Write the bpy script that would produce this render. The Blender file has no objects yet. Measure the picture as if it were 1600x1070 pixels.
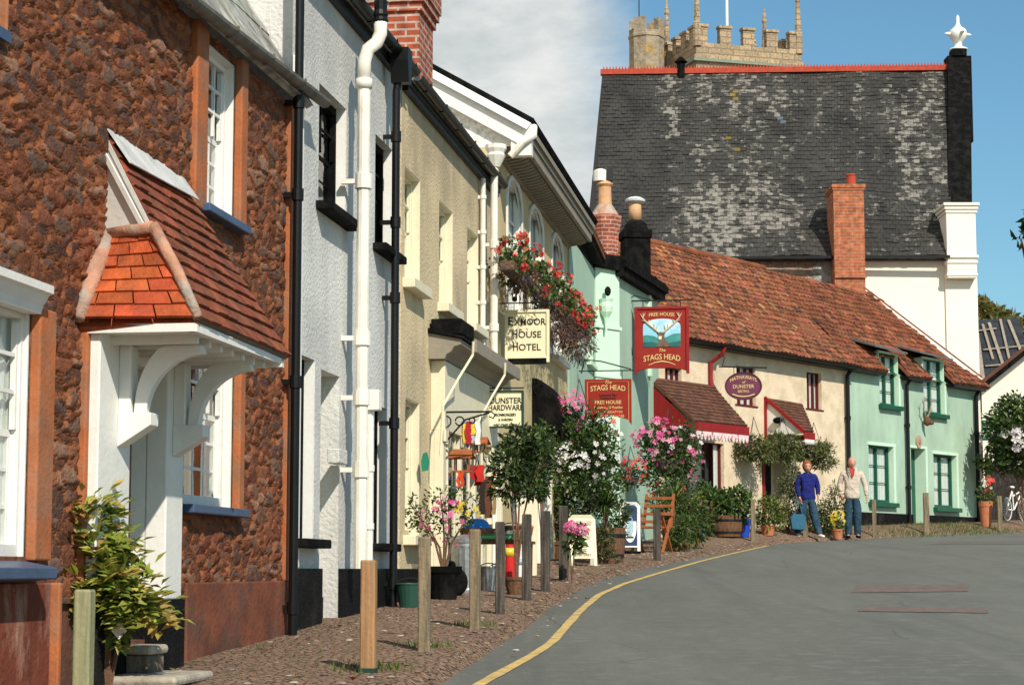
import bpy, math, random
import numpy as np
from mathutils import Vector, Matrix, noise
random.seed(7)
R = math.radians
scn = bpy.context.scene
COL = scn.collection
# ---------------------------------------------------------------- camera, sky, sun, exposure
FPX = 3200.0; TH = math.atan(355/FPX); HC = 1.124
cd = bpy.data.cameras.new("camera"); cam = bpy.data.objects.new("camera", cd); COL.objects.link(cam)
cam.location = (0, 0, HC); cam.rotation_euler = (math.pi/2+TH, 0, 0)
cd.sensor_width = 36; cd.lens = 36*FPX/1600; cd.clip_end = 3000; cd.clip_start = .1
scn.camera = cam
SUN_DIR = Vector((.40*math.cos(R(39)), -.917*math.cos(R(39)), math.sin(R(39)))).normalized()
sd = bpy.data.lights.new("sun", 'SUN'); sun = bpy.data.objects.new("sun", sd); COL.objects.link(sun)
sd.energy = 4.9; sd.angle = R(.53); sd.color = (1, .93, .82)
sun.rotation_euler = SUN_DIR.to_track_quat('Z', 'Y').to_euler()
w = bpy.data.worlds.new("World"); scn.world = w; w.use_nodes = True
nt = w.node_tree; nd = nt.nodes; lk = nt.links
for n in list(nd): nd.remove(n)
out = nd.new('ShaderNodeOutputWorld'); bg = nd.new('ShaderNodeBackground'); lk.new(bg.outputs[0], out.inputs[0])
sky = nd.new('ShaderNodeTexSky'); sky.sky_type = 'NISHITA'; sky.sun_disc = False
sky.sun_elevation = R(39); sky.sun_rotation = math.atan2(SUN_DIR.x, SUN_DIR.y)
sky.air_density = 1.0; sky.dust_density = .6; sky.ozone_density = 1.6
bg.inputs[1].default_value = .09
tc = nd.new('ShaderNodeTexCoord')
# clouds: two noises on the view direction
mp = nd.new('ShaderNodeMapping'); mp.inputs['Scale'].default_value = (1.0, 1.0, 2.4); lk.new(tc.outputs['Generated'], mp.inputs[0])
def nz(scale, detail, rough, loc):
    m = nd.new('ShaderNodeMapping'); m.inputs['Location'].default_value = loc; lk.new(mp.outputs[0], m.inputs[0])
    n = nd.new('ShaderNodeTexNoise'); n.inputs['Scale'].default_value = scale; n.inputs['Detail'].default_value = detail
    n.inputs['Roughness'].default_value = rough; lk.new(m.outputs[0], n.inputs[0]); return n.outputs[0]
def mth(op, a, b=None, clamp=False):
    n = nd.new('ShaderNodeMath'); n.operation = op; n.use_clamp = clamp
    for i, v in enumerate((a, b)):
        if v is None: continue
        if hasattr(v, 'links'): lk.new(v, n.inputs[i])
        else: n.inputs[i].default_value = v
    return n.outputs[0]
def rng(v, a, b, c=0, d=1):
    n = nd.new('ShaderNodeMapRange'); n.interpolation_type = 'SMOOTHSTEP'; lk.new(v, n.inputs[0])
    for i, x in enumerate((a, b, c, d)): n.inputs[i+1].default_value = x
    return n.outputs[0]
sp = nd.new('ShaderNodeSeparateXYZ'); lk.new(tc.outputs['Generated'], sp.inputs[0])
# heavier cloud over the western (left) part of the sky, thin streaks elsewhere
west = rng(sp.outputs[0], .16, -.10)
big = nz(3.2, 7, .55, (2.1, .3, 1.0))
fine = nz(9, 8, .6, (.4, 5.2, .7))
dens = mth('ADD', mth('MULTIPLY', west, .60), mth('ADD', mth('MULTIPLY', big, .72), mth('MULTIPLY', fine, .30)))
cov = rng(dens, .61, .84)
cloudc = nd.new('ShaderNodeMixRGB'); lk.new(rng(nz(7, 8, .6, (7, 1, 3)), .36, .62), cloudc.inputs[0])
cloudc.inputs[1].default_value = (6.2, 6.8, 6.9, 1); cloudc.inputs[2].default_value = (9.6, 9.7, 9.5, 1)
tint = nd.new('ShaderNodeMixRGB'); tint.blend_type = 'MULTIPLY'; tint.inputs[0].default_value = 1
lk.new(sky.outputs[0], tint.inputs[1]); tint.inputs[2].default_value = (.84, 1.22, 1.27, 1)
mx = nd.new('ShaderNodeMixRGB'); lk.new(cov, mx.inputs[0]); lk.new(tint.outputs[0], mx.inputs[1]); lk.new(cloudc.outputs[0], mx.inputs[2])
lk.new(mx.outputs[0], bg.inputs[0])
scn.view_settings.view_transform = 'Standard'; scn.view_settings.look = 'None'
scn.view_settings.exposure = 0.0; scn.view_settings.gamma = 1
scn.cycles.max_bounces = 6; scn.cycles.diffuse_bounces = 3; scn.cycles.transparent_max_bounces = 8

# ---------------------------------------------------------------- frames (plan geometry)
def ray(px, py):
    x = (px-800)/FPX; z = -(py-535)/FPX; c = math.cos(TH); s = math.sin(TH)
    return Vector((x, c-z*s, s+z*c))
def at(px, py, Y):
    r = ray(px, py); r = r*(Y/r.y); return Vector((r.x, r.y, HC+r.z))
FAC_O = Vector((-1.21, 18.5)); FAC_A = math.atan2(1, .147)
FU = Vector((math.cos(FAC_A), math.sin(FAC_A)))
CA = at(1030, 700, 41); CB = at(1532, 700, 53)
COT_A = math.atan2(CB.y-CA.y, CB.x-CA.x)
cn = Vector((-math.sin(COT_A), math.cos(COT_A))); cu = Vector((math.cos(COT_A), math.sin(COT_A)))
def sst(a, b, x):
    t = max(0, min(1, (x-a)/(b-a))); return t*t*(3-2*t)
def H(x, y):
    h = .04*min(y, 56)
    if y > 56: h += .1*(1-math.exp(-(y-56)/8))
    d = Vector((x-CA.x, y-CA.y)); yl = d.dot(cn); xl = d.dot(cu)
    h += .19*sst(-2.1, -.7, yl)*sst(-1.5, 2.5, xl)
    return h
def gpt(px, py):
    r = ray(px, py); k = 5.0
    for i in range(4000):
        p = r*k
        if HC+p.z < H(p.x, p.y): break
        k += .02
        if k > 80: break
    return Vector((p.x, p.y, H(p.x, p.y)))
class Fr:
    def __init__(s, x, y, a):
        s.o = Vector((x, y)); s.a = a; s.u = Vector((math.cos(a), math.sin(a))); s.n = Vector((-s.u.y, s.u.x)); s.z0 = H(x, y)
    def _loc(s, r, k):
        d = Vector((r.x*k, r.y*k))-s.o
        return Vector((d.dot(s.u), d.dot(s.n), HC+r.z*k-s.z0))
    def hit(s, px, py, off=0):
        r = ray(px, py); k = (off+s.o.dot(s.n))/Vector((r.x, r.y)).dot(s.n); return s._loc(r, k)
    def cross(s, px, py, x):
        r = ray(px, py); k = (x+s.o.dot(s.u))/Vector((r.x, r.y)).dot(s.u); return s._loc(r, k)
    def world(s, x, y, z=0):
        p = s.o+s.u*x+s.n*y; return Vector((p.x, p.y, s.z0+z))
def fac(px):   # frame on the main terrace line starting where column px meets it
    f = Fr(FAC_O.x, FAC_O.y, FAC_A); x = f.hit(px, 890).x; p = FAC_O+FU*x
    return Fr(p.x, p.y, FAC_A)

# ---------------------------------------------------------------- mesh builder
class MB:
    def __init__(s): s.v = []; s.f = []; s.m = []; s.c = []
    def add(s, vs, fs, m=0, c=(1, 1, 1)):
        b = len(s.v); s.v.extend([tuple(v) for v in vs])
        for f in fs: s.f.append(tuple(b+i for i in f)); s.m.append(m); s.c.append(c)
        return s
    def box(s, x0, x1, y0, y1, z0, z1, m=0, c=(1, 1, 1)):
        if x0 > x1: x0, x1 = x1, x0
        if y0 > y1: y0, y1 = y1, y0
        if z0 > z1: z0, z1 = z1, z0
        return s.add([(x0,y0,z0),(x1,y0,z0),(x1,y1,z0),(x0,y1,z0),(x0,y0,z1),(x1,y0,z1),(x1,y1,z1),(x0,y1,z1)],
              [(0,3,2,1),(4,5,6,7),(0,1,5,4),(1,2,6,5),(2,3,7,6),(3,0,4,7)], m, c)
    def quad(s, a, b, c_, d, m=0, c=(1, 1, 1)): return s.add([a, b, c_, d], [(0, 1, 2, 3)], m, c)
    def bar(s, p, q, w, d=None, m=0, c=(1, 1, 1), up=(0, 0, 1)):
        p = Vector(p); q = Vector(q); d = d or w; t = (q-p).normalized(); up = Vector(up)
        if abs(t.dot(up)) > .98: up = Vector((0, 1, 0))
        a = t.cross(up).normalized(); b = a.cross(t)
        vs = [e+a*(w/2*i)+b*(d/2*j) for e in (p, q) for i, j in ((-1,-1),(1,-1),(1,1),(-1,1))]
        return s.add(vs, [(0,1,2,3),(7,6,5,4),(0,4,5,1),(1,5,6,2),(2,6,7,3),(3,7,4,0)], m, c)
    def tube(s, pts, r, n=8, m=0, c=(1, 1, 1)):
        pts = [Vector(p) for p in pts]; N = len(pts); rs = r if isinstance(r, (list, tuple)) else [r]*N
        vs = []; pa = None
        for i, p in enumerate(pts):
            t = (pts[min(i+1, N-1)]-pts[max(i-1, 0)]).normalized()
            if pa is None:
                up = Vector((0, 0, 1)) if abs(t.z) < .95 else Vector((1, 0, 0)); a = t.cross(up).normalized()
            else:
                a = (pa-t*pa.dot(t)).normalized()
            pa = a; b = t.cross(a)
            for k in range(n):
                an = 2*math.pi*k/n; vs.append(p+(a*math.cos(an)+b*math.sin(an))*rs[i])
        fs = [(i*n+k, i*n+(k+1) % n, (i+1)*n+(k+1) % n, (i+1)*n+k) for i in range(N-1) for k in range(n)]
        fs += [tuple(range(n-1, -1, -1)), tuple((N-1)*n+k for k in range(n))]
        return s.add(vs, fs, m, c)
    def lathe(s, cx, cy, prof, n=20, m=0, c=(1, 1, 1), sx=1, sy=1, rot=0):
        vs = []
        for r, z in prof:
            for k in range(n):
                a = 2*math.pi*k/n+rot; vs.append((cx+r*sx*math.cos(a), cy+r*sy*math.sin(a), z))
        L = len(prof)
        fs = [(i*n+k, i*n+(k+1) % n, (i+1)*n+(k+1) % n, (i+1)*n+k) for i in range(L-1) for k in range(n)]
        fs += [tuple(range(n-1, -1, -1)), tuple((L-1)*n+k for k in range(n))]
        return s.add(vs, fs, m, c)
    def prism(s, poly, f0, f1, m=0, c=(1, 1, 1)):   # poly 2D, f0/f1 map 2D -> 3D for the two caps
        n = len(poly); vs = [f0(*p) for p in poly]+[f1(*p) for p in poly]
        fs = [tuple(range(n)), tuple(range(2*n-1, n-1, -1))]+[(i, i+n, (i+1) % n+n, (i+1) % n) for i in range(n)]
        return s.add(vs, fs, m, c)
    def slab(s, a, b, c_, d, t, m=0, c=(1, 1, 1)):   # quad extruded by vector t
        t = Vector(t); A = [Vector(q) for q in (a, b, c_, d)]; B = [q+t for q in A]
        return s.add(A+B, [(3,2,1,0),(4,5,6,7),(0,1,5,4),(1,2,6,5),(2,3,7,6),(3,0,4,7)], m, c)
    def blob(s, cx, cy, cz, rx, ry, rz, m=0, c=(1, 1, 1), n=12, k=8):
        return s.lathe(0, 0, [(math.sin(math.pi*max(.02, min(.98, i/k))), -math.cos(math.pi*i/k)) for i in range(k+1)], n, m, c)._xf(len(s.v)-n*(k+1), (cx, cy, cz), (rx, ry, rz))
    def _xf(s, i0, t, sc):
        for i in range(i0, len(s.v)):
            v = s.v[i]; s.v[i] = (v[0]*sc[0]+t[0], v[1]*sc[1]+t[1], v[2]*sc[2]+t[2])
        return s
    def build(s, name, mats, parent=None, smooth=False, bevel=0, label=None, M=None):
        me = bpy.data.meshes.new(name)
        me.from_pydata([Vector(v) for v in s.v] if M is None else [M@Vector(v) for v in s.v], [], s.f)
        if not isinstance(mats, (list, tuple)): mats = [mats]
        for m in mats: me.materials.append(m)
        me.polygons.foreach_set('material_index', s.m)
        if smooth: me.polygons.foreach_set('use_smooth', [True]*len(s.f))
        if s.f:
            at_ = me.color_attributes.new('Col', 'FLOAT_COLOR', 'CORNER')
            lens = np.array([len(f) for f in s.f]); cc = np.array([(c[0], c[1], c[2], 1) for c in s.c], dtype=np.float32)
            at_.data.foreach_set('color', np.repeat(cc, lens, axis=0).ravel())
        me.update()
        o = bpy.data.objects.new(name, me); COL.objects.link(o)
        if parent: o.parent = parent
        if bevel:
            b = o.modifiers.new('bevel', 'BEVEL'); b.width = bevel; b.segments = 2; b.limit_method = 'ANGLE'; b.angle_limit = R(40)
        if label: o['label'] = label
        return o
def tag(o, label, cat, group=None, kind=None):
    if label: o['label'] = label
    if cat: o['category'] = cat
    if group: o['group'] = group
    if kind: o['kind'] = kind
    return o
def thing(name, label, cat, loc=(0, 0, 0), rz=0, group=None):
    o = bpy.data.objects.new(name, None); COL.objects.link(o); o.empty_display_size = .2
    o.location = loc; o.rotation_euler = (0, 0, rz); return tag(o, label, cat, group)
def ft(f, name, label, cat, group=None): return thing(name, label, cat, (f.o.x, f.o.y, f.z0), f.a, group)
def struct(o): o['kind'] = 'structure'; return o
def copy_tree(o, parent=None):
    c = o.copy(); COL.objects.link(c); c.parent = parent
    for ch in list(o.children): copy_tree(ch, c)
    return c

# ---------------------------------------------------------------- materials
def L(r, g, b): return tuple((x/12.92 if x <= .04045 else ((x+.055)/1.055)**2.4) for x in (r/255, g/255, b/255))
def mat(name, col, rough=.8, var=.12, vs=5, bump=0, bs=60, metal=0, spec=.3, col2=None, c2s=2.5, c2r=(.45, .6), btype='noise', bd=.02, trans=0, vary=(1, 1, 1), attr=True):
    m = bpy.data.materials.new(name); m.use_nodes = True; N = m.node_tree.nodes; K = m.node_tree.links
    b = N['Principled BSDF']; b.inputs['Roughness'].default_value = rough; b.inputs['Metallic'].default_value = metal
    b.inputs['Specular IOR Level'].default_value = spec
    t = N.new('ShaderNodeTexCoord'); mpp = N.new('ShaderNodeMapping'); mpp.inputs['Scale'].default_value = vary; K.new(t.outputs['Object'], mpp.inputs[0])
    n = N.new('ShaderNodeTexNoise'); n.inputs['Scale'].default_value = vs; n.inputs['Detail'].default_value = 6; n.inputs['Roughness'].default_value = .6; K.new(mpp.outputs[0], n.inputs[0])
    base = N.new('ShaderNodeRGB'); base.outputs[0].default_value = (*col, 1); cur = base.outputs[0]
    if col2:
        n2 = N.new('ShaderNodeTexNoise'); n2.inputs['Scale'].default_value = c2s; n2.inputs['Detail'].default_value = 7; n2.inputs['Roughness'].default_value = .65; K.new(mpp.outputs[0], n2.inputs[0])
        r = N.new('ShaderNodeMapRange'); r.inputs[1].default_value = c2r[0]; r.inputs[2].default_value = c2r[1]; K.new(n2.outputs[0], r.inputs[0])
        x = N.new('ShaderNodeMixRGB'); K.new(r.outputs[0], x.inputs[0]); K.new(cur, x.inputs[1]); x.inputs[2].default_value = (*col2, 1); cur = x.outputs[0]
    if attr:
        a = N.new('ShaderNodeAttribute'); a.attribute_name = 'Col'
        x = N.new('ShaderNodeMixRGB'); x.blend_type = 'MULTIPLY'; x.inputs[0].default_value = 1
        K.new(cur, x.inputs[1]); K.new(a.outputs[0], x.inputs[2]); cur = x.outputs[0]
    hv = N.new('ShaderNodeMapRange'); K.new(n.outputs[0], hv.inputs[0]); hv.inputs[1].default_value = .25; hv.inputs[2].default_value = .75
    hv.inputs[3].default_value = 1-var*1.5; hv.inputs[4].default_value = 1+var
    sc = N.new('ShaderNodeVectorMath'); sc.operation = 'SCALE'; K.new(cur, sc.inputs[0]); K.new(hv.outputs[0], sc.inputs['Scale'])
    K.new(sc.outputs[0], b.inputs['Base Color'])
    if bump:
        bn = N.new('ShaderNodeBump'); bn.inputs['Strength'].default_value = min(1, bump); bn.inputs['Distance'].default_value = bd*max(1, bump)
        if btype == 'voronoi':
            q = N.new('ShaderNodeTexVoronoi'); q.inputs['Scale'].default_value = bs; K.new(t.outputs['Object'], q.inputs[0]); K.new(q.outputs[0], bn.inputs['Height'])
        else:
            q = N.new('ShaderNodeTexNoise'); q.inputs['Scale'].default_value = bs; q.inputs['Detail'].default_value = 5; K.new(t.outputs['Object'], q.inputs[0]); K.new(q.outputs[0], bn.inputs['Height'])
        K.new(bn.outputs[0], b.inputs['Normal'])
    if trans:
        b.inputs['Subsurface Weight'].default_value = 0
        tr = N.new('ShaderNodeBsdfTranslucent'); K.new(sc.outputs[0], tr.inputs[0]); ms = N.new('ShaderNodeMixShader'); ms.inputs[0].default_value = trans
        K.new(b.outputs[0], ms.inputs[1]); K.new(tr.outputs[0], ms.inputs[2]); K.new(ms.outputs[0], N['Material Output'].inputs[0])
    return m
def brick_mat(name, c1, c2, mortar, bw=.22, bh=.075, ms=.012, bump=.5, plane='xz'):
    m = bpy.data.materials.new(name); m.use_nodes = True; N = m.node_tree.nodes; K = m.node_tree.links
    b = N['Principled BSDF']; b.inputs['Roughness'].default_value = .9; b.inputs['Specular IOR Level'].default_value = .2
    t = N.new('ShaderNodeTexCoord'); s = N.new('ShaderNodeSeparateXYZ'); K.new(t.outputs['Object'], s.inputs[0])
    ad = N.new('ShaderNodeMath'); K.new(s.outputs[0], ad.inputs[0]); K.new(s.outputs[1], ad.inputs[1])
    cb = N.new('ShaderNodeCombineXYZ'); K.new(ad.outputs[0], cb.inputs[0]); K.new(s.outputs[2], cb.inputs[1])
    br = N.new('ShaderNodeTexBrick'); K.new(cb.outputs[0], br.inputs[0]); br.inputs['Scale'].default_value = 1
    br.inputs['Brick Width'].default_value = bw; br.inputs['Row Height'].default_value = bh; br.inputs['Mortar Size'].default_value = ms
    br.inputs['Color1'].default_value = (*c1, 1); br.inputs['Color2'].default_value = (*c2, 1); br.inputs['Mortar'].default_value = (*mortar, 1)
    n = N.new('ShaderNodeTexNoise'); n.inputs['Scale'].default_value = 9; n.inputs['Detail'].default_value = 6; K.new(t.outputs['Object'], n.inputs[0])
    hv = N.new('ShaderNodeMapRange'); K.new(n.outputs[0], hv.inputs[0]); hv.inputs[1].default_value = .3; hv.inputs[2].default_value = .7; hv.inputs[3].default_value = .6; hv.inputs[4].default_value = 1.25
    sc = N.new('ShaderNodeVectorMath'); sc.operation = 'SCALE'; K.new(br.outputs[0], sc.inputs[0]); K.new(hv.outputs[0], sc.inputs['Scale']); K.new(sc.outputs[0], b.inputs['Base Color'])
    inv = N.new('ShaderNodeMath'); inv.operation = 'SUBTRACT'; K.new(n.outputs[0], inv.inputs[0]); K.new(br.outputs['Fac'], inv.inputs[1])
    bn = N.new('ShaderNodeBump'); bn.inputs['Strength'].default_value = bump; bn.inputs['Distance'].default_value = .015; K.new(inv.outputs[0], bn.inputs['Height']); K.new(bn.outputs[0], b.inputs['Normal'])
    return m
M = {}
M['white'] = mat('white_paint', (.78, .76, .70), .55, .05, 8, .15, 30)
M['cream'] = mat('cream_paint', (.74, .67, .48), .5, .06, 8, .15, 30)
M['orange'] = mat('orange_render', (.42, .13, .045), .85, .18, 5, .3, 40, col2=(.34, .15, .08), c2s=3)
M['redplaster'] = mat('red_plaster', (.22, .065, .03), .9, .3, 4, .5, 25, col2=(.13, .06, .04), c2s=1.6)
M['lime'] = mat('patchy_red_lime', (.20, .05, .025), .9, .3, 5, .7, 18, col2=(.42, .24, .17), c2s=4.5, c2r=(.5, .66), vary=(1, 1, .35))
M['rubble'] = mat('rubble_stone', (1, 1, 1), .95, .28, 18, .6, 55, spec=.1)
M['grey_render'] = mat('grey_roughcast', (.66, .645, .60), .95, .13, 1.6, 1, 30, btype='noise', bd=.015, col2=(.54, .525, .49), c2s=.9, vary=(1, 1, .6))
M['beige_render'] = mat('beige_roughcast', (.68, .54, .33), .95, .13, 1.6, 1, 30, bd=.016, col2=(.48, .38, .24), c2s=.9, vary=(1, 1, .6))
M['hotel_render'] = mat('ochre_render', (.58, .46, .25), .9, .12, 2, .4, 40, bd=.01)
M['mint'] = mat('mint_render', (.39, .53, .40), .9, .17, 1.5, .5, 30, bd=.008, vary=(1, 1, .5), col2=(.33, .45, .33), c2s=1.1, c2r=(.45, .75))
M['mint_trim'] = mat('pale_mint_paint', (.58, .78, .60), .7, .05, 4, .2, 30)
M['mint2'] = mat('pale_mint_render', (.36, .50, .38), .9, .1, 1.5, .6, 30, bd=.01, vary=(1, 1, .5))
M['cream_render'] = mat('cream_render', (.76, .61, .43), .9, .12, 1.8, .8, 22, bd=.015, col2=(.63, .51, .34))
M['white_render'] = mat('white_render', (.84, .79, .67), .9, .04, 1, .3, 25, bd=.008)
M['black'] = mat('black_paint', (.005, .005, .005), .85, .3, 6, .3, 30, spec=.06, col2=(.014, .013, .012), c2s=5)
M['plinth'] = mat('black_tar_plinth', (.006, .006, .006), .85, .3, 6, .9, 40, spec=.15, col2=(.028, .025, .021), c2s=2.2, c2r=(.5, .75))
M['pipe_black'] = mat('black_pipe', (.006, .006, .006), .45, .2, 4, spec=.25, bump=.3, bs=30, bd=.004)
M['pipe_white'] = mat('white_pipe', (.80, .76, .66), .5, .12, 5, .4, 22, bd=.005, spec=.3, col2=(.62, .52, .38), c2s=3, c2r=(.6, .75))
M['lead'] = mat('lead_flashing', (.62, .61, .58), .7, .2, 7, .5, 20)
M['blue'] = mat('blue_paint', (.06, .095, .17), .45, .15, 6, .15, 30)
M['green'] = mat('green_gloss', (.008, .085, .048), .4, .12, 6)
M['darkgreen'] = mat('dark_green_paint', (.015, .05, .035), .5, .12, 6)
M['darkred'] = mat('dark_red_frame', (.13, .012, .010), .5, .15, 6)
M['red'] = mat('red_paint', (.27, .012, .012), .5, .15, 6)
M['signred'] = mat('sign_red', (.28, .018, .012), .45, .08, 6)
M['gold'] = mat('sign_gold', (.72, .55, .22), .5, .1, 8)
M['ink'] = mat('black_lettering', (.02, .018, .015), .5, .05)
M['signcream'] = mat('sign_cream', (.85, .76, .50), .5, .04, 5)
M['purple'] = mat('sign_purple', (.15, .035, .075), .5, .1, 6)
M['tile_sunlit'] = mat('sunlit_clay_tile', (.46, .09, .028), .85, .3, 10, .6, 40, col2=(.30, .08, .035), c2s=6, c2r=(.5, .7))  # brighter copy of the hood tile: sunlight on the hip put into the colour
M['tile_brown'] = mat('clay_tile', (.25, .07, .032), .88, .35, 9, .6, 40, col2=(.15, .06, .035), c2s=5, c2r=(.48, .66))
M['pantile'] = mat('clay_pantile', (.215, .076, .036), .88, .32, 9, .5, 50)
M['plaintile'] = mat('brown_plain_tile', (.13, .055, .033), .9, .3, 12, .5, 50)
M['slate'] = mat('old_slate', (.92, .86, .78), .8, .35, 14, .6, 30, bd=.01, spec=.25)
M['slateroof'] = mat('pale_slate', (.40, .39, .34), .8, .3, 5, .4, 20, col2=(.2, .19, .17), c2s=6)
M['mortar'] = mat('pink_mortar', (.50, .26, .17), .95, .25, 7, .7, 24, col2=(.42, .36, .30), c2s=5)
M['oldgutter'] = mat('weathered_gutter', (.17, .15, .125), .7, .3, 6, .3, 20)
M['ridge_red'] = mat('red_ridge_tile', (.42, .06, .03), .8, .2, 10)
M['brick'] = brick_mat('red_brick', (.42, .085, .035), (.30, .07, .04), (.42, .33, .27))
M['brick2'] = brick_mat('orange_brick', (.47, .14, .055), (.36, .10, .05), (.36, .22, .14), .23, .08, .01)
M['church'] = brick_mat('tower_stone', (.48, .35, .21), (.33, .25, .16), (.24, .19, .13), .75, .34, .03, .8)
M['lichen'] = mat('lichened_stone', (.34, .28, .20), .95, .3, 3, .9, 6, bd=.05, col2=(.42, .26, .05), c2s=1.1, c2r=(.5, .6))
M['stonewall'] = mat('pinkish_rubble', (.40, .26, .19), .95, .35, 8, 1, 12, bd=.05, col2=(.25, .19, .15), c2s=5)
M['step'] = mat('worn_stone', (.22, .165, .12), .95, .35, 7, 1, 14, bd=.03, col2=(.10, .085, .06), c2s=6)
M['steptop'] = mat('worn_stone_tread', (.42, .37, .29), .95, .25, 7, .6, 20, bd=.02)
M['terracotta'] = mat('terracotta', (.47, .17, .08), .85, .2, 8, .3, 30)
M['clay_pot'] = mat('buff_clay', (.62, .36, .19), .85, .2, 8)
M['metal'] = mat('galvanised_steel', (.45, .47, .48), .42, .25, 12, .2, 12, metal=.8)
M['cap'] = mat('pale_cowl', (.62, .66, .66), .5, .1, 8)
M['iron'] = mat('wrought_iron', (.01, .01, .011), .45, .2, 5)
M['post'] = mat('weathered_post', (.27, .205, .125), .9, .3, 5, .7, 30, bd=.01, vary=(8, 8, .7), col2=(.14, .115, .075), c2s=3)
M['post_new'] = mat('new_timber_post', (.36, .20, .095), .85, .3, 4, .4, 30, bd=.008, vary=(8, 8, .5))
M['post_pale'] = mat('pale_green_timber', (.34, .32, .17), .9, .25, 4, .5, 30, bd=.008, vary=(8, 8, .5), col2=(.22, .22, .12))
M['post_dark'] = mat('dark_timber_post', (.055, .047, .04), .9, .4, 5, .7, 30, bd=.01, vary=(8, 8, .7), col2=(.11, .09, .07), c2s=3)
M['wood'] = mat('orange_hardwood', (.36, .11, .035), .6, .25, 8, .3, 30, vary=(1, 1, 5))
M['oldwood'] = mat('barrel_oak', (.15, .075, .04), .85, .35, 6, .6, 24, vary=(6, 6, 1))
M['bark'] = mat('bark', (.16, .085, .05), .95, .35, 12, .8, 40)
M['blueglaze'] = mat('blue_glaze', (.01, .03, .17), .25, .2, 5, spec=.6)
M['plastic'] = mat('plastic', (1, 1, 1), .4, .05, 5, spec=.5)
M['cloth'] = mat('cloth', (1, 1, 1), .9, .12, 14, .4, 40, bd=.01)
M['wicker'] = mat('wicker', (.34, .15, .06), .8, .35, 30, 1, 60, bd=.02)
M['leaf'] = mat('leaf', (1, 1, 1), .5, .15, 3, spec=.4, trans=.3)
M['petal'] = mat('petal', (1, 1, 1), .6, .08, 5, trans=.25)
M['moss'] = mat('dead_moss', (.16, .09, .05), 1, .4, 20, 1, 30, bd=.03, col2=(.1, .08, .09))
M['skin'] = mat('skin', (.58, .28, .19), .55, .06, 10, spec=.35)
M['denim'] = mat('denim', (.018, .05, .085), .9, .35, 9, 1, 12, bd=.03, col2=(.035, .08, .12), c2s=5)
M['knit'] = mat('blue_knit', (.012, .018, .15), .95, .35, 9, 1, 13, bd=.035)
M['fleece'] = mat('cream_fleece', (.60, .50, .41), .95, .2, 8, 1, 12, bd=.035)
M['hair'] = mat('hair', (1, 1, 1), .7, .3, 40)
M['soffit'] = mat('stone_grey_paint', (.27, .235, .18), .7, .12, 6, .2, 20)
M['stripped'] = mat('roof_membrane', (.03, .035, .042), .6, .4, 3, .5, 8, bd=.03)
M['batten'] = mat('batten_timber', (.30, .25, .19), .85, .2, 6)
def slate_mat():
    m = bpy.data.materials.new('lichened_slate'); m.use_nodes = True; N = m.node_tree.nodes; K = m.node_tree.links; b = N['Principled BSDF']
    b.inputs['Roughness'].default_value = .75; b.inputs['Specular IOR Level'].default_value = .25
    t = N.new('ShaderNodeTexCoord'); a = N.new('ShaderNodeAttribute'); a.attribute_name = 'Col'; s = N.new('ShaderNodeSeparateColor'); K.new(a.outputs[0], s.inputs[0])
    def nz_(sc, d, v):
        q = N.new('ShaderNodeMapping'); q.inputs['Scale'].default_value = v; K.new(t.outputs['Object'], q.inputs[0]); n = N.new('ShaderNodeTexNoise'); n.inputs['Scale'].default_value = sc; n.inputs['Detail'].default_value = d; n.inputs['Roughness'].default_value = .7; K.new(q.outputs[0], n.inputs[0]); return n.outputs[0]
    def mix(f, x, y):
        q = N.new('ShaderNodeMixRGB'); K.new(f, q.inputs[0])
        for i, v in ((1, x), (2, y)):
            if isinstance(v, tuple): q.inputs[i].default_value = (*v, 1)
            else: K.new(v, q.inputs[i])
        return q.outputs[0]
    def rg(f, lo, hi):
        r = N.new('ShaderNodeMapRange'); r.inputs[1].default_value = lo; r.inputs[2].default_value = hi; K.new(f, r.inputs[0]); return r.outputs[0]
    ad = N.new('ShaderNodeMath'); ad.operation = 'ADD'; K.new(nz_(5, 7, (1, 1, 2.2)), ad.inputs[0]); K.new(s.outputs[0], ad.inputs[1])
    base = mix(rg(nz_(1.3, 6, (1, .6, .35)), .35, .65), (.024, .023, .021), (.052, .049, .043))
    c = mix(rg(ad.outputs[0], .97, 1.10), base, (.23, .215, .185))
    c = mix(s.outputs[1], c, (.20, .14, .02)); c = mix(s.outputs[2], c, (.10, .13, .15)); K.new(c, b.inputs['Base Color'])
    bn = N.new('ShaderNodeBump'); bn.inputs['Strength'].default_value = .8; bn.inputs['Distance'].default_value = .015; K.new(nz_(14, 6, (1, 1, 1)), bn.inputs['Height']); K.new(bn.outputs[0], b.inputs['Normal']); return m
M['lichslate'] = slate_mat()
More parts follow.
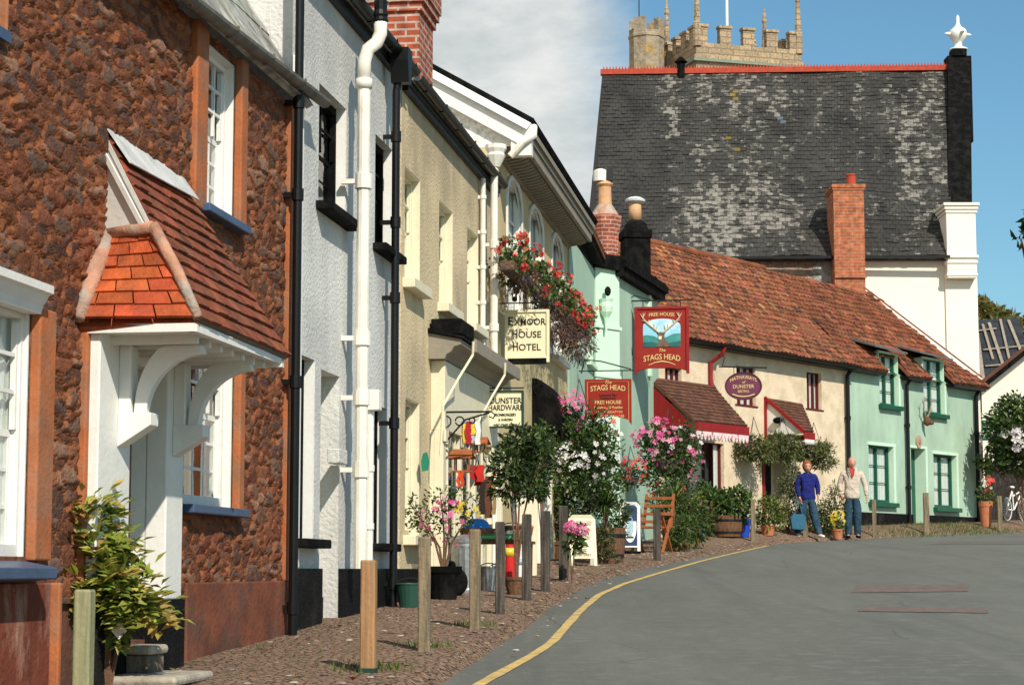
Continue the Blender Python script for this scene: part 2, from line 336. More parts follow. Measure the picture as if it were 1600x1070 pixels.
def glass_mat():
    m = bpy.data.materials.new('window_glass'); m.use_nodes = True; N = m.node_tree.nodes; K = m.node_tree.links
    for n in list(N): N.remove(n)
    o = N.new('ShaderNodeOutputMaterial'); g = N.new('ShaderNodeBsdfGlossy'); g.inputs['Roughness'].default_value = .03
    t = N.new('ShaderNodeBsdfTransparent'); t.inputs[0].default_value = (.82, .86, .85, 1)
    lw = N.new('ShaderNodeLayerWeight'); pw_ = N.new('ShaderNodeMath'); pw_.operation = 'POWER'; K.new(lw.outputs['Facing'], pw_.inputs[0]); pw_.inputs[1].default_value = 3.5; l = N.new('ShaderNodeMath'); l.operation = 'MULTIPLY_ADD'; K.new(pw_.outputs[0], l.inputs[0]); l.inputs[1].default_value = .85; l.inputs[2].default_value = .05
    tc_ = N.new('ShaderNodeTexCoord'); nn = N.new('ShaderNodeTexNoise'); nn.inputs['Scale'].default_value = 3; K.new(tc_.outputs['Object'], nn.inputs[0])
    bn = N.new('ShaderNodeBump'); bn.inputs['Strength'].default_value = .25; bn.inputs['Distance'].default_value = .01; K.new(nn.outputs[0], bn.inputs['Height']); K.new(bn.outputs[0], g.inputs['Normal'])
    x = N.new('ShaderNodeMixShader'); K.new(l.outputs[0], x.inputs[0]); K.new(t.outputs[0], x.inputs[1]); K.new(g.outputs[0], x.inputs[2]); K.new(x.outputs[0], o.inputs[0]); return m
M['glass'] = glass_mat()
M['leadgrey'] = mat('grey_lead', (.12, .125, .12), .7, .2, 6)
M['net'] = mat('net_curtain', (.85, .85, .80), .9, .12, 20, .4, 20, vary=(3, 3, .3))
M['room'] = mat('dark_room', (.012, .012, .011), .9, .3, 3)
M['blind'] = mat('pale_blind', (.45, .42, .34), .9, .1, 3)

# ================================================================ setting: ground, road, pavement
def ground_mat():
    m = bpy.data.materials.new('earth'); m.use_nodes = True; N = m.node_tree.nodes; K = m.node_tree.links; b = N['Principled BSDF']
    b.inputs['Roughness'].default_value = .97; b.inputs['Specular IOR Level'].default_value = .1
    t = N.new('ShaderNodeTexCoord')
    def noise_(sc, d=6):
        n = N.new('ShaderNodeTexNoise'); n.inputs['Scale'].default_value = sc; n.inputs['Detail'].default_value = d; n.inputs['Roughness'].default_value = .65; K.new(t.outputs['Object'], n.inputs[0]); return n.outputs[0]
    def mix(f, a, b_, lo, hi):
        r = N.new('ShaderNodeMapRange'); r.inputs[1].default_value = lo; r.inputs[2].default_value = hi; K.new(f, r.inputs[0])
        x = N.new('ShaderNodeMixRGB'); K.new(r.outputs[0], x.inputs[0])
        for i, v in ((1, a), (2, b_)):
            if isinstance(v, tuple): x.inputs[i].default_value = (*v, 1)
            else: K.new(v, x.inputs[i])
        return x.outputs[0]
    c = mix(noise_(26), (.16, .10, .066), (.46, .31, .215), .32, .66)
    c = mix(noise_(5.7), c, (.27, .175, .125), .48, .66)
    c = mix(noise_(3.1, 9), c, (.085, .095, .03), .58, .68)
    v = N.new('ShaderNodeTexVoronoi'); v.inputs['Scale'].default_value = 15; v.feature = 'DISTANCE_TO_EDGE'; K.new(t.outputs['Object'], v.inputs[0])
    c = mix(v.outputs[0], (.10, .07, .05), c, .0, .035)
    K.new(c, b.inputs['Base Color'])
    ad = N.new('ShaderNodeMath'); ad.operation = 'ADD'; r = N.new('ShaderNodeMapRange'); r.inputs[2].default_value = .12; K.new(v.outputs[0], r.inputs[0]); K.new(r.outputs[0], ad.inputs[0]); K.new(noise_(40), ad.inputs[1])
    bn = N.new('ShaderNodeBump'); bn.inputs['Strength'].default_value = .9; bn.inputs['Distance'].default_value = .03; K.new(ad.outputs[0], bn.inputs['Height']); K.new(bn.outputs[0], b.inputs['Normal'])
    return m
M['earth'] = ground_mat()
def road_mat():
    m = bpy.data.materials.new('worn_asphalt'); m.use_nodes = True; N = m.node_tree.nodes; K = m.node_tree.links; b = N['Principled BSDF']
    b.inputs['Roughness'].default_value = .82; b.inputs['Specular IOR Level'].default_value = .35
    t = N.new('ShaderNodeTexCoord')
    def noise_(sc, d=6, v=(1, 1, 1)):
        q = N.new('ShaderNodeMapping'); q.inputs['Scale'].default_value = v; K.new(t.outputs['Object'], q.inputs[0])
        n = N.new('ShaderNodeTexNoise'); n.inputs['Scale'].default_value = sc; n.inputs['Detail'].default_value = d; n.inputs['Roughness'].default_value = .6; K.new(q.outputs[0], n.inputs[0]); return n.outputs[0]
    def mix(f, a, b_, lo, hi):
        r = N.new('ShaderNodeMapRange'); r.inputs[1].default_value = lo; r.inputs[2].default_value = hi; K.new(f, r.inputs[0])
        x = N.new('ShaderNodeMixRGB'); K.new(r.outputs[0], x.inputs[0])
        for i, v in ((1, a), (2, b_)):
            if isinstance(v, tuple): x.inputs[i].default_value = (*v, 1)
            else: K.new(v, x.inputs[i])
        return x.outputs[0]
    c = mix(noise_(60, 4), (.098, .102, .086), (.160, .163, .139), .3, .7)
    c = mix(noise_(.55, 5, (1, .45, 1)), c, (.102, .104, .089), .42, .72)
    c = mix(noise_(.9, 7, (2.2, .25, 1)), c, (.158, .158, .136), .52, .8)
    c = mix(noise_(6, 9), c, (.175, .176, .155), .50, .78); c = mix(noise_(23, 6), c, (.085, .086, .076), .56, .80)
    c = mix(noise_(.8, 6, (3.5, .12, 1)), c, (.09, .092, .082), .55, .80)
    c = mix(noise_(11, 8), c, (.06, .06, .054), .70, .74)
    v = N.new('ShaderNodeTexVoronoi'); v.feature = 'DISTANCE_TO_EDGE'; v.inputs['Scale'].default_value = .42; wn = N.new('ShaderNodeMixRGB'); wn.inputs[0].default_value = .12
    nn = N.new('ShaderNodeTexNoise'); nn.inputs['Scale'].default_value = 2.5; nn.inputs['Detail'].default_value = 6; K.new(t.outputs['Object'], nn.inputs[0]); K.new(t.outputs['Object'], wn.inputs[1]); K.new(nn.outputs[1], wn.inputs[2]); K.new(wn.outputs[0], v.inputs[0])
    cr = N.new('ShaderNodeMath'); cr.operation = 'LESS_THAN'; K.new(v.outputs[0], cr.inputs[0]); cr.inputs[1].default_value = .0025
    cm = N.new('ShaderNodeMath'); cm.operation = 'MULTIPLY'; K.new(cr.outputs[0], cm.inputs[0]); r3 = N.new('ShaderNodeMapRange'); r3.inputs[1].default_value = .48; r3.inputs[2].default_value = .56; K.new(noise_(.35, 3), r3.inputs[0]); K.new(r3.outputs[0], cm.inputs[1])
    c = mix(cm.outputs[0], c, (.08, .08, .072), 0, 1)
    K.new(c, b.inputs['Base Color'])
    bn = N.new('ShaderNodeBump'); bn.inputs['Strength'].default_value = .5; bn.inputs['Distance'].default_value = .008; K.new(noise_(110, 3), bn.inputs['Height']); K.new(bn.outputs[0], b.inputs['Normal'])
    return m
M['road'] = road_mat()
M['yellow'] = mat('worn_yellow_line', (.60, .42, .15), .8, .25, 9, .4, 60, bd=.004, col2=(.33, .26, .12), c2s=5, c2r=(.52, .7))
M['patch'] = mat('reddish_patch', (.15, .115, .098), .9, .25, 8, .4, 60, bd=.004)
M['patch2'] = mat('dark_patch', (.118, .113, .10), .9, .2, 6, .4, 80, bd=.004)
M['concrete'] = mat('pale_concrete', (.40, .335, .27), .95, .2, 5, .4, 30, bd=.006)
M['kerb'] = mat('gritty_kerb', (.115, .115, .105), .95, .3, 10, .6, 50, bd=.01)
def axis(segs):
    r = []
    for a, b, n in segs: r += [a+(b-a)*i/n for i in range(n)]
    return r+[segs[-1][1]]
gx = axis([(-500, -60, 8), (-60, -8, 10), (-8, 30, 76), (30, 80, 10), (80, 500, 8)])
gy = axis([(-60, 4, 8), (4, 62, 116), (62, 150, 12), (150, 900, 10)])
g = MB(); nx = len(gx)
g.add([(x, y, H(x, y)-.035) for y in gy for x in gx], [(j*nx+i, j*nx+i+1, (j+1)*nx+i+1, (j+1)*nx+i) for j in range(len(gy)-1) for i in range(nx-1)])
struct(g.build('ground', M['earth'], smooth=True))
# road edge (where asphalt stops) and yellow line, traced on the ground plane
line_px = [(560, 1240), (650, 1140), (750, 1070), (800, 1043), (845, 1018), (866, 1001), (886, 978), (908, 954), (936, 930), (975, 913), (1030, 896), (1100, 876), (1150, 864), (1200, 853)]
edge_px = [(500, 1235), (590, 1130), (690, 1070), (748, 1030), (795, 1000), (835, 975), (862, 948), (895, 928), (930, 910), (985, 893), (1050, 880), (1110, 868), (1160, 860), (1205, 851)]
tail_px = [(1250, 847), (1300, 845), (1350, 842), (1400, 839), (1450, 836), (1520, 833.5), (1600, 832), (1700, 831)]
def resample(pts, step):
    o = [pts[0]]
    for a, b in zip(pts, pts[1:]):
        n = max(1, int((b-a).length/step)); o += [a+(b-a)*(i/n) for i in range(1, n+1)]
    return o
def smooth_(pts, k=2):
    for _ in range(k): pts = [pts[0]]+[(pts[i-1]+pts[i]*2+pts[i+1])/4 for i in range(1, len(pts)-1)]+[pts[-1]]
    return pts
def g2(p): q = gpt(*p); return Vector((q.x, q.y))
e0 = g2(edge_px[0])
edge = [Vector((-1.2, -8)), Vector((-1.1, 2))]+[g2(p) for p in edge_px+tail_px]+[Vector((30, 60)), Vector((60, 75))]
edge = smooth_(resample(edge, .6), 3)
rd = MB(); rows = []; NW = 12
for i, p in enumerate(edge):
    t = (edge[min(i+1, len(edge)-1)]-edge[max(i-1, 0)]).normalized(); n = Vector((t.y, -t.x))
    jit = .025*noise.noise(Vector((p.x*3, p.y*3, 0)))
    rows.append([p+n*(jit+7.5*(k/NW)) for k in range(NW+1)])
rd.add([(q.x, q.y, H(q.x, q.y)+.006) for r_ in rows for q in r_], [(i*(NW+1)+k, i*(NW+1)+k+1, (i+1)*(NW+1)+k+1, (i+1)*(NW+1)+k) for i in range(len(rows)-1) for k in range(NW)])
struct(rd.build('road', M['road'], smooth=True))
# pavement between the road edge and the house fronts
def inner(p):
    if p.y < 37: return Vector((FAC_O.x+(p.y-FAC_O.y)*.147-.4, p.y))
    return None
pv = MB(); prow = []
pave = [p for p in edge if -2 < p.y and p.x < 16]
for i, p in enumerate(pave):
    q = inner(p)
    if q is None:
        s_ = (i-len([a for a in pave if a.y < 37]))/max(1, len([a for a in pave if a.y >= 37])-1)
        base = Vector((FAC_O.x+(37-FAC_O.y)*.147-.4, 37)); end = CA+cu*17+cn*.4 if False else Vector((CA.x, CA.y))+cu*18+cn*.4
        q = Vector((CA.x, CA.y))+cu*(18*max(0, s_))+cn*.4 if s_ > .0 else base
    prow.append([p+(q-p)*(k/14) for k in range(15)])
vs = []
for r_ in prow:
    for k, q in enumerate(r_):
        z = H(q.x, q.y)+(-.05 if k == 0 else .03+.014*noise.noise(Vector((q.x*2.5, q.y*2.5, 3)))+.02*min(1, k/3))
        vs.append((q.x, q.y, z))
pv.add(vs, [(i*15+k, (i+1)*15+k, (i+1)*15+k+1, i*15+k+1) for i in range(len(prow)-1) for k in range(14)])
struct(pv.build('pavement', M['earth'], smooth=True))
def PZ(x, y): return H(x, y)+.045
# yellow line with its kinks
ln = [g2(p) for p in line_px]; ln = smooth_(resample(ln, .25), 4)
yl = MB(); vs = []
for i, p in enumerate(ln):
    t = (ln[min(i+1, len(ln)-1)]-ln[max(i-1, 0)]).normalized(); n = Vector((t.y, -t.x)); wv = .037+.008*noise.noise(Vector((p.x*5, p.y*5, 1)))
    off = .008*noise.noise(Vector((p.y*.9, 0, 5)))
    for s_ in (-1, 1): q = p+n*(s_*wv+off); vs.append((q.x, q.y, H(q.x, q.y)+.011))
yl.add(vs, [(2*i, 2*i+1, 2*i+3, 2*i+2) for i in range(len(ln)-1)])
struct(yl.build('yellow_road_line', M['yellow']))
def patch(name, pxs, m, zo):
    b = MB(); p = [gpt(*q) for q in pxs]; A, B, C_, D = p; n = 8; vv = []
    for j in range(n+1):
        for i in range(n+1):
            a = A.lerp(B, i/n); d = D.lerp(C_, i/n); q = a.lerp(d, j/n); vv.append((q.x, q.y, H(q.x, q.y)+zo))
    b.add(vv, [(j*(n+1)+i, j*(n+1)+i+1, (j+1)*(n+1)+i+1, (j+1)*(n+1)+i) for j in range(n) for i in range(n)])
    struct(b.build(name, m))
patch('road_patch', [(1330, 927), (1512, 925), (1516, 914), (1338, 915)], M['patch'], .011)
patch('road_patch', [(1340, 956), (1545, 959), (1540, 950), (1348, 949)], M['patch'], .011)
patch('road_patch', [(1452, 851), (1660, 851), (1660, 845), (1480, 846)], M['patch2'], .010)
0 and patch('concrete_slab', [(1003, 886), (1085, 873), (1078, 866), (1000, 866)], M['concrete'], .062)

# ================================================================ building helpers
def wall_front(mb, x0, x1, z0, z1, holes, y=0, rev=.14, m=0, mr=None, dx=None):
    mr = m if mr is None else mr
    xs = sorted(set([x0, x1]+[h[0] for h in holes]+[h[1] for h in holes])); zs = sorted(set([z0, z1]+[h[2] for h in holes]+[h[3] for h in holes]))
    for a, b in zip(xs, xs[1:]):
        for c, d in zip(zs, zs[1:]):
            cx, cz = (a+b)/2, (c+d)/2
            if any(h[0] < cx < h[1] and h[2] < cz < h[3] for h in holes): continue
            mb.quad((a, y, c), (b, y, c), (b, y, d), (a, y, d), m)
    for h in holes:
        a, b, c, d = h[:4]; r = h[4] if len(h) > 4 else rev
        mb.quad((a, y, c), (a, y, d), (a, y+r, d), (a, y+r, c), mr); mb.quad((b, y, d), (b, y, c), (b, y+r, c), (b, y+r, d), mr)
        mb.quad((a, y, d), (b, y, d), (b, y+r, d), (a, y+r, d), mr); mb.quad((b, y, c), (a, y, c), (a, y+r, c), (b, y+r, c), mr)
def shell(root, x0, x1, depth, ztop, holes, mats, rev=.14, front=True, zbot=-.7, name='wall'):
    mb = MB()
    if front: wall_front(mb, x0, x1, zbot, ztop, holes, rev=rev, mr=min(1, len(mats)-1))
    mb.quad((x0, depth, zbot), (x0, 0, zbot), (x0, 0, ztop), (x0, depth, ztop)); mb.quad((x1, 0, zbot), (x1, depth, zbot), (x1, depth, ztop), (x1, 0, ztop))
    mb.quad((x1, depth, zbot), (x0, depth, zbot), (x0, depth, ztop), (x1, depth, ztop))
    return mb.build(name, mats, root)
def gable_roof(root, x0, x1, ye, ze, yr, zr, yb, zb, m, t=.08, name='roof'):
    mb = MB(); nrm = Vector((0, -(zr-ze), yr-ye)).normalized()*t
    mb.slab((x0, ye, ze), (x1, ye, ze), (x1, yr, zr), (x0, yr, zr), nrm)
    n2 = Vector((0, zr-zb, yb-yr)).normalized()*t
    mb.slab((x0, yr, zr), (x1, yr, zr), (x1, yb, zb), (x0, yb, zb), n2)
    for x in (x0+.03, x1-.03): mb.add([(x, 0.02, ze), (x, yb, zb), (x, yr, zr)], [(0, 1, 2)])
    return mb.build(name, m, root)
def sash(root, x0, x1, z0, z1, y=.1, cols=3, rows=2, m='white', ms='white', fw=.05, bar=.02, sill=(.10, .06), line=True, curtain='room', sashes=2, front=0, name='window', mull=0, label=None):
    """frame set back y from the wall face, two sliding sashes, sill, glass and what hangs behind it"""
    mb = MB(); g = .004
    if line:   # painted lining of the reveal
        for a, b in ((x0-g, x0+.012), (x1-.012, x1+g)): mb.box(a, b, front+.006, y, z0, z1)
        mb.box(x0, x1, front+.006, y, z1-.012, z1+g)
    mb.box(x0, x0+fw, y, y+.07, z0, z1); mb.box(x1-fw, x1, y, y+.07, z0, z1)
    mb.box(x0+fw, x1-fw, y, y+.07, z1-fw, z1); mb.box(x0+fw, x1-fw, y, y+.07, z0, z0+fw*1.3)
    for q in range(mull): xx = x0+(x1-x0)*(q+1)/(mull+1); mb.box(xx-min(.028, fw*.6), xx+min(.028, fw*.6), y-.004, y+.07, z0+fw, z1-fw)
    H_ = (z1-z0-2*fw)/sashes
    for k in range(sashes):
        if fw < .03 and sashes == 1: break
        a = z0+fw*1.3+k*H_; b = z0+fw+(k+1)*H_; yy = y+.012+(.032 if (k == 0 and sashes == 2) else 0)
        mb.box(x0+fw, x1-fw, yy, yy+.03, b-bar*1.2, b+bar*.6) if k < sashes-1 else None
        for s_ in (x0+fw, x1-fw-bar*1.3): mb.box(s_, s_+bar*1.3, yy, yy+.03, a, b-.02)
        for i in range(1, cols): xx = x0+fw+(x1-x0-2*fw)*i/cols; mb.box(xx-bar/2, xx+bar/2, yy+.003, yy+.025, a, b)
        for j in range(1, rows): zz = a+(b-a)*j/rows; mb.box(x0+fw, x1-fw, yy+.005, yy+.022, zz-bar/2, zz+bar/2)
    w_ = mb.build(name, M[m], root, label=label)
    MB().quad((x0+fw, y+.05, z0+fw), (x1-fw, y+.05, z0+fw), (x1-fw, y+.05, z1-fw), (x0+fw, y+.05, z1-fw)).build('glass', M['glass'], w_)
    cb = MB()
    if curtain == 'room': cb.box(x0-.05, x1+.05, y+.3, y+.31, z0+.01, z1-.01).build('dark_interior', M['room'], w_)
    else:
        n = 26; 
        for i in range(n):
            xa = x0+(x1-x0)*i/n; xb = x0+(x1-x0)*(i+1)/n; ya = y+.068+.006*math.sin(i*2.1); yb = y+.068+.006*math.sin((i+1)*2.1)
            if curtain == 'drapes' and .3 < (i+.5)/n < .7: continue
            cb.quad((xa, ya, z0), (xb, yb, z0), (xb, yb, z1), (xa, ya, z1))
        cb.build('curtain', M['blind' if curtain == 'blind' else 'net'], w_, smooth=True)
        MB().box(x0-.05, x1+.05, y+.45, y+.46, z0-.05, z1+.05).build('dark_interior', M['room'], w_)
    if sill:
        MB().box(x0-.07, x1+.07, -sill[0]+front, y+.01, z0-sill[1], z0+.006).build('sill', M[ms], w_, bevel=.008)
    return w_
def tiles(mb, Mf, Nrm, nu, nv, th, colf, prof=0, keep=None, m=0, lap=1.12, jit=.15, gap=.02, stag=True):
    Nrm = Vector(Nrm)
    for j in range(nv):
        o = .5 if (stag and j % 2) else 0
        for i in range(-1 if stag else 0, nu):
            u0 = (i+o+gap)/nu; u1 = (i+1+o-gap)/nu; u0 = max(0, u0); u1 = min(1, u1)
            if u1-u0 < .15/nu: continue
            v0 = j/nv; v1 = min(1, (j+lap)/nv)
            if keep and not keep((u0+u1)/2, (v0+v1)/2): continue
            r = random.random(); dz = th*(1+jit*(r-.5)*2); v0 += (random.random()-.5)*jit*.25/nv
            v0 = max(-.3/nv, v0)
            c = colf(i, j, (u0+u1)/2, (v0+v1)/2)
            if prof == 0:
                a, b, c_, d = Mf(u0, v0), Mf(u1, v0), Mf(u1, v1), Mf(u0, v1)
                sk = Nrm*(dz*(1+.35*(random.random()-.5)))
                mb.add([a, b, a+Nrm*dz, b+sk, c_+Nrm*dz*.15, d+Nrm*dz*.15], [(0, 1, 3, 2), (2, 3, 4, 5), (0, 2, 5), (1, 4, 3)], m, c)
            else:
                k = 6; vs = []
                for (vv, h0) in ((v0, dz), (v1, dz*.1)):
                    for q in range(k+1):
                        uu = u0+(u1-u0)*q/k; hh = prof*(.5-.5*math.cos(2*math.pi*q/k))*(1 if q < k else 1)
                        vs.append(Mf(uu, vv)+Nrm*(h0+hh))
                for q in range(k+1): vs.append(Mf(u0+(u1-u0)*q/k, v0)-Nrm*.005)
                mb.add(vs, [(q, q+1, k+2+q, k+1+q) for q in range(k)]+[(2*k+2+q, 2*k+3+q, q+1, q) for q in range(k)], m, c)
def bil(a, b, c, d, sag=0, nrm=(0, 0, 1)):   # bilinear map, a=(0,0) b=(1,0) c=(1,1) d=(0,1)
    a, b, c, d = map(Vector, (a, b, c, d)); n = Vector(nrm)
    def f(u, v):
        p = (a*(1-u)+b*u)*(1-v)+(d*(1-u)+c*u)*v
        return p+n*(sag*(noise.noise(Vector((u*6, v*4, 2)))-.0)) if sag else p
    return f
def quadn(a, b, c, d): return (Vector(b)-Vector(a)).cross(Vector(d)-Vector(a)).normalized()
def vcol(base, v=.25, hv=.06):
    k = 1+v*(random.random()*2-1); return tuple(max(0, x*k*(1+hv*(random.random()*2-1))) for x in base)
def gutter(mb, p, q, r=.05, m=0):   # half-round gutter with brackets
    p = Vector(p); q = Vector(q); t = (q-p).normalized(); a = t.cross(Vector((0, 0, 1))).normalized(); n = 8
    vs = []
    for e in (p, q):
        for rr in (r, r*.82):
            for k in range(n+1): an = math.pi*k/n; vs.append(e+a*(math.cos(an)*rr)-Vector((0, 0, math.sin(an)*rr)))
    k1 = n+1
    fs = [(i, i+1, 2*k1+i+1, 2*k1+i) for i in range(n)]+[(k1+i+1, k1+i, 3*k1+i, 3*k1+i+1) for i in range(n)]
    fs += [(0, 2*k1, 3*k1, k1), (n, k1+n, 3*k1+n, 2*k1+n)]+[(i, k1+i, k1+i+1, i+1) for i in range(n)]
    mb.add(vs, fs, m)
    L_ = (q-p).length; s = .4
    while s < L_:
        c = p+t*s; mb.bar(c-t*.012+Vector((0, 0, -r*.95)), c+t*.012+Vector((0, 0, -r*.95)), r*.8, r*.4, m); mb.bar(c+a*r-t*.012, c+a*r+t*.012, .012, .03, m); s += .9
def pipe(name, root, pts, r, m, collars=(), label=None, n=12):
    mb = MB(); mb.tube(pts, r, n)
    for (x, y, z, k) in collars: mb.tube([(x, y, z-.045*k), (x, y, z+.045*k)], r*1.32, n); mb.box(x-r*.5, x+r*.5, y, 0.02, z-.02, z+.02)
    return mb.build(name, M[m], root, smooth=False, label=label, bevel=0)
print('setting', len(rows))

# ================================================================ red rubble cottage (nearest)
def fs(s): p = FAC_O+FU*s; return Fr(p.x, p.y, FAC_A)
f = fs(-13.0); X = lambda px, py=890, off=0: f.hit(px, py, off).x
zl = lambda z: z-f.z0
c1 = ft(f, 'stone_cottage', 'red rubble stone cottage with tiled porch hood and orange painted window surrounds', 'cottage')
W = X(447); ZT = zl(4.62)
wl = dict(l=(zl(1.19), zl(2.42)), u=(zl(3.46), zl(4.56)), g=(zl(1.53), zl(2.75)))
hl = (X(-70, 650), X(44, 650), *wl['l']); hu = (X(313, 200), X(366, 200), *wl['u']); hg = (X(287, 700), X(363, 700), *wl['g']); hd = (X(200)+.02, f.hit(258, 890, -.11).x+.002, zl(.72), zl(2.45))
hul = (X(-110, 120), X(-8, 120), zl(3.72), zl(4.56))
holes = [hl, hu, hg, hd, hul]
def rubble_wall(root, x0, x1, z0, z1, holes, dx=.022, dz=.0125):
    def ax(a, b, st, hs):
        cuts = sorted(set([a, b]+[h for h in hs if a < h < b])); o = []
        for p, q in zip(cuts, cuts[1:]):
            n = max(1, int(round((q-p)/st))); o += [p+(q-p)*i/n for i in range(n)]
        return o+[cuts[-1]]
    xs = ax(x0, x1, dx, [h[i] for h in holes for i in (0, 1)]); zs = ax(z0, z1, dz, [h[i] for h in holes for i in (2, 3)])
    P = [(.15, .066, .042), (.17, .066, .038), (.12, .062, .046), (.21, .08, .042), (.15, .09, .066), (.19, .066, .036), (.24, .13, .085)]
    mort = (.30, .105, .045); vs = []; vc = []
    for z in zs:
        for x in xs:
            q = Vector((x/.19+.55*noise.noise(Vector((x*5, z*8, 0))), z/.068+.55*noise.noise(Vector((x*6, z*10, 9))), .5))
            d, pts = noise.voronoi(q); e = d[1]-d[0]; pc = pts[0]
            hsh = (math.sin(pc[0]*127.1+pc[1]*311.7)*43758.5453) % 1
            hs2 = (math.sin(pc[0]*269.5+pc[1]*183.3)*43758.5453) % 1
            rg = 1-sst(.0, .17, e); nn_ = noise.noise(Vector((x*9, z*14, 4))); h = sst(.04, .12, e)*(.012+.016*hsh)+.005*noise.noise(Vector((x*30, z*60, 1)))+.006*nn_
            h += (x/.19-pc[0])*.022*(hs2-.5)*sst(.04, .12, e)
            edge_ = min([1]+[max(max(hh[0]-x, x-hh[1]), max(hh[2]-z, z-hh[3]))*12 for hh in holes]); h *= max(0, edge_)
            vs.append((x, -max(-.012, h), z))
            k = sst(.03, .11, e+.05*noise.noise(Vector((x*30, z*30, 2)))); b = P[int(hsh*6.99)]; w_ = .75+.5*hs2
            vc.append(tuple(mort[i]*(1-k)+b[i]*w_*k for i in range(3)))
    n = len(xs); mb = MB()
    mb.v = vs
    for j in range(len(zs)-1):
        for i in range(n-1):
            cx = (xs[i]+xs[i+1])/2; cz = (zs[j]+zs[j+1])/2
            if any(h[0] < cx < h[1] and h[2] < cz < h[3] for h in holes): continue
            mb.f.append((j*n+i, j*n+i+1, (j+1)*n+i+1, (j+1)*n+i)); mb.m.append(0); mb.c.append(vc[j*n+i])
    return mb.build('wall', M['rubble'], root, smooth=True)
rubble_wall(c1, 3.6, W, zl(.95), ZT, holes)
mb = MB(); wall_front(mb, 0, 3.6, -.6, ZT, [], y=.002); wall_front(mb, 3.6, W, -.6, zl(.95), [(hd[0], hd[1], hd[2], zl(.95))], y=.003)
mb.quad((0, 5, -.6), (0, 0, -.6), (0, 0, ZT), (0, 5, ZT)); mb.quad((W, 0.01, -.6), (W, 5, -.6), (W, 5, ZT), (W, 0.01, ZT)); mb.quad((0, 5, -.6), (W, 5, -.6), (W, 5, ZT), (0, 5, ZT))
for h in (hu, hg, hl, hul): wall_front(mb, h[0]-.02, h[1]+.02, h[2]-.02, h[3]+.02, [(h[0], h[1], h[2], h[3])], y=.02, rev=.2)
mb.build('side_and_back_wall', M['redplaster'], c1)
# smooth rendered base of the wall and rough patch under the near window
MB().box(X(283), W, -.045, .003, -.6, zl(1.045)).build('rendered_base', M['redplaster'], c1, bevel=.01)
MB().box(0, X(80, 950, -.03), -.03, .003, -.6, zl(1.06)).build('patchy_base', M['lime'], c1, bevel=.01)
MB().box(X(80, 950, -.03), X(98, 950, -.075), -.075, .002, -.6, zl(1.06)).build('orange_base_strip', M['orange'], c1, bevel=.01)
# orange painted strips either side of each opening
for a, b, c, d in ((hl[1]+.002, X(86, 650, -.055), hl[2]-.02, zl(2.44)), (X(294, 250), hu[0]-.002, hu[2]-.05, ZT), (hu[1]+.002, X(388, 200, -.055), hu[2]-.02, ZT), (hg[1]+.002, X(383, 700, -.055), zl(1.48), zl(2.8)), (X(114), X(120)-.002, zl(.9), zl(2.5)), (X(436), W-.002, zl(1.045), ZT), (hul[1]+.002, X(12, 120, -.055), zl(3.66), ZT)):
    MB().box(a, b, -.055, .004, c, d).build('orange_strip', M['orange'], c1, bevel=.012)
for h in (hu, hg):
    w_ = sash(c1, *h, y=.06, cols=4, rows=3, sill=None, fw=.055, curtain='room')
    MB().box(h[0]-.08, h[1]+.12, -.10, .13, h[2]-.055, h[2]).build('sill', M['blue'], w_, bevel=.008)
w_ = sash(c1, *hl, y=.03, cols=3, rows=3, sill=None, fw=.045, curtain='net')
sb = MB(); x0, x1 = hl[0]-.1, X(90, 885, -.17); sb.prism([(.12, hl[2]+.004), (-.17, hl[2]-.055), (-.17, hl[2]-.11), (.12, hl[2]-.14)], lambda y, z: (x0, y, z), lambda y, z: (x1, y, z)); sb.build('sill', M['blue'], w_, bevel=.006)
w_ = sash(c1, *hul, y=.13, cols=3, rows=3, sill=None, curtain='room'); MB().box(hul[0]-.08, hul[1]+.04, -.06, .13, hul[2]-.055, hul[2]).build('sill', M['blue'], w_)
# cornice over the near window
cb = MB(); zc = hl[3]-.02
prof = [(0.01, zc+.0), (-.06, zc), (-.07, zc+.04), (-.085, zc+.06), (-.10, zc+.09), (-.125, zc+.10), (-.125, zc+.14), (0.01, zc+.16)]
x0, x1 = hl[0]-.15, X(84, 470, -.125)
cb.prism(prof, lambda y, z: (x0, y, z), lambda y, z: (x1, y, z)); cb.build('window_cornice', M['white'], c1)
# ---- porch: pilasters, corbels, arched braces, tiled hood
pil = MB(); pf = -.11
pa0, pa1 = f.hit(122, 890).x-.035, f.hit(200, 890, pf).x; pb0, pb1 = f.hit(258, 890, pf).x, f.hit(284, 890, pf).x
ztp = zl(2.47); zbp = zl(.95)
pil.box(pa0, pa1, pf, .02, zbp, ztp); pl2_ = MB().box(pb0, pb1, pf, .02, zbp, ztp)
pil.box(pa1+.01, pb0, -.04, .05, zl(2.3), ztp)           # head of the doorway
porch = pil.build('porch', M['white'], c1, bevel=.01); pl2_.build('pilaster', M['white'], porch, bevel=.01)
MB().box(pa0-.015, pa1+.01, pf-.02, .02, -.5, zbp).build('black_base', M['plinth'], porch); MB().box(pb0-.01, pb1+.012, pf-.02, .02, -.5, zbp).build('black_base', M['plinth'], porch)
jb = MB(); jb.box(hd[0]-.03, hd[0]-.005, 0, .75, -.3, ztp); jb.box(hd[1]+.002, hd[1]+.03, .021, .75, zl(.9), ztp); jb.box(hd[0], hd[1], .01, .75, ztp-.12, ztp); jb.build('door_lining', M['white'], porch)
MB().box(hd[1]-.004, hd[1]+.04, -.09, .75, -.4, zl(.9)).build('black_base', M['plinth'], porch)
dm = MB(); dm.box(hd[0], hd[1], .6, .64, zl(.72), ztp-.1)
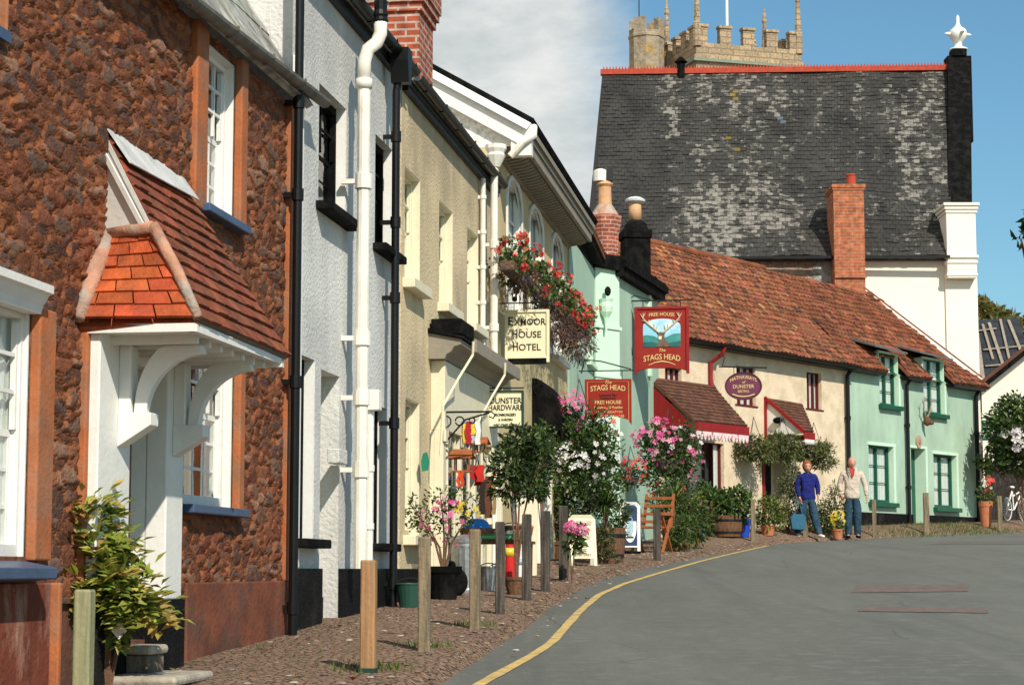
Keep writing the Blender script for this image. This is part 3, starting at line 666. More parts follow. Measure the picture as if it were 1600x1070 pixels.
for a, b in ((.1, .42), (.52, .9)): dm.box(hd[0]+.07, hd[1]-.07, .585, .6, zl(.72)+a*1.6, zl(.72)+b*1.6)
dm.build('door', M['cream'], porch, bevel=.01)
# hood geometry
HE = f.cross(310, 497, pa0-.04); yE, zE = HE.y, HE.z; xl = pa0-.06; xr = f.hit(447, 548, yE).x
xt = f.hit(168, 205).x; zT = f.hit(168, 205).z; xg = xt
A = Vector((xl+.02, yE, zE)); B = Vector((xr, yE-.02, zE-.02)); T0 = Vector((xt, .02, zT)); T1 = Vector((xr-.06, .02, zT-.02))
tf = .47                                     # where the half hip meets the main slope
G = A.lerp(T0, tf)                            # foot of the gablet on the slope
nm = quadn(A, B, T1, T0)
if nm.y > 0: nm = -nm
th = MB()
MAPm = bil(A, B, T1, T0)
tiles(th, MAPm, nm, 10, 13, .022, lambda i, j, u, v: vcol((1, 1, 1), .22, .1), m=0, jit=.25)
th.slab(A, B, T1, T0, -nm*.03, 1)
hd_ = th.build('tiled_hood', [M['tile_brown'], M['oldgutter']], porch)
HW = Vector((xl-.06, .01, zE)); GW = Vector((xt, .01, G.z))
nh = quadn(HW, A, G, GW)
if nh.x > 0: nh = -nh
hb = MB(); tiles(hb, bil(HW, A, G, GW), nh, 3, 7, .018, lambda i, j, u, v: vcol((1, 1, 1), .2, .12), jit=.2, keep=None)
hb.slab(HW-nh*.07, A-nh*.03, G-nh*.07, GW-nh*.03, -nh*.03, 0); hb.build('tiled_hip', M['tile_sunlit'], porch)
mo = MB()
mo.tube([A+nh*.005, A.lerp(G, .5)+Vector((-.01, -.01, .01)), G+Vector((0, 0, .01))], [.028, .034, .036], 8)
mo.tube([HW+Vector((-.01, -.04, 0)), HW.lerp(GW, .55)+Vector((-.04, -.04, 0)), GW+Vector((-.02, -.04, 0))], [.035, .055, .045], 8)
mo.tube([GW+Vector((-.02, -.02, .0)), G+Vector((-.02, 0, .0))], [.035, .035], 8)
mo.build('mortar_fillet', M['mortar'], porch, smooth=True)
gb = MB(); o_ = Vector((-.012, 0, 0)); th_ = Vector((.03, 0, 0))
gb.add([GW+o_, G+o_, T0+o_, GW+th_, G+th_, T0+th_], [(0, 1, 2), (5, 4, 3), (0, 3, 4, 1), (1, 4, 5, 2), (2, 5, 3, 0)])
d_ = (T0-G).normalized(); gb.bar(G+Vector((-.010, .05, 0)), T0+Vector((-.010, .05, -.03)), .010, .03)
gb.build('gablet', M['white'], porch)
fl = MB(); n_ = nm; up_ = (T1-B).normalized(); p0, p1 = T0+Vector((-.04, 0, .01)), T1+Vector((0, 0, .01))

fl.slab(p0-up_*.26+n_*.03, p1-up_*.18+n_*.03, p1+n_*.02, p0+n_*.02, n_*.008); fl.build('lead_flashing', M['lead'], porch)
fr = MB(); fr.box(xl+.03, xr-.05, yE+.01, yE+.06, zE-.07, zE-.03); fr.box(xl+.02, xl+.06, yE+.02, 0, zE-.07, zE-.025); fr.box(xr-.1, xr-.05, yE, 0, zE-.09, zE-.05)
fr.box(xl+.05, xr-.08, yE+.08, .0, zE-.06, zE-.045)
for k in range(7): xx = xl+.25+(xr-xl-.5)*k/6; fr.box(xx-.02, xx+.02, yE+.07, -.02, zE-.11, zE-.06)
fr.build('hood_frame', M['white'], porch)
def brace(xc, zlow, zcorb):
    b = MB(); w_ = .06; zt_ = zE-.10; yy = yE+.07; y0 = pf; n = 12; out_ = []; inn = []
    b.box(xc-w_, xc+w_, y0-.07, y0, zlow, zt_)                         # wall post
    b.prism([(y0, zlow-.17), (y0, zlow+.02), (y0-.19, zlow+.02), (y0-.19, zlow-.05)], lambda y, z: (xc-w_*1.15, y, z), lambda y, z: (xc+w_*1.15, y, z))
    rz = zt_-zlow; ry = abs(yy-(y0-.07))
    for i in range(n+1):
        a = math.pi/2*i/n
        inn.append((yy+.05-( ry-.0)*(0) + -0 + (1-math.cos(0))*0 if False else y0-.15-(ry-.09)*(1-math.cos(a)), zlow+(rz-.05)*math.sin(a)))
        out_.append((y0-.08-(ry-.03)*(1-math.cos(a))**1.1*.99, zlow+.0+(rz+.0)*min(1, math.sin(a)*1.22)))
    b.prism(inn+out_[::-1], lambda y, z: (xc-.035, y, z), lambda y, z: (xc+.035, y, z))
    return b.build('arched_brace', M['white'], porch, bevel=.006)
zcor = f.hit(192, 652, pf).z
brace((pa0+pa1)/2+.1, zcor, zcor-.1); brace((pb0+pb1)/2, zcor, zcor-.1)
st = MB()
for k, (d, z, a0, b0) in enumerate(((-.26, zl(.71), X(190, 1000, -.1), X(258, 1000, -.26)), (-.50, zl(.56), X(186, 1040, -.2), X(328, 1045, -.50)))):
    st.box(a0, b0, d, .55 if k == 0 else 0, -.4, z-.05); st.box(a0-.015, b0+.015, d-.02, .55 if k == 0 else 0, z-.05, z, 1)
st.build('doorstep', [M['step'], M['steptop']], porch, bevel=.02)
# ---- roof, boarded eave and gutter
zg = zl(4.50); zg0 = zl(4.28); gx0 = 4.0
gm = MB(); gutter(gm, (0, -.15, f.hit(252, -6, -.15).z-.16), (f.hit(508, 148, -.15).x, -.15, f.hit(480, 138, -.15).z+.03), .055); gm.build('gutter', M['oldgutter'], c1)
rf = MB(); pa = Vector((0, -.13, ZT-.06)); pb = Vector((W+.12, -.13, ZT+.04)); pr = 2.1; hh = 3.7
pc_ = Vector((W+.12, pr, ZT+hh)); pd = Vector((0, pr, ZT+hh)); nn = quadn(pa, pb, pc_, pd); nn = nn if nn.z > 0 else -nn
tiles(rf, bil(pa, pb, pc_, pd), nn, 14, 7, .012, lambda i, j, u, v: vcol((1, 1, 1), .15, .04)); rf.slab(pa, pb, pc_, pd, -nn*.05)
rf.slab((0, pr, ZT+hh), (W+.12, pr, ZT+hh), (W+.12, 5.2, ZT), (0, 5.2, ZT), (0, 0, .06)); rf.build('roof', M['slateroof'], c1)

for xx in (.9, 2.3): pass

# ================================================================ grey roughcast house
f = fs(-3.22); X = lambda px, py=890, off=0: f.hit(px, py, off).x; zl = lambda z: z-f.z0
c2 = ft(f, 'grey_house', 'pale grey roughcast house with tarred plinth and two tall black sashes', 'house')
W = X(622)-.02; ze = f.hit(640, 104, -.15).z; ZT = ze+.05
u1 = (X(498, 230), X(541, 230), zl(4.05), zl(5.02)); u2 = (X(586, 300), X(613, 300), zl(4.05), zl(5.06))
g1 = (X(457, 700), X(491, 700), zl(1.36), zl(2.77), .2); gd_ = (X(501, 650), X(530, 650), zl(.62), zl(2.72), .3); g2_ = (X(583), X(603), zl(1.36), zl(2.6), .2)
hs = [u1, u2, g1, gd_, g2_]
shell(c2, 0.004, W, 5.5, ZT, hs, [M['grey_render'], M['grey_render']], rev=.2)
for h, cur in ((u1, 'room'), (u2, 'room'), (g1, 'room'), (g2_, 'room')):
    ww = sash(c2, *h[:4], y=.085, cols=2, rows=2, m='black', ms='black', sill=None, line=False, curtain=cur, fw=.06)
    MB().box(h[0]+(-.08), h[1]+.08, -.13, .085, h[2]-.07, h[2]).build('sill', M['black'], ww, bevel=.01)
    lb = MB(); lb.box(h[1]-.015, h[1]+.003, .004, .085, h[2], h[3]); lb.build('reveal_lining', M['white'], ww)
dd = MB(); dd.box(gd_[0], gd_[1], .27, .31, gd_[2]-.1, gd_[3])
for a, b in ((.08, .45), (.5, .93)): dd.box(gd_[0]+.1, gd_[1]-.1, .255, .27, gd_[2]+2.1*a, gd_[2]+2.1*b)
dd.build('door', M['cream'], c2, bevel=.008)
pl = MB(); zp = zl(1.135)
for a, b in ((X(440)+.3-.3, gd_[0]-.02), (gd_[1]+.02, W+.0)): pl.box(max(a, -.02), b, -.035, .004, -.6, zp)
pl.box(gd_[0]-.02, gd_[1]+.02, .12, .2, -.6, zl(.9)); pl.build('plinth', M['plinth'], c2)
MB().box(gd_[0]-.06, gd_[1]+.06, -.12, .2, -.5, zl(.64)).build('doorstep', M['step'], c2, bevel=.02)
MB().box(-.01, X(462)-.08, -.05, .003, zp, ZT-.9).build('quoin_strip', M['white'], c2, bevel=.01)
gable_roof(c2, -.05, W+.03, -.1, ze-.02, 2.7, ze+1.9, 5.6, ze, M['slateroof'])
gm = MB(); gutter(gm, (-.1, -.14, ze+.03), (W+.0, -.14, ze+.03), .06); gm.box(-.05, W, -.06, .0, ze-.10, ze-.02); gm.build('gutter', M['pipe_black'], c2)
pipe('rainwater_pipe', c2, [(X(463, 500, -.12), -.12, z) for z in (-.1, 1, 3, ze+.5)], .034, 'pipe_black', [(X(463, 500, -.12), -.12, zl(z), 1) for z in (.85, 2.5, 3.9, 4.6)])
xs_ = X(566, 500, -.17)
pipe('soil_pipe', c2, [(xs_, -.17, zp-.0), (xs_, -.17, ze-.62)], .054, 'pipe_white', [(xs_, -.17, zl(z), 1.4) for z in (1.95, 2.55, 3.05, 4.38)])
sp_ = MB(); sp_.tube([(xs_, -.17, ze-.65), (xs_, -.17, ze-.47), (xs_+.01, -.20, ze-.36), (xs_+.03, -.27, ze-.30), (xs_+.04, -.30, ze-.22), (xs_+.04, -.30, ze-.12)], .058, 12); sp_.tube([(xs_, -.17, ze-.7), (xs_, -.17, ze-.62)], .07, 12); sp_.build('pipe_bend', M['pipe_white'], c2, smooth=True)
vt = MB(); vt.lathe(xs_+.04, -.30, [(.055, ze-.13), (.068, ze-.11), (.055, ze-.08), (.066, ze-.06), (.055, ze-.02), (.06, ze+.06), (.03, ze+.09)], 12); vt.build('vent_cowl', M['pipe_black'], c2)
xw = X(578, 700, -.08); pipe('waste_pipe', c2, [(xw, -.08, zp), (xw, -.08, zl(2.55))], .032, 'pipe_white', [(xw, -.08, zl(z), .6) for z in (1.5, 2.0)])
MB().box(xw-.07, xw+.07, -.17, -.01, zl(2.5), zl(2.68)).build('hopper', M['pipe_white'], c2, bevel=.01)
MB().box(xs_-.5, xs_-.2, -.1, .0, zl(1.98), zl(2.1)).build('meter_box', M['grey_render'], c2, bevel=.01)
# brick chimney above, black downpipe at its right edge
ch = MB(); cc = f.cross(560, 0, 1.2); cx0 = None
Yc = 21.0; pL = at(548, 60, Yc); pR = at(656, 60, Yc)
chm = thing('brick_chimney', 'big red brick chimney stack rising behind the grey house and white gable', 'chimney', ((pL.x+pR.x)/2, Yc, 4.5), R(-8))
wv = (pR.x-pL.x)/2; zt = at(600, 6, Yc).z-4.5
MB().box(-wv, wv, 0, .8, 0, zt).build('stack', M['brick'], chm)
MB().box(-wv-.06, wv+.06, -.06, .86, zt, zt+.08).box(-wv-.03, wv+.03, -.03, .83, zt-.09, zt).box(-wv-.08, wv+.08, -.08, .88, zt+.08, zt+.3).build('chimney_cap', M['brick'], chm)
xp_ = X(617, 500, -.12)
pipe('rainwater_pipe', c2, [(xp_, -.12, .1), (xp_, -.12, 1.5), (xp_, -.12, 3), (xp_, -.12, ze-.35), (xp_, -.16, ze-.1)], .037, 'pipe_black', [(xp_, -.12, zl(z), 1.1) for z in (1.0, 2.45, 3.6, 4.3, 5.1)])
hp = MB(); hp.prism([(-.07, ze-.28), (.07, ze-.28), (.13, ze-.08), (.13, ze+.04), (-.13, ze+.04), (-.13, ze-.08)], lambda x, z: (xp_+x*.8, -.25, z), lambda x, z: (xp_+x*.8, -.08, z)); hp.build('hopper', M['pipe_black'], c2)

# ================================================================ beige roughcast house with shop front
f = fs(.66); f = fac(624); X = lambda px, py=890, off=0: f.hit(px, py, off).x; zl = lambda z: z-f.z0
c3 = ft(f, 'beige_house', 'beige roughcast house with three upper windows and a cream shop front below', 'shop')
W = X(772)-.01; ze = f.hit(766, 265, -.15).z; ZT = ze+.06
ups = [(X(632, 350), X(656, 350), zl(3.92), zl(5.03)), (X(686, 400), X(707, 400), zl(3.92), zl(5.03)), (X(730, 430), X(747, 430), zl(3.92), zl(5.04))]
gw = (X(632), X(654), zl(1.45), zl(2.78)); sx0, sx1 = X(671), X(768); sh = (sx0+.12, sx1, zl(1.0), zl(2.75), .25)
shell(c3, 0.0, W, 5.5, ZT, ups+[gw, sh], [M['beige_render'], M['cream']], rev=.2)
for h in ups+[gw]:
    sash(c3, *h, y=.08, cols=2, rows=2, m='cream', ms='cream', sill=(.12, .09), curtain='room' if h is gw else 'drapes')
pl = MB(); pl.box(0.0, sx0-.1, -.03, .0, -.6, zl(1.135)); pl.build('plinth', M['plinth'], c3)
gable_roof(c3, .0, W, -.1, ze, 2.5, ze+1.25, 5.6, ze, M['slateroof'])
gm = MB(); gutter(gm, (.05, -.14, ze+.05), (W-.15, -.14, ze+.03), .06); gm.box(0, W, -.06, .0, ze-.1, ze); gm.box(0, W, -.08, -.061, ze-.05, ze+.05); gm.build('gutter', M['pipe_black'], c3)
# string of cable / bead
# shop front: stall riser, glazing, posts, entablature, canopy
sfm = MB(); y0 = -.14; zs0, zs1 = zl(.95), zl(2.55)
for xx, ww in ((sx0, .14), (sx0+1.05, .09), (sx0+2.0, .09), (sx1-.9, .09), (sx1-.12, .12)):
    sfm.box(xx, xx+ww, y0, y0+.1, -.2, zs1); sfm.box(xx-.02, xx+ww+.02, y0-.025, y0, -.2, zl(.55)); sfm.box(xx-.02, xx+ww+.02, y0-.03, y0, zs1-.12, zs1)
sfm.box(sx0+.01, sx1-.01, y0+.02, y0+.08, -.3, zl(.95)); sfm.box(sx0, sx0+.05, y0+.1, .01, -.3, zs1); sfm.box(sx1-.05, sx1, y0+.1, .01, -.3, zs1)
sfm.box(sx0+.02, sx1-.4, y0-.01, -.001, zs1+.003, zl(3.27))
for i in range(1, 9): xx = sx0+i*(sx1-sx0)/9; sfm.box(xx-.015, xx+.015, y0+.03, y0+.06, zl(.95), zs1)
for k in range(1, 3): z = zl(.95)+k*.52; sfm.box(sx0+.1, sx1-.1, y0+.035, y0+.055, z-.012, z+.012)
sf = sfm.build('shop_front', M['cream'], c3, bevel=.006)
MB().quad((sx0+.1, y0+.05, zl(.95)), (sx1-.1, y0+.05, zl(.95)), (sx1-.1, y0+.05, zs1), (sx0+.1, y0+.05, zs1)).build('glass', M['glass'], sf)
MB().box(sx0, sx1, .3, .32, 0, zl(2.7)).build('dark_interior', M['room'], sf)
cn_ = MB(); zc = zl(3.27)
pr_ = [(0.0, zc+.004), (y0-.03, zc+.004), (y0-.05, zc+.05), (y0-.10, zc+.08), (y0-.13, zc+.13), (y0-.20, zc+.15), (y0-.20, zc+.20), (0.0, zc+.27)]
cn_.prism(pr_, lambda y, z: (sx0-.12, y, z), lambda y, z: (sx1-.35, y, z)); cn_.build('cornice', M['soffit'], sf)
lf = MB(); lf.prism([(0, zc+.275), (y0-.23, zc+.205), (y0-.23, zc+.23), (0, zc+.32)], lambda y, z: (sx0-.16, y, z), lambda y, z: (sx1-.33, y, z)); lf.build('canopy_roof', M['black'], sf)
bx0, bx1 = X(700, 540, -.2), X(740, 540, -.2)
MB().box(bx0+.6, sx1-.3, y0-.26, y0-.225, zc+.13, zc+.27).build('fascia_gutter', M['soffit'], sf, bevel=.006)
MB().box(bx0, bx0+.8, y0-.20, -.02, zc+.26, zc+.42).build('blind_box', M['black'], sf, bevel=.01)
for k, px_ in enumerate((738, 788)):
    xx = X(px_, 560, y0-.28); ar = MB(); ar.tube([(xx, y0-.29, zc+.20), (xx+.02, y0-.28, zc+.06), (xx-.20, y0-.17, zc-.2), (xx-.42, y0-.05, zc-.50), (xx-.44, y0-.03, zc-1.0)], .014, 8); ar.build('downspout', M['cream'], sf)
br = MB(); xb = X(675, 610); yb_ = -.02; zb = zl(2.74)
br.bar((xb, 0, zb), (xb-.0, -.62, zb), .018, .02); br.tube([(xb, -.02, zb-.35), (xb, -.15, zb-.3), (xb, -.35, zb-.08), (xb, -.6, zb-.01)], .01, 6)
for cy, r_ in ((-.14, .06), (-.29, .045), (-.42, .03)):
    br.tube([(xb, cy+r_*math.cos(a*.5), zb-.08-r_*.3+r_*math.sin(a*.5)) for a in range(13)], .008, 6)
br.tube([(xb, -.62, zb), (xb, -.66, zb-.03), (xb, -.64, zb-.07), (xb, -.6, zb-.05)], .009, 6)
br.build('iron_bracket', M['iron'], c3)
# twin pipes at the junction with the hotel
xq = X(765, 500, -.1)
pipe('rainwater_pipe', c3, [(xq-.25, -.06, zl(2.9)), (xq-.25, -.06, ze-.1)], .03, 'pipe_white', [(xq-.25, -.06, zl(3+.42*i), .5) for i in range(7)])
xq2 = X(772, 500, -.14)
pipe('rainwater_pipe', c3, [(xq2, -.14, .2), (xq2, -.14, ze+.35)], .045, 'pipe_white', [(xq2, -.14, zl(z), 1) for z in (2.9, 4.0, 5.0)])
hp = MB(); zz = ze+.1; hp.lathe(xq2, -.16, [(.05, zz), (.09, zz+.08), (.12, zz+.14), (.10, zz+.17), (.13, zz+.22), (.13, zz+.27)], 10); hp.build('hopper', M['pipe_white'], c3)

# ================================================================ ochre hotel
f = fac(775); X = lambda px, py=890, off=0: f.hit(px, py, off).x; zl = lambda z: z-f.z0
c4 = ft(f, 'hotel', 'ochre hotel with white gable verge, deep bracketed eaves and round headed upper windows', 'hotel')
W = X(888)-.01; zso = zl(6.42); zf = zl(6.32)
aw = [(X(792, 350), X(815, 350), zl(4.35), zl(6.27)), (X(827, 380), X(848, 380), zl(4.35), zl(6.27)), (X(862, 400), X(879, 400), zl(4.35), zl(6.27))]
lo = [(X(800), X(822), zl(1.0), zl(2.75)), (X(845), X(862), zl(1.0), zl(2.9))]
shell(c4, 0, W, 6.5, zso, aw+lo, [M['hotel_render'], M['white']], rev=.2)
for h in aw:
    ww = sash(c4, *h, y=.06, cols=2, rows=2, m='white', ms='white', curtain='net', sill=(.12, .08))
    ar = MB(); cx = (h[0]+h[1])/2; r0 = (h[1]-h[0])/2; n = 14; outer = [(cx+(r0+.05)*math.cos(math.pi*i/n), h[3]-.3+(.37)*math.sin(math.pi*i/n)) for i in range(n+1)]
    inn = [(cx+(r0-.03)*math.cos(math.pi*i/n), h[3]-.3+.30*math.sin(math.pi*i/n)) for i in range(n+1)]
    for i in range(n): ar.prism([outer[i], outer[i+1], inn[i+1], inn[i]], lambda x, z: (x, -.02, z), lambda x, z: (x, .0, z))
    for a, b in ((h[0]-.05, h[0]+.03), (h[1]-.03, h[1]+.05)): ar.box(a, b, -.018, 0, h[2], h[3]-.3)
    for sx_ in (0, 1):   # fill between the arch and the square head
        pts = [(cx+(-1 if sx_ else 1)*r0, h[3]+.0)]+[(cx+(-1 if sx_ else 1)*(r0)*math.cos(math.pi/2*i/6), h[3]-.3+.30*math.sin(math.pi/2*i/6)) for i in range(7)]
        ar.prism(pts, lambda x, z: (x, .02, z), lambda x, z: (x, .05, z))
    ar.build('arched_surround', M['white'], ww)
for h in lo: sash(c4, *h, y=.12, cols=2, rows=2, curtain='net')
sf = MB(); ov = -.34; sf.box(0.0, W, ov, -.001, zso, zso+.04); sf.box(-.05, W+.05, ov-.05, ov, zso-.02, zso+.10); sf.box(-.05, W+.05, ov-.075, ov-.04, zso+.104, zso+.17); sf.box(-.06, W+.06, ov-.11, ov-.03, zso+.174, zso+.25); sf.box(0, W, -.06, -.002, zso-.12, zso-.001)
ev = sf.build('eaves', M['soffit'], c4)
mdl = MB(); n = 40
for i in range(n):
    x = .12+(W-.24)*i/(n-1)
    mdl.prism([(-.06, zso-.11), (-.22, zso-.085), (ov+.02, zso-.05), (ov+.02, zso-.004), (-.06, zso-.004)], lambda y, z: (x-.035, y, z), lambda y, z: (x+.035, y, z))
mdl.build('eaves_brackets', M['soffit'], ev)
# gable above the beige roof: verge from front eave up and back
G0 = f.cross(832, 192, -.05); G1 = f.cross(640, 88, -.05); sl = (G1.z-G0.z)/(G1.y-G0.y)
yr_ = 3.0; ye_ = ov-.12; ze_ = zso+.26; zr_ = ze_+sl*(yr_-ye_)
print('gable', G0, G1, sl)
gw_ = MB(); gw_.add([(0.002, 0, zso), (0.002, 6.4, zso), (.002, yr_, zr_-.15), (.002, 0.0, ze_+sl*(0-ye_)-.1)], [(0, 1, 2, 3)]); gw_.build('gable_wall', M['slate'], c4)
dn = Vector((0, yr_-ye_, zr_-ze_)).normalized(); pr2 = Vector((0, -dn.z, dn.y))
vb = MB(); a = Vector((-.12, ye_, ze_)); b = Vector((-.12, yr_, zr_))
vb.slab(a-pr2*.30, b-pr2*.30, b, a, (.13, 0, 0)); vb.slab(a-pr2*.10+Vector((-.05, 0, 0)), b-pr2*.10+Vector((-.05, 0, 0)), b, a, (-.02, 0, 0))
vb.box(-.10, .05, ye_, -.2, zso-.14, ze_-.02)
vb.prism([(ov+.02, zso+.0), (.0, zso), (0, ze_+sl*(0-ye_)-.02), (ye_+.02, ze_-.02)], lambda y, z: (-.02, y, z), lambda y, z: (.0, y, z)); vb.build('bargeboard', M['white'], c4)
gg = MB(); gg.tube([(-.02, ye_-.02, ze_-.02), (-.12, ye_-.03, ze_-.16), (-.16, ye_+.1, ze_-.24), (-.17, -.2, ze_-.42)], .045, 8); gg.build('swan_neck', M['pipe_white'], c4)
rr = MB(); rr.slab(a+Vector((-.02, 0, .0)), b+Vector((-.02, 0, 0)), Vector((W+.1, yr_, zr_)), Vector((W+.1, ye_, ze_)), pr2*.07); rr.slab((-.14, yr_, zr_), (-.14, 6.6, zso), (W+.1, 6.6, zso), (W+.1, yr_, zr_), (0, 0, .07)); rr.build('roof', M['slateroof'] if 0 else M['black'], c4)
rh = MB(); rh.add([(W-.002, 0, zso), (W-.002, 6.4, zso), (W-.002, yr_, zr_)], [(0, 1, 2)]); rh.build('gable_wall', M['hotel_render'], c4)
# canopy over hotel door (quarter-round black canvas)
xa, xb2 = X(831, 640, .0), X(831, 640, .0)+1.0
cv = MB(); n = 10; zc2 = f.cross(850, 672, xa).z; hh = f.cross(840, 590, xa).z-zc2
arc = [(-.42*math.sin(math.pi/2*i/n), zc2+hh*math.cos(math.pi/2*i/n)) for i in range(n+1)]+[(0, zc2)]
# vestibule canopy side
cv.prism(arc, lambda y, z: (xa, y, z), lambda y, z: (xb2, y, z)); cv.box(xa, xb2, -.44, -.41, zc2-.14, zc2-.004)
cv.build('door_canopy', M['black'], c4)
for (x, y) in ((0, 0),): pass
dp = MB(); dp.box(xa+.1, xa+.2, -.1, -.02, .2, zc2); dp.box(xb2-.2, xb2-.1, -.1, -.02, .2, zc2); dp.build('door_pilaster', M['white'], c4)
hotelF = f; hotelX = X

# ================================================================ mint green pub
f = fac(891); X = lambda px, py=890, off=0: f.hit(px, py, off).x; zl = lambda z: z-f.z0
c5 = ft(f, 'pub', 'pale mint green pub with a corner pilaster, black eaves and hanging signs', 'pub')
W = X(931); hs = [(X(897, 440), X(911, 440), zl(4.75), zl(5.45)), (X(917, 460), X(926, 460), zl(4.75), zl(5.3))]; ZT = zl(6.55)
zA, zB = zl(6.62), zl(6.55)
shell(c5, 0.0, W, 6, ZT, hs, [M['mint2'], M['mint_trim']], rev=.15)
for h in hs: sash(c5, *h, y=.11, cols=2, rows=1, m='black', ms='mint_trim', line=False, sill=(.08, .06), fw=.07)
eb = MB(); eb.slab((-.05, -.16, zl(6.9)), (W+.1, -.16, zl(6.6)), (W+.1, .1, zl(6.6)), (-.05, .1, zl(6.9)), (0, 0, .2)); eb.slab((-.05, 0, ZT), (W, 0, ZT), (W, 0, zl(6.6)), (-.05, 0, zl(6.9)), (0, .05, 0)); 
eb.build('eaves_board', M['black'], c5)
rr = MB(); tiles(rr, bil((-.02, -.2, zl(7.1)), (W, -.2, zl(6.8)), (W, 2.4, zl(7.9)), (-.02, 2.4, zl(8.1))), (0, -.4, .9), 18, 12, .03, lambda i, j, u, v: vcol((1, 1, 1), .3), prof=.03, stag=False)
rr.slab((-.02, -.2, zl(7.08)), (W, -.2, zl(6.78)), (W, 2.4, zl(7.88)), (-.02, 2.4, zl(8.08)), (0, .0, -.05)); rr.build('roof', M['pantile'], c5)
# angled front part beyond the pilaster
Bp = f.world(W, 0); Ce = Vector((CA.x, CA.y)); Pe = at(966, 700, Bp.y+.5); fa = math.atan2(Ce.y-Pe.y, Ce.x-Pe.x)
f2 = Fr(Pe.x, Pe.y, fa); z2 = lambda z: z-f2.z0
LW = (Ce-Vector((Pe.x, Pe.y))).length
def toP(v, g_=f2):   # point of frame 2 into the pub's own frame
    p = g_.world(v[0], v[1], v[2]); d = Vector((p.x, p.y))-f.o; return Vector((d.dot(f.u), d.dot(f.n), p.z-f.z0))
class XB(MB):
    pass
def bx2(mb, g_, x0, x1, y0, y1, zz0, zz1, m=0):
    vs = [(x0,y0,zz0),(x1,y0,zz0),(x1,y1,zz0),(x0,y1,zz0),(x0,y0,zz1),(x1,y0,zz1),(x1,y1,zz1),(x0,y1,zz1)]
    mb.add([toP(v, g_) for v in vs], [(0,3,2,1),(4,5,6,7),(0,1,5,4),(1,2,6,5),(2,3,7,6),(3,0,4,7)], m)
b = MB(); hole2 = []
wf = MB(); wall_front(wf, 0, LW, -.8, z2(6.5), hole2, rev=.12); b.add([toP(v) for v in wf.v], wf.f)
bx2(b, f2, 0.01, LW, .3, 4, -.8, z2(6.3)); b.build('angled_wall', M['mint2'], c5)
b = MB()
# pilaster with moulded capital: faces the camera
fp = Fr(Bp.x, Bp.y, math.atan2(Pe.y-Bp.y, Pe.x-Bp.x)); pw = (Vector((Pe.x, Pe.y))-Bp.xy).length
zz = lambda z: z-fp.z0
bx2(b, fp, -.01, pw+.02, -.03, .35, -.8, zz(6.6)); bx2(b, fp, -.04, pw+.06, -.06, .3, zz(5.5), zz(5.56)); bx2(b, fp, -.04, pw+.06, -.06, .3, zz(4.6), zz(4.65)); b.build('corner_pilaster', M['mint_trim'], c5)
b = MB(); cz = fp.hit(939, 480).z; xx = fp.hit(939, 480).x
lt = MB(); lt.lathe(xx, -.12, [(.02, cz-.45), (.03, cz-.3), (.05, cz-.2), (.11, cz-.1), (.13, cz), (.11, cz+.08), (.13, cz+.14)], 10); b.add([toP(v, fp) for v in lt.v], lt.f); b.build('corbel', M['mint_trim'], c5)
b = MB(); lt = MB(); lt.blob(xx, -.16, cz+.28, .06, .06, .09); b.add([toP(v, fp) for v in lt.v], lt.f); b.build('wall_lamp', M['black'], c5)
b = MB(); bx2(b, fp, -.12, pw+.1, -.12, .2, zz(6.6), zz(6.86)); bx2(b, f2, -.1, LW+.05, -.14, .1, z2(6.5), z2(6.66)); bx2(b, f2, -.1, LW+.1, -.2, .0, z2(6.663), z2(6.8)); bx2(b, f2, LW*.72, LW*.76, -.06, -.0, z2(4.9), z2(6.5), 1)
b.build('gutter', [M['black'], M['mint_trim']], c5)
b = MB(); q = [toP(v) for v in ((-.1, -.15, z2(6.8)), (LW+.05, -.15, z2(6.8)), (LW+.05, 2.5, z2(7.2)), (-.1, 2.5, z2(7.2)))]; b.slab(*q, (0, 0, .06)); b.build('rear_roof', M['black'], c5)
# chimneys over the pub: facetted brick stack and tarred stack
def chimney(name, label, px0, px1, pyb, pyt, Y, m, build):
    a = at(px0, pyb, Y); b_ = at(px1, pyb, Y); t = at(px0, pyt, Y); r = thing(name, label, 'chimney', ((a.x+b_.x)/2, Y, a.z), R(6)); build(r, (b_.x-a.x)/2, t.z-a.z); return r
def hexch(r, w_, h):
    MB().lathe(0, 0, [(w_*.86, -.6), (w_*.86, h*.25), (w_*1.0, h*.6), (w_*1.1, h*.95), (w_*1.05, h)], 8, rot=.39).build('stack', M['brick'], r)
    MB().lathe(0, 0, [(w_*.95, h), (w_*.6, h+.16), (w_*.35, h+.26)], 12).build('flaunching', M['mortar'], r)
    MB().lathe(.0, 0, [(.13, h+.2), (.12, h+.55), (.16, h+.6), (.13, h+.66)], 14).build('chimney_pot', M['clay_pot'], r)
    cw = MB(); cw.lathe(-.08, 0, [(.14, h+.66), (.15, h+.86), (.05, h+.9)], 12); cw.build('cowl', M['white'], r)
    cw = MB(); cw.box(.02, .14, -.14, .14, h+.66, h+.92); cw.build('cowl_shield', M['iron'], r)
chimney('brick_chimney', 'small facetted brick chimney with buff pot at the pub eaves', 921, 970, 384, 338, 38, None, hexch)
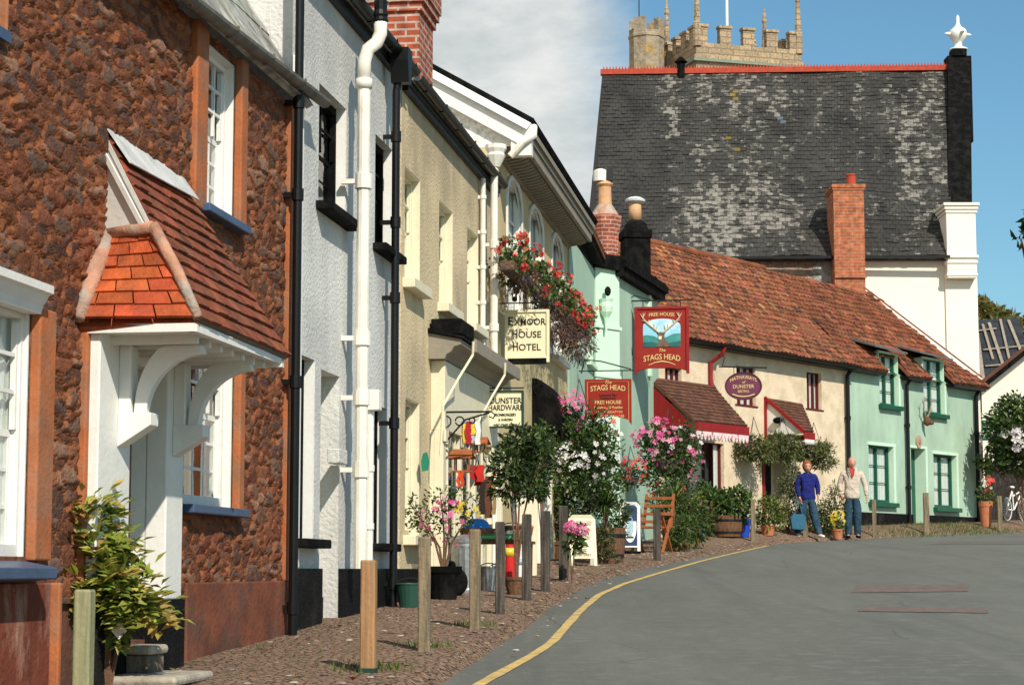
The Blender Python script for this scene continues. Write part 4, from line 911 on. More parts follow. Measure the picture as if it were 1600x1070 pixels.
def blk(r, w_, h):
    s = MB(); s.box(-w_, w_, -w_, w_, -1.2, h*.62); s.box(-w_*1.1, w_*1.1, -w_*1.1, w_*1.1, h*.62, h*.8); s.lathe(0, 0, [(w_*1.25, h*.8), (w_*1.0, h*.93), (w_*.5, h*1.02)], 4, rot=math.pi/4); s.build('stack', M['black'], r, bevel=.03)
    MB().lathe(0, 0, [(.13, h), (.125, h+.36)], 16).build('chimney_pot', M['clay_pot'], r, smooth=True)
    MB().lathe(0, 0, [(.10, h+.33), (.2, h+.38), (.21, h+.42), (.12, h+.47), (.03, h+.49)], 16).build('cowl', M['cap'], r)
chimney('black_chimney', 'tarred black chimney with buff pot and pale disc cowl', 972, 1014, 425, 345, 40.5, None, blk)

# ================================================================ cream restaurant cottage and mint cottage
fC = Fr(CA.x, CA.y, COT_A); f = fC; X = lambda px, py=700, off=0: f.hit(px, py, off).x; zl = lambda z: z-f.z0
XS = X(1326); XE = X(1530, 800); ze = zl(5.83); zr = zl(8.28); yr = 2.2
c6 = ft(f, 'cream_cottage', 'cream rendered restaurant cottage under a long red pantile roof', 'cottage')
ow = [(X(1040), X(1066), zl(4.5), zl(5.2)), (X(1152), X(1182), zl(4.62), zl(5.45)), (X(1262), X(1285), zl(4.72), zl(5.55)), (X(1093), X(1131), zl(2.35), zl(3.75)), (X(1190), X(1236), zl(1.6), zl(3.85), .5)]
shell(c6, 0, XS, 4.6, ze, ow, [M['cream_render'], M['cream_render']], rev=.22)
for i, h in enumerate(ow[:4]):
    sash(c6, *h, y=.08, cols=1, rows=1 if i < 3 else 2, m='darkred', ms='darkred', sashes=1, mull=2, sill=(.02, .03), fw=.022, bar=.012, line=False, curtain='net' if i < 3 else 'drapes')
def cottage_roof(root, x0, x1, sd_):
    rf = MB(); a = (x0, -.28, ze-.04); b = (x1, -.28, ze-.04); c = (x1, yr, zr); d = (x0, yr, zr); n_ = Vector((0, -(zr-ze), yr+.28)).normalized()
    fm = bil(a, b, c, d, .07, n_)
    def colr(i, j, u, v):
        k = noise.noise(Vector((u*9, v*5, sd_)))
        c0 = vcol((1, 1, 1), .34, .14)
        if random.random() < .05: return (c0[0]*1.5, c0[1]*1.9, c0[2]*1.9)
        if random.random() < .10: return (c0[0]*.45, c0[1]*.6, c0[2]*.75)
        return tuple(q*(1+.35*k) for q in c0)
    tiles(rf, fm, n_, max(3, int((x1-x0)/.165)), 19, .03, colr, prof=.032, stag=False, jit=.3)
    rf.slab(a, b, c, d, -n_*.05); rf.slab(d, c, (x1, 4.7, ze), (x0, 4.7, ze), (0, 0, -.05))
    k = int((x1-x0)/.3)
    for i in range(k):
        xa = x0+(x1-x0)*i/k; xb = x0+(x1-x0)*(i+.96)/k; z_ = zr+.02+.02*random.random()
        rf.tube([(xa, yr, z_), (xb, yr, z_-.006)], [.085, .095], 10, 0, vcol((1, .95, .9), .3))
    return rf
cottage_roof(c6, 0.0, XS, 1).build('roof', M['pantile'], c6)
gm = MB(); gutter(gm, (.15, -.33, ze-.05), (XS-.02, -.33, ze-.05), .06); gm.box(0, XS, -.27, -.0, ze-.13, ze-.06); gm.build('gutter', M['pipe_black'], c6)
xp = X(1108); rp = MB(); rp.tube([(xp+.12, -.33, ze-.1), (xp+.1, -.28, ze-.25), (xp, -.06, ze-.42), (xp, -.06, zl(4.3))], .045, 10); rp.build('rainwater_pipe', M['red'], c6)
# lean-to canopy over the window
lx0, lx1 = X(1010), X(1113); P1 = f.hit(1168, 668, -1.15); lo_y = -1.15; zb_ = P1.z; lr = f.hit(1168, 668, lo_y).x; zt_ = f.hit(1113, 602).z
lt = MB(); a = (lx0, lo_y, zb_+.03); b = (lr, lo_y, zb_+.03); c = (lx1+.03, -.01, zt_); d = (lx0, -.01, zt_); n_ = quadn(a, b, c, d); n_ = n_ if n_.z > 0 else -n_
print('leanto', lx0, lx1, lr, zb_, zt_)
tiles(lt, bil(a, b, c, d), n_, 22, 12, .022, lambda i, j, u, v: vcol((1, 1, 1), .3)); lt.slab(a, b, c, d, -n_*.04)
can = lt.build('window_canopy', M['plaintile'], c6)
fb = MB(); fb.box(lx0, lr+.02, lo_y-.03, lo_y, zb_-.16, zb_+.01); fb.slab((lr, lo_y, zb_-.16), (lr, 0, zb_-.16), (lr, 0, zb_-.02), (lr, lo_y, zb_-.02), (.03, 0, 0))
fb.add([(lx0-.02, lo_y, zb_-.1), (lx0-.02, 0, zb_-.1), (lx0-.02, 0, zt_-.05)], [(0, 1, 2)]); fb.build('red_fascia', M['red'], can)
sc = MB(); n = 15
for i in range(n):
    x0_ = lx0+(lr-lx0)*i/n; w_ = (lr-lx0)/n
    sc.prism([(x0_, zb_-.162), (x0_+w_, zb_-.162), (x0_+w_, zb_-.20), (x0_+w_*.75, zb_-.30), (x0_+w_*.5, zb_-.34), (x0_+w_*.25, zb_-.30), (x0_, zb_-.20)], lambda x, z: (x, lo_y-.025, z), lambda x, z: (x, lo_y-.01, z))
sc.build('scalloped_valance', mat('pink_white_valance', (.80, .62, .60), .7, .2, 12, col2=(.55, .12, .12), c2s=9, c2r=(.55, .62)), can)
# gabled porch hood
g0 = f.cross(1183, 620, X(1183)); pxl = X(1183)-.0
gF = -.95; A1 = f.hit(1183, 622, gF); A2 = f.hit(1228, 668, gF)
# hood: near end is a half gable (white panel, red edge); slope faces the street
hx0 = X(1196); hx1 = X(1250); hz_t = f.hit(1196, 620, -.1).z; hz_b = f.hit(1268, 678, gF).z; hxr = f.hit(1271, 676, gF).x
a = (hx0, gF, hz_b+.05); b = (hxr, gF, hz_b+.05); c = (hx1+.1, -.01, hz_t-.03); d = (hx0, -.01, hz_t); n_ = quadn(a, b, c, d); n_ = n_ if n_.z > 0 else -n_
hm = MB(); tiles(hm, bil(a, b, c, d), n_, 12, 10, .022, lambda i, j, u, v: vcol((1, 1, 1), .3)); hm.slab(a, b, c, d, -n_*.04); hd2 = hm.build('door_canopy', M['plaintile'], c6)
wg = MB(); wg.prism([(gF, hz_b+.0), (0, hz_b+.0), (0, hz_t-.02)], lambda y, z: (hx0+.01, y, z), lambda y, z: (hx0+.04, y, z)); wg.build('white_gable', M['white'], hd2)
wr = MB(); wr.bar((hx0-.02, gF-.02, hz_b+.03), (hx0-.02, -.01, hz_t+.0), .05, .07); wr.bar((hx0-.02, -.02, hz_b-.05), (hx0-.02, -.02, hz_t), .05, .06); wr.box(hx0-.02, hxr+.02, gF-.03, gF, hz_b-.12, hz_b+.03); wr.slab((hxr, gF, hz_b-.12), (hxr, 0, hz_b-.12), (hxr, 0, hz_b), (hxr, gF, hz_b), (.02, 0, 0)); wr.build('red_fascia', M['red'], hd2)
sc = MB(); n = 12
for i in range(n):
    x0_ = hx0+(hxr-hx0)*i/n; w_ = (hxr-hx0)/n
    sc.prism([(x0_, hz_b-.122), (x0_+w_, hz_b-.122), (x0_+w_, hz_b-.17), (x0_+w_*.5, hz_b-.23), (x0_, hz_b-.17)], lambda x, z: (x, gF-.025, z), lambda x, z: (x, gF-.012, z))
sc.build('scalloped_valance', M['white'], hd2)
ln_ = MB(); ln_.blob((hx0-.06), -.35, hz_b+.30, .07, .12, .07); ln_.build('wall_lamp', M['black'], c6)
h = ow[4]; dr = MB(); dr.box(h[0]+.05, h[1]-.05, .42, .46, -.2, h[3]);  dr.box(h[1]-.08, h[1], -.01, .45, -.2, h[3]); dr.box(h[0], h[1], -.01, .45, h[3]-.1, h[3]); dr.build('door', M['cream'], c6)
MB().box(h[0]+.002, h[0]+.09, -.03, .1, -.2, h[3]).build('red_door_post', M['red'], c6); gd2 = MB(); gd2.box(h[0]+.2, h[1]-.2, .40, .419, h[2]+.9, h[3]-.25); gd2.build('door_glass', M['room'], c6)

f = Fr(*(fC.world(XS, 0)[:2]), COT_A); X = lambda px, py=700, off=0: f.hit(px, py, off).x; zl = lambda z: z-f.z0
ze = zl(5.83); zr = zl(8.28); XE = X(1529, 700)
c7 = ft(f, 'mint_cottage', 'mint green cottage with dark green casements, black plinth and two lead topped dormers', 'cottage')
wins = [(X(1357), X(1395), zl(2.70), zl(4.05)), (X(1458), X(1493), zl(2.66), zl(3.99))]
dor = [(X(1376), X(1405), zl(5.03), zl(6.30)), (X(1445), X(1477), zl(4.98), zl(6.35))]
door = (X(1423), X(1445), zl(2.1), zl(4.08), .35)
low = [(d[0], d[1], d[2], ze) for d in dor]
shell(c7, 0, XE, 4.6, ze, wins+[door]+low, [M['mint'], M['mint_trim']], rev=.2, zbot=-.8)
for h in wins: sash(c7, *h, y=.12, cols=2, rows=3, m='green', ms='green', sashes=1, mull=1, line=False, curtain='net', sill=(.12, .1), fw=.06)
for h in wins: MB().box(h[0]-.05, h[1]+.12, -.025, .0, h[3], h[3]+.07).box(h[1], h[1]+.1, -.02, 0, h[2], h[3]).build('window_surround', M['mint_trim'], c7)
for h in dor: MB().box(h[1], h[1]+.09, -.02, 0, h[2], ze-.1).build('window_surround', M['mint_trim'], c7)
MB().box(door[1], door[1]+.1, -.02, 0, zl(2.4), door[3]).box(door[0]-.05, door[1]+.1, -.02, 0, door[3]+.001, door[3]+.06).build('door_surround', M['mint_trim'], c7)
for h in dor:
    ww = sash(c7, *h, y=.10, cols=2, rows=4, m='green', ms='green', sashes=1, mull=1, line=False, curtain='net', sill=(.12, .1), fw=.05, name='dormer_window')
    ck = MB()
    pit = (zr-ze)/(yr+.28)
    for xx in (h[0]-.02, h[1]+.002): ck.prism([(.0, ze-.05), (.0, h[3]), ((h[3]-ze)/pit+.0, h[3])], lambda y, z: (xx, y, z), lambda y, z: (xx+.02, y, z))
    ck.box(h[0]-.02, h[1]+.02, .0, .05, h[3]-.02, h[3]+.03); ck.build('dormer_cheek', M['mint_trim'], ww)
    lr_ = MB(); zt3 = h[3]+.05; yb3 = (zt3+.25-ze)/pit-.2
    lr_.slab((h[0]-.55, -.2, zt3+.0), (h[1]+.15, -.2, zt3-.04), (h[1]+.12, yb3, zt3+.2), (h[0]-.5, yb3, zt3+.24), (0, 0, .045)); lr_.build('lead_roof', M['leadgrey'], ww)
pl = MB(); zp = zl(2.46)
for a, b in ((.02, door[0]-.01), (door[1]+.01, XE+.02)): pl.box(a, b, -.04, 0, -.8, zp)
pl.build('plinth', M['plinth'], c7)
dd = MB(); dd.box(door[0], door[1], .28, .33, door[2]-.2, door[3])
for a, b in ((.1, .45), (.52, .92)): dd.box(door[0]+.1, door[1]-.1, .265, .28, door[2]+1.9*a, door[2]+1.9*b)
dd.build('door', M['green'], c7); MB().box(door[0]-.1, door[1]+.15, -.3, .3, -.6, door[2]-.02).build('doorstep', M['steptop'], c7, bevel=.02)
rf = MB(); n_ = Vector((0, -(zr-ze), yr+.28)).normalized(); segs = []
cuts = [0.0, dor[0][0]-.06, dor[0][1]+.06, dor[1][0]-.06, dor[1][1]+.06, XE+.15]
def keepg(x0, x1):
    def k(u, v):
        x = x0+(x1-x0)*u; z = ze+(zr-ze)*v
        return not any(d[0]-.07 < x < d[1]+.07 and z < d[3]-.02 for d in dor)
    return k
x0, x1 = 0.0, XE+.15
a = (x0, -.28, ze-.04); b = (x1, -.28, ze-.04); c = (x1, yr, zr); d = (x0, yr, zr)
def colr(i, j, u, v):
    k = noise.noise(Vector((u*9, v*5, 8))); c0 = vcol((.88, .82, .8), .34, .14); rr_ = random.random()
    if rr_ < .04: return (c0[0]*1.4, c0[1]*1.6, c0[2]*1.6)
    if rr_ > .9: return (c0[0]*.5, c0[1]*.6, c0[2]*.75)
    return tuple(q*(1+.35*k) for q in c0)
tiles(rf, bil(a, b, c, d, .07, n_), n_, int((x1-x0)/.165), 19, .03, colr, prof=.032, stag=False, jit=.3, keep=keepg(x0, x1))
# under-slab in pieces so the dormers stay open
for p, q in zip(cuts, cuts[1:]):
    isd = any(abs(p-(dd_[0]-.06)) < 1e-6 for dd_ in dor); v0 = 0 if not isd else (dor[0][3]-ze)/(zr-ze)
    fm = bil(a, b, c, d); u0, u1 = (p-x0)/(x1-x0), (q-x0)/(x1-x0); rf.slab(fm(u0, v0), fm(u1, v0), fm(u1, 1), fm(u0, 1), -n_*.05)
rf.slab(d, c, (x1, 4.7, ze), (x0, 4.7, ze), (0, 0, -.05)); rf.build('roof', M['pantile'], c7)
for p, q in ((0, dor[0][0]-.1), (dor[0][1]+.1, dor[1][0]-.1), (dor[1][1]+.1, XE)): MB().box(p, q, -.25, -.0, ze-.13, ze-.06).build('eaves_board', M['pipe_black'], c7)
for px_, r_ in ((1326, .05), (1419, .045), (1527, .055)):
    xx = X(px_, 700, -.09); pipe('rainwater_pipe', c7, [(xx, -.09, zl(2.15)), (xx, -.09, ze-.25), (xx, -.2, ze-.1)], r_, 'pipe_black', [(xx, -.09, zl(z), 1) for z in (3.1, 4.6)])
mintF = f

# ================================================================ church house: white wall, slate roof, tarred coping
Y0 = 52.95
cx = thing('church_house', 'tall white house with huge lichened slate roof and tarred black gable coping', 'house', (2.0, Y0, H(2, 53)))
o_ = Vector((2.0, Y0, H(2, 53)))
def P(px, py, Y): return at(px, py, Y)-o_
EL, ER, RR, RL = P(926, 405, Y0+.15), P(1484, 402, Y0-.1), P(1483, 110, 57.6), P(941, 116, 58.2)
EL.y = -.25; ER.y = -.3
wl_ = MB(); xs1 = P(1345, 450, Y0).x; xR = P(1531, 600, Y0).x; zE_ = EL.z
wl_.box(xs1, xR, 0, 12, -1, zE_-.02); wl_.build('white_wall', M['white_render'], cx)
wl_ = MB(); wl_.box(0.05, xs1-.003, .01, 12, -1, zE_-.03); wl_.build('rubble_wall', M['stonewall'], cx)
MB().box(P(1270, 400, Y0).x, P(1308, 400, Y0).x, -.012, .01, P(1290, 450, Y0).z, zE_-.05).build('cement_patch', M['slateroof'], cx)
n_ = quadn(EL, ER, RR, RL); n_ = n_ if n_.z > 0 else -n_
sl_ = MB(); NU, NV = 58, 46
def scol(i, j, u, v):
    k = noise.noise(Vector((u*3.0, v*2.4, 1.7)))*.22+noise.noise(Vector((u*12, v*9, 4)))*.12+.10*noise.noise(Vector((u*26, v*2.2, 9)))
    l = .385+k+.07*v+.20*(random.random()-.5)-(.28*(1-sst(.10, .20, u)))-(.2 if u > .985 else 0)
    yel = 1 if (.37 < u < .40 and v > .5 and noise.noise(Vector((u*40, v*15, 0))) > .3) else 0
    blu = .8 if (.515 < u < .565 and .69 < v < .715+.015*math.sin(u*100)) else 0
    return (max(0, l), yel*.7, blu)
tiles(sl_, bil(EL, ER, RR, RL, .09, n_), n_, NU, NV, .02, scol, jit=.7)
sl_.slab(EL-n_*.10, ER-n_*.10, RR-n_*.10, RL-n_*.10, -n_*.06, 0, (.2, 0, 0)); back = Vector((0, 10.2, 0)); sl_.slab(RL, RR, Vector((ER.x, 10.5, ER.z)), Vector((EL.x, 10.5, EL.z)), (0, 0, -.06), 0, (.2, 0, 0))
for aa, rr_ in ((EL, RL), (ER-Vector((.05, 0, 0)), RR-Vector((.05, 0, 0)))): sl_.add([aa, rr_, Vector((aa.x, 10.4, aa.z))], [(0, 1, 2)], 0, (.2, 0, 0))
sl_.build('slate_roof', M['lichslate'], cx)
rd_ = MB(); rd_.bar(RL+Vector((-.05, 0, .04)), RR+Vector((-.05, 0, .06)), .22, .15); n = 110
for i in range(n):
    p = RL.lerp(RR, (i+.5)/n)+Vector((0, 0, .12)); rd_.add([p+Vector((-.035, 0, 0)), p+Vector((.035, 0, 0)), p+Vector((0, 0, .12)), p+Vector((-.035, .05, 0)), p+Vector((.035, .05, 0)), p+Vector((0, .05, .12))], [(0, 1, 2), (5, 4, 3), (0, 2, 5, 3), (1, 4, 5, 2)])
rd_.build('crested_ridge', M['ridge_red'], cx)
gt = MB(); gt.bar(P(1130, 403, Y0-.35), P(1484, 401, Y0-.45), .12, .07); gt.build('gutter', M['pipe_black'], cx)
# tarred gable coping: parapet following the roof, standing above it
cp = MB(); t = .30
b0, b1 = P(1480, 316, Y0-.2), P(1520, 316, Y0-.2); t0, t1 = P(1481, 88, 57.55), P(1516, 88, 57.55)
low0, low1 = P(1483, 405, Y0-.2), P(1520, 405, Y0-.2)
vs = [low0, low1, b1+Vector((.02, 0, -.0)), b0, t0, t1, RR+Vector((0, .4, -.5)), Vector((t1.x, RR.y+.4, RR.z-.5))]
cp.add([low0, low1, t1, t0], [(0, 1, 2, 3)]); cp.add([low0, t0, RR+Vector((-.1, .3, -1)), ER+Vector((0, .3, -.3))], [(0, 1, 2, 3)])
cp.add([low1, t1, Vector((t1.x, RR.y+.4, RR.z-1)), Vector((low1.x, .4, ER.z-.3))], [(3, 2, 1, 0)])
tb = P(1484, 88, 57.5); cp.box(t0.x-.02, t1.x+.02, t0.y-.05, t0.y+.5, t0.z-2.5, t0.z); cp.box(t0.x+.12, t1.x-.12, t0.y-.1, t0.y+.4, t0.z, t0.z+.2)
cp.build('black_coping', M['black'], cx)
kn = MB(); k0, k1 = P(1483, 402, Y0-.6), P(1533, 402, Y0-.6); kt = P(1483, 322, Y0-.6).z; kb = P(1483, 800, Y0).z
kn.box(k0.x, k1.x-.06, -.36, 1.2, k0.z-.5, kt-.05); kn.box(k0.x-.05, k1.x, -.42, 1.25, kt-.05, kt+.04); kn.box(k0.x-.02, k1.x-.02, -.39, 1.2, kt-.14, kt-.06); kn.box(k0.x-.08, k1.x+.03, -.46, 1.25, kt+.043, kt+.12); kn.box(k0.x, k1.x-.06, -.06, 1.2, kb, k0.z-.503)
for z_, e in ((k0.z+.02, .05), (k0.z-.12, .03), (k0.z-.45, .02)): kn.box(k0.x-e, k1.x+e-.06, -.36-e, 1.2, z_, z_+.07)
kn.build('white_kneeler', M['white_render'], cx, bevel=.01)
fnx = (t0.x+t1.x)/2+.02; fz = t0.z+.2; fn_ = MB(); yq = t0.y+.15
fn_.lathe(fnx, yq, [(.26, fz), (.26, fz+.05), (.12, fz+.1), (.1, fz+.22), (.14, fz+.26), (.23, fz+.36), (.26, fz+.48), (.23, fz+.6), (.1, fz+.7), (.05, fz+.8), (.05, fz+.98), (.01, fz+1.05)], 16)
for a in range(4):
    an = a*math.pi/2+.2; fn_.tube([(fnx+.2*math.cos(an), yq+.2*math.sin(an), fz+.48), (fnx+.34*math.cos(an), yq+.34*math.sin(an), fz+.48), (fnx+.42*math.cos(an), yq+.42*math.sin(an), fz+.48)], [.06, .045, .01], 8)
fn_.build('ball_finial', M['white'], cx, smooth=True)
ch = MB(); a_ = P(1306, 448, Y0-.75); b_ = P(1354, 448, Y0-.75); ct = P(1306, 292, Y0-.75)
ch.box(a_.x, b_.x, -.6, .5, a_.z-.3, ct.z); ch.box(a_.x-.04, b_.x+.04, -.64, .5, ct.z, ct.z+.10); ch.box(a_.x-.02, b_.x+.02, -.62, .5, ct.z-.06, ct.z-.003); ch.box(a_.x+.0, b_.x+.03, -.66, -.601, a_.z+.25, a_.z+.33)
chb = ch.build('brick_chimney', M['brick2'], cx)
MB().lathe((a_.x+b_.x)/2+.16, -.1, [(.13, ct.z+.1), (.12, ct.z+.4), (.14, ct.z+.42), (.12, ct.z+.45)], 14).build('chimney_pot', M['ridge_red'], chb)
# lead flashing where the cottage roof meets the white wall
ff = MB(); fa_, fb_ = P(1347, 452, Y0-.12), P(1533, 594, Y0-.12); ff.bar(fa_, fb_, .1, .10); ff.bar(fa_+Vector((.02, -.03, .07)), fb_+Vector((.02, -.03, .07)), .06, .03, 1); ff.build('roof_flashing', [M['white'], M['tile_brown']], cx)
vn = MB(); q = P(1463, 110, 57.5)
vp = MB(); q = P(1064, 108, 58); vp.lathe(q.x, q.y, [(.13, q.z-.5), (.12, q.z+.15), (.2, q.z+.2), (.05, q.z+.35)], 10); vp.build('ridge_vent', M['black'], cx)

# ================================================================ church tower
YT = 112.0; o_ = at(1088, 120, YT); TA = R(17); fT = Fr(o_.x, o_.y, TA); fT.z0 = 2.3; ot = Vector((o_.x, YT, 2.3))
tw = thing('church_tower', 'battlemented sandstone church tower with turret, flagpole and corner pinnacles behind slate roof', 'tower', ot, TA)
x0, x1 = 0.0, fT.hit(1252, 90).x; zpar = fT.hit(1088, 66).z; zstr = fT.hit(1088, 88).z; dw = min(9, fT.cross(1038, 90, 0).y); print('tower', x1, dw)
tb = MB(); tb.box(x0, x1, 0, dw, 0, zstr)
def parapet(mb, p, q, t, z0, z1, zm, n, endm=True):
    p = Vector(p); q = Vector(q); d = (q-p).normalized(); nrm = Vector((-d.y, d.x, 0))*t; L_ = (q-p).length
    mb.slab(p+Vector((0, 0, z0)), q+Vector((0, 0, z0)), q+Vector((0, 0, z1)), p+Vector((0, 0, z1)), nrm)
    u = L_/(2*n-1)
    for i in range(n):
        a = p+d*(u*2*i+.02); b_ = p+d*(u*(2*i+1)-.02)
        mb.slab(a+Vector((0, 0, z1)), b_+Vector((0, 0, z1)), b_+Vector((0, 0, zm)), a+Vector((0, 0, zm)), nrm)
        a2 = a-d*.06-nrm.normalized()*.08; b2 = b_+d*.06-nrm.normalized()*.08; mb.slab(a2+Vector((0, 0, zm)), b2+Vector((0, 0, zm)), b2+Vector((0, 0, zm+.15)), a2+Vector((0, 0, zm+.15)), nrm*1.3)
zm = fT.hit(1110, 43).z
tbo = tb.build('tower_body', M['church'], tw)
pb = MB(); parapet(pb, (x0, 0, 0), (x1, 0, 0), .4, zstr, zpar, zm, 5); parapet(pb, (x0, dw, 0), (x0, .4, 0), .4, zstr, zpar, zm, 4); parapet(pb, (x1, 0.4, 0), (x1, dw, 0), .4, zstr, zpar, zm, 4); parapet(pb, (x1, dw, 0), (x0, dw, 0), .4, zstr, zpar, zm, 5)
pb.box(x0-.15, x1+.15, -.15, dw+.15, zstr-.12, zstr+.08); pb.build('battlements', M['church'], tw)
sc = MB(); sc.box(x0-.2, x1+.2, -.2, dw+.2, zstr-.28, zstr-.125); sc.build('string_course', mat('verdigris_stone', (.22, .26, .2), .9), tw)
for xx in (x0+.12, x1-.12):
    for yy in (0.12, dw-.12):
        pn = MB(); pn.lathe(xx, yy, [(.26, zpar-.2), (.25, zm+.1), (.18, zm+.3), (.19, zm+.5), (.15, zm+1.2), (.12, zm+1.9), (.16, zm+2.0), (.03, zm+2.8)], 8); pn.build('pinnacle', M['church'], tw)
fpz = MB(); q = fT.hit(1136, 40, 3); fpz.tube([(q.x, 3, zstr), (q.x, 3, zm+5)], .09, 8); fpz.build('flagpole', M['white'], tw)
sp_ = MB(); q = fT.hit(1175, 40, dw-.5); sp_.lathe(q.x, dw-.5, [(.3, zstr), (.26, zm+.2), (.34, zm+.3), (.18, zm+.5), (.24, zm+.6), (.15, zm+.8), (.2, zm+.9), (.05, zm+1.3)], 8); sp_.build('pinnacle', M['church'], tw)
qa = fT.hit(985, 100, dw-1); qb = fT.hit(1036, 100, dw-1); tr_ = (qb.x-qa.x)/2; tcx = (qa.x+qb.x)/2; tcy = dw-1; tu = MB(); ztt = fT.hit(1010, 60, tcy).z
tu.lathe(tcx, tcy, [(tr_, 0), (tr_, ztt-.1), (tr_*1.06, ztt-.05), (tr_*1.06, ztt+.1), (tr_, ztt+.15), (tr_, ztt+.3)], 8, rot=.39)
zmt = fT.hit(1010, 32, tcy).z
for a in range(8):
    if a % 2: continue
    an = a*math.pi/4+.39; an2 = an+math.pi/4
    p = Vector((tcx+tr_*math.cos(an), tcy+tr_*math.sin(an), ztt+.3)); q = Vector((tcx+tr_*math.cos(an2), tcy+tr_*math.sin(an2), ztt+.3)); c = Vector((tcx, tcy, ztt+.3)); i1 = (c-p).normalized()*.4; i2 = (c-q).normalized()*.4
    vs = [p, q, q+i2, p+i1]; tu.add(vs+[v+Vector((0, 0, zmt-ztt-.3)) for v in vs], [(0,3,2,1),(4,5,6,7),(0,1,5,4),(1,2,6,5),(2,3,7,6),(3,0,4,7)])
tu.build('stair_turret', M['lichen'], tw)
wvn = MB(); wvn.tube([(tcx-.45, tcy, ztt), (tcx-.45, tcy, zmt+3)], .03, 6); wvn.blob(tcx-.45, tcy, zmt+1.4, .1, .1, .1); wvn.bar((tcx-.8, tcy, zmt+2), (tcx-.1, tcy, zmt+2), .04, .12); wvn.build('weather_vane', M['iron'], tw)

# ================================================================ right-hand houses
o_ = at(1533, 700, 57); g8 = thing('white_gabled_house', 'white rendered gable end with dark verge at the right edge', 'house', (o_.x, 57, H(o_.x, 57)), R(-15)); ot = Vector((o_.x, 57, H(o_.x, 57)))
def Q(px, py, Y=57): return at(px, py, Y)-ot
a, b_ = Q(1536, 606), Q(1606, 550); sl = (b_.z-a.z)/(b_.x-a.x); W8 = 6.0
apx = W8/2; zap = a.z+sl*apx
wg = MB(); wg.prism([(0.05, -1), (W8, -1), (W8, a.z), (apx, zap), (0.05, a.z)], lambda x, z: (x, 0, z), lambda x, z: (x, 7, z)); wg.build('gable_wall', M['white_render'], g8)
rf = MB()
for (xa, za, xb, zb_) in ((-.25, a.z-.25*sl, apx, zap), (W8+.25, a.z-.25*sl, apx, zap)): rf.slab((xa, -.25, za+.02), (xb, -.25, zb_+.02), (xb, 7.1, zb_+.02), (xa, 7.1, za+.02), (0, 0, .12))
rf.build('roof', M['plaintile'], g8)
vg = MB(); vg.slab((-.22, -.28, a.z-.23*sl-.14), (apx, -.28, zap-.12), (apx, -.28, zap+.03), (-.22, -.28, a.z-.23*sl+.02), (0, .025, 0)); vg.build('bargeboard', M['black'], g8)
o_ = at(1530, 590, 66); g9 = thing('stripped_roof_house', 'house with half stripped roof, dark membrane and bare battens above the white gable', 'house', (o_.x, 66, 2.4)); ot = Vector((o_.x, 66, 2.4))
e0, e1, r1, r0 = at(1520, 600, 66)-ot, at(1625, 600, 66)-ot, at(1568, 497, 69.5)-ot+Vector((.5, 0, 0)), at(1515, 500, 69.5)-ot
MB().box(e0.x+.1, e1.x-.1, .2, 7, -.6, e0.z).build('wall', M['stonewall'], g9)
rf = MB(); rf.slab(e0, e1, r1, r0, (0, 0, -.08), 0); rf.slab(r0, r1, Vector((e1.x, 7.2, e0.z)), Vector((e0.x, 7.2, e0.z)), (0, 0, -.08)); rf.add([e1+Vector((0, 0, -.05)), r1+Vector((0, 0, -.05)), Vector((e1.x, 7.2, e0.z))], [(0, 1, 2)]); rf.build('roof', M['stripped'], g9)
fm = bil(e0, e1, r1, r0); n_ = quadn(e0, e1, r1, r0); n_ = n_ if n_.z > 0 else -n_
bt = MB()
for u0, v0, u1, v1, w_ in ((.12, .02, .08, .75, .28), (.2, .25, .95, .3, .12), (.2, .5, .95, .55, .1), (.1, .8, .5, .83, .1), (.35, .35, .25, .9, .08), (.5, .25, .38, .92, .1), (.62, .3, .62, .97, .08), (.85, .45, .78, .95, .1), (.2, .05, .98, .08, .1)):
    bt.bar(fm(u0, v0)+n_*.05, fm(u1, v1)+n_*.05, w_, .05)
bt.build('roof_batten', M['batten'], g9)
print('houses ok')

# ================================================================ plants
def leaf(mb, p, d, n_, ln, wd, c, fold=.25):
    d = d.normalized(); s = d.cross(n_); s = s.normalized() if s.length > 1e-4 else Vector((1, 0, 0)); up = s.cross(d)
    mid = p+d*ln*.5
    mb.add([p, mid+s*wd*.5+up*wd*fold, p+d*ln, mid-s*wd*.5+up*wd*fold], [(0, 1, 2), (0, 2, 3)], 0, c)
def rv(): return Vector((random.gauss(0, 1), random.gauss(0, 1), random.gauss(0, 1))).normalized()
G_DARK = [(.026, .052, .012), (.048, .088, .018), (.075, .125, .026), (.018, .036, .009)]
G_MID = [(.05, .095, .017), (.09, .15, .028), (.14, .20, .04), (.035, .065, .014)]
G_LITE = [(.17, .23, .035), (.24, .28, .05), (.10, .15, .03), (.20, .17, .03), (.30, .30, .07)]
G_DRY = [(.16, .15, .06), (.10, .12, .04), (.22, .18, .08), (.09, .07, .04)]
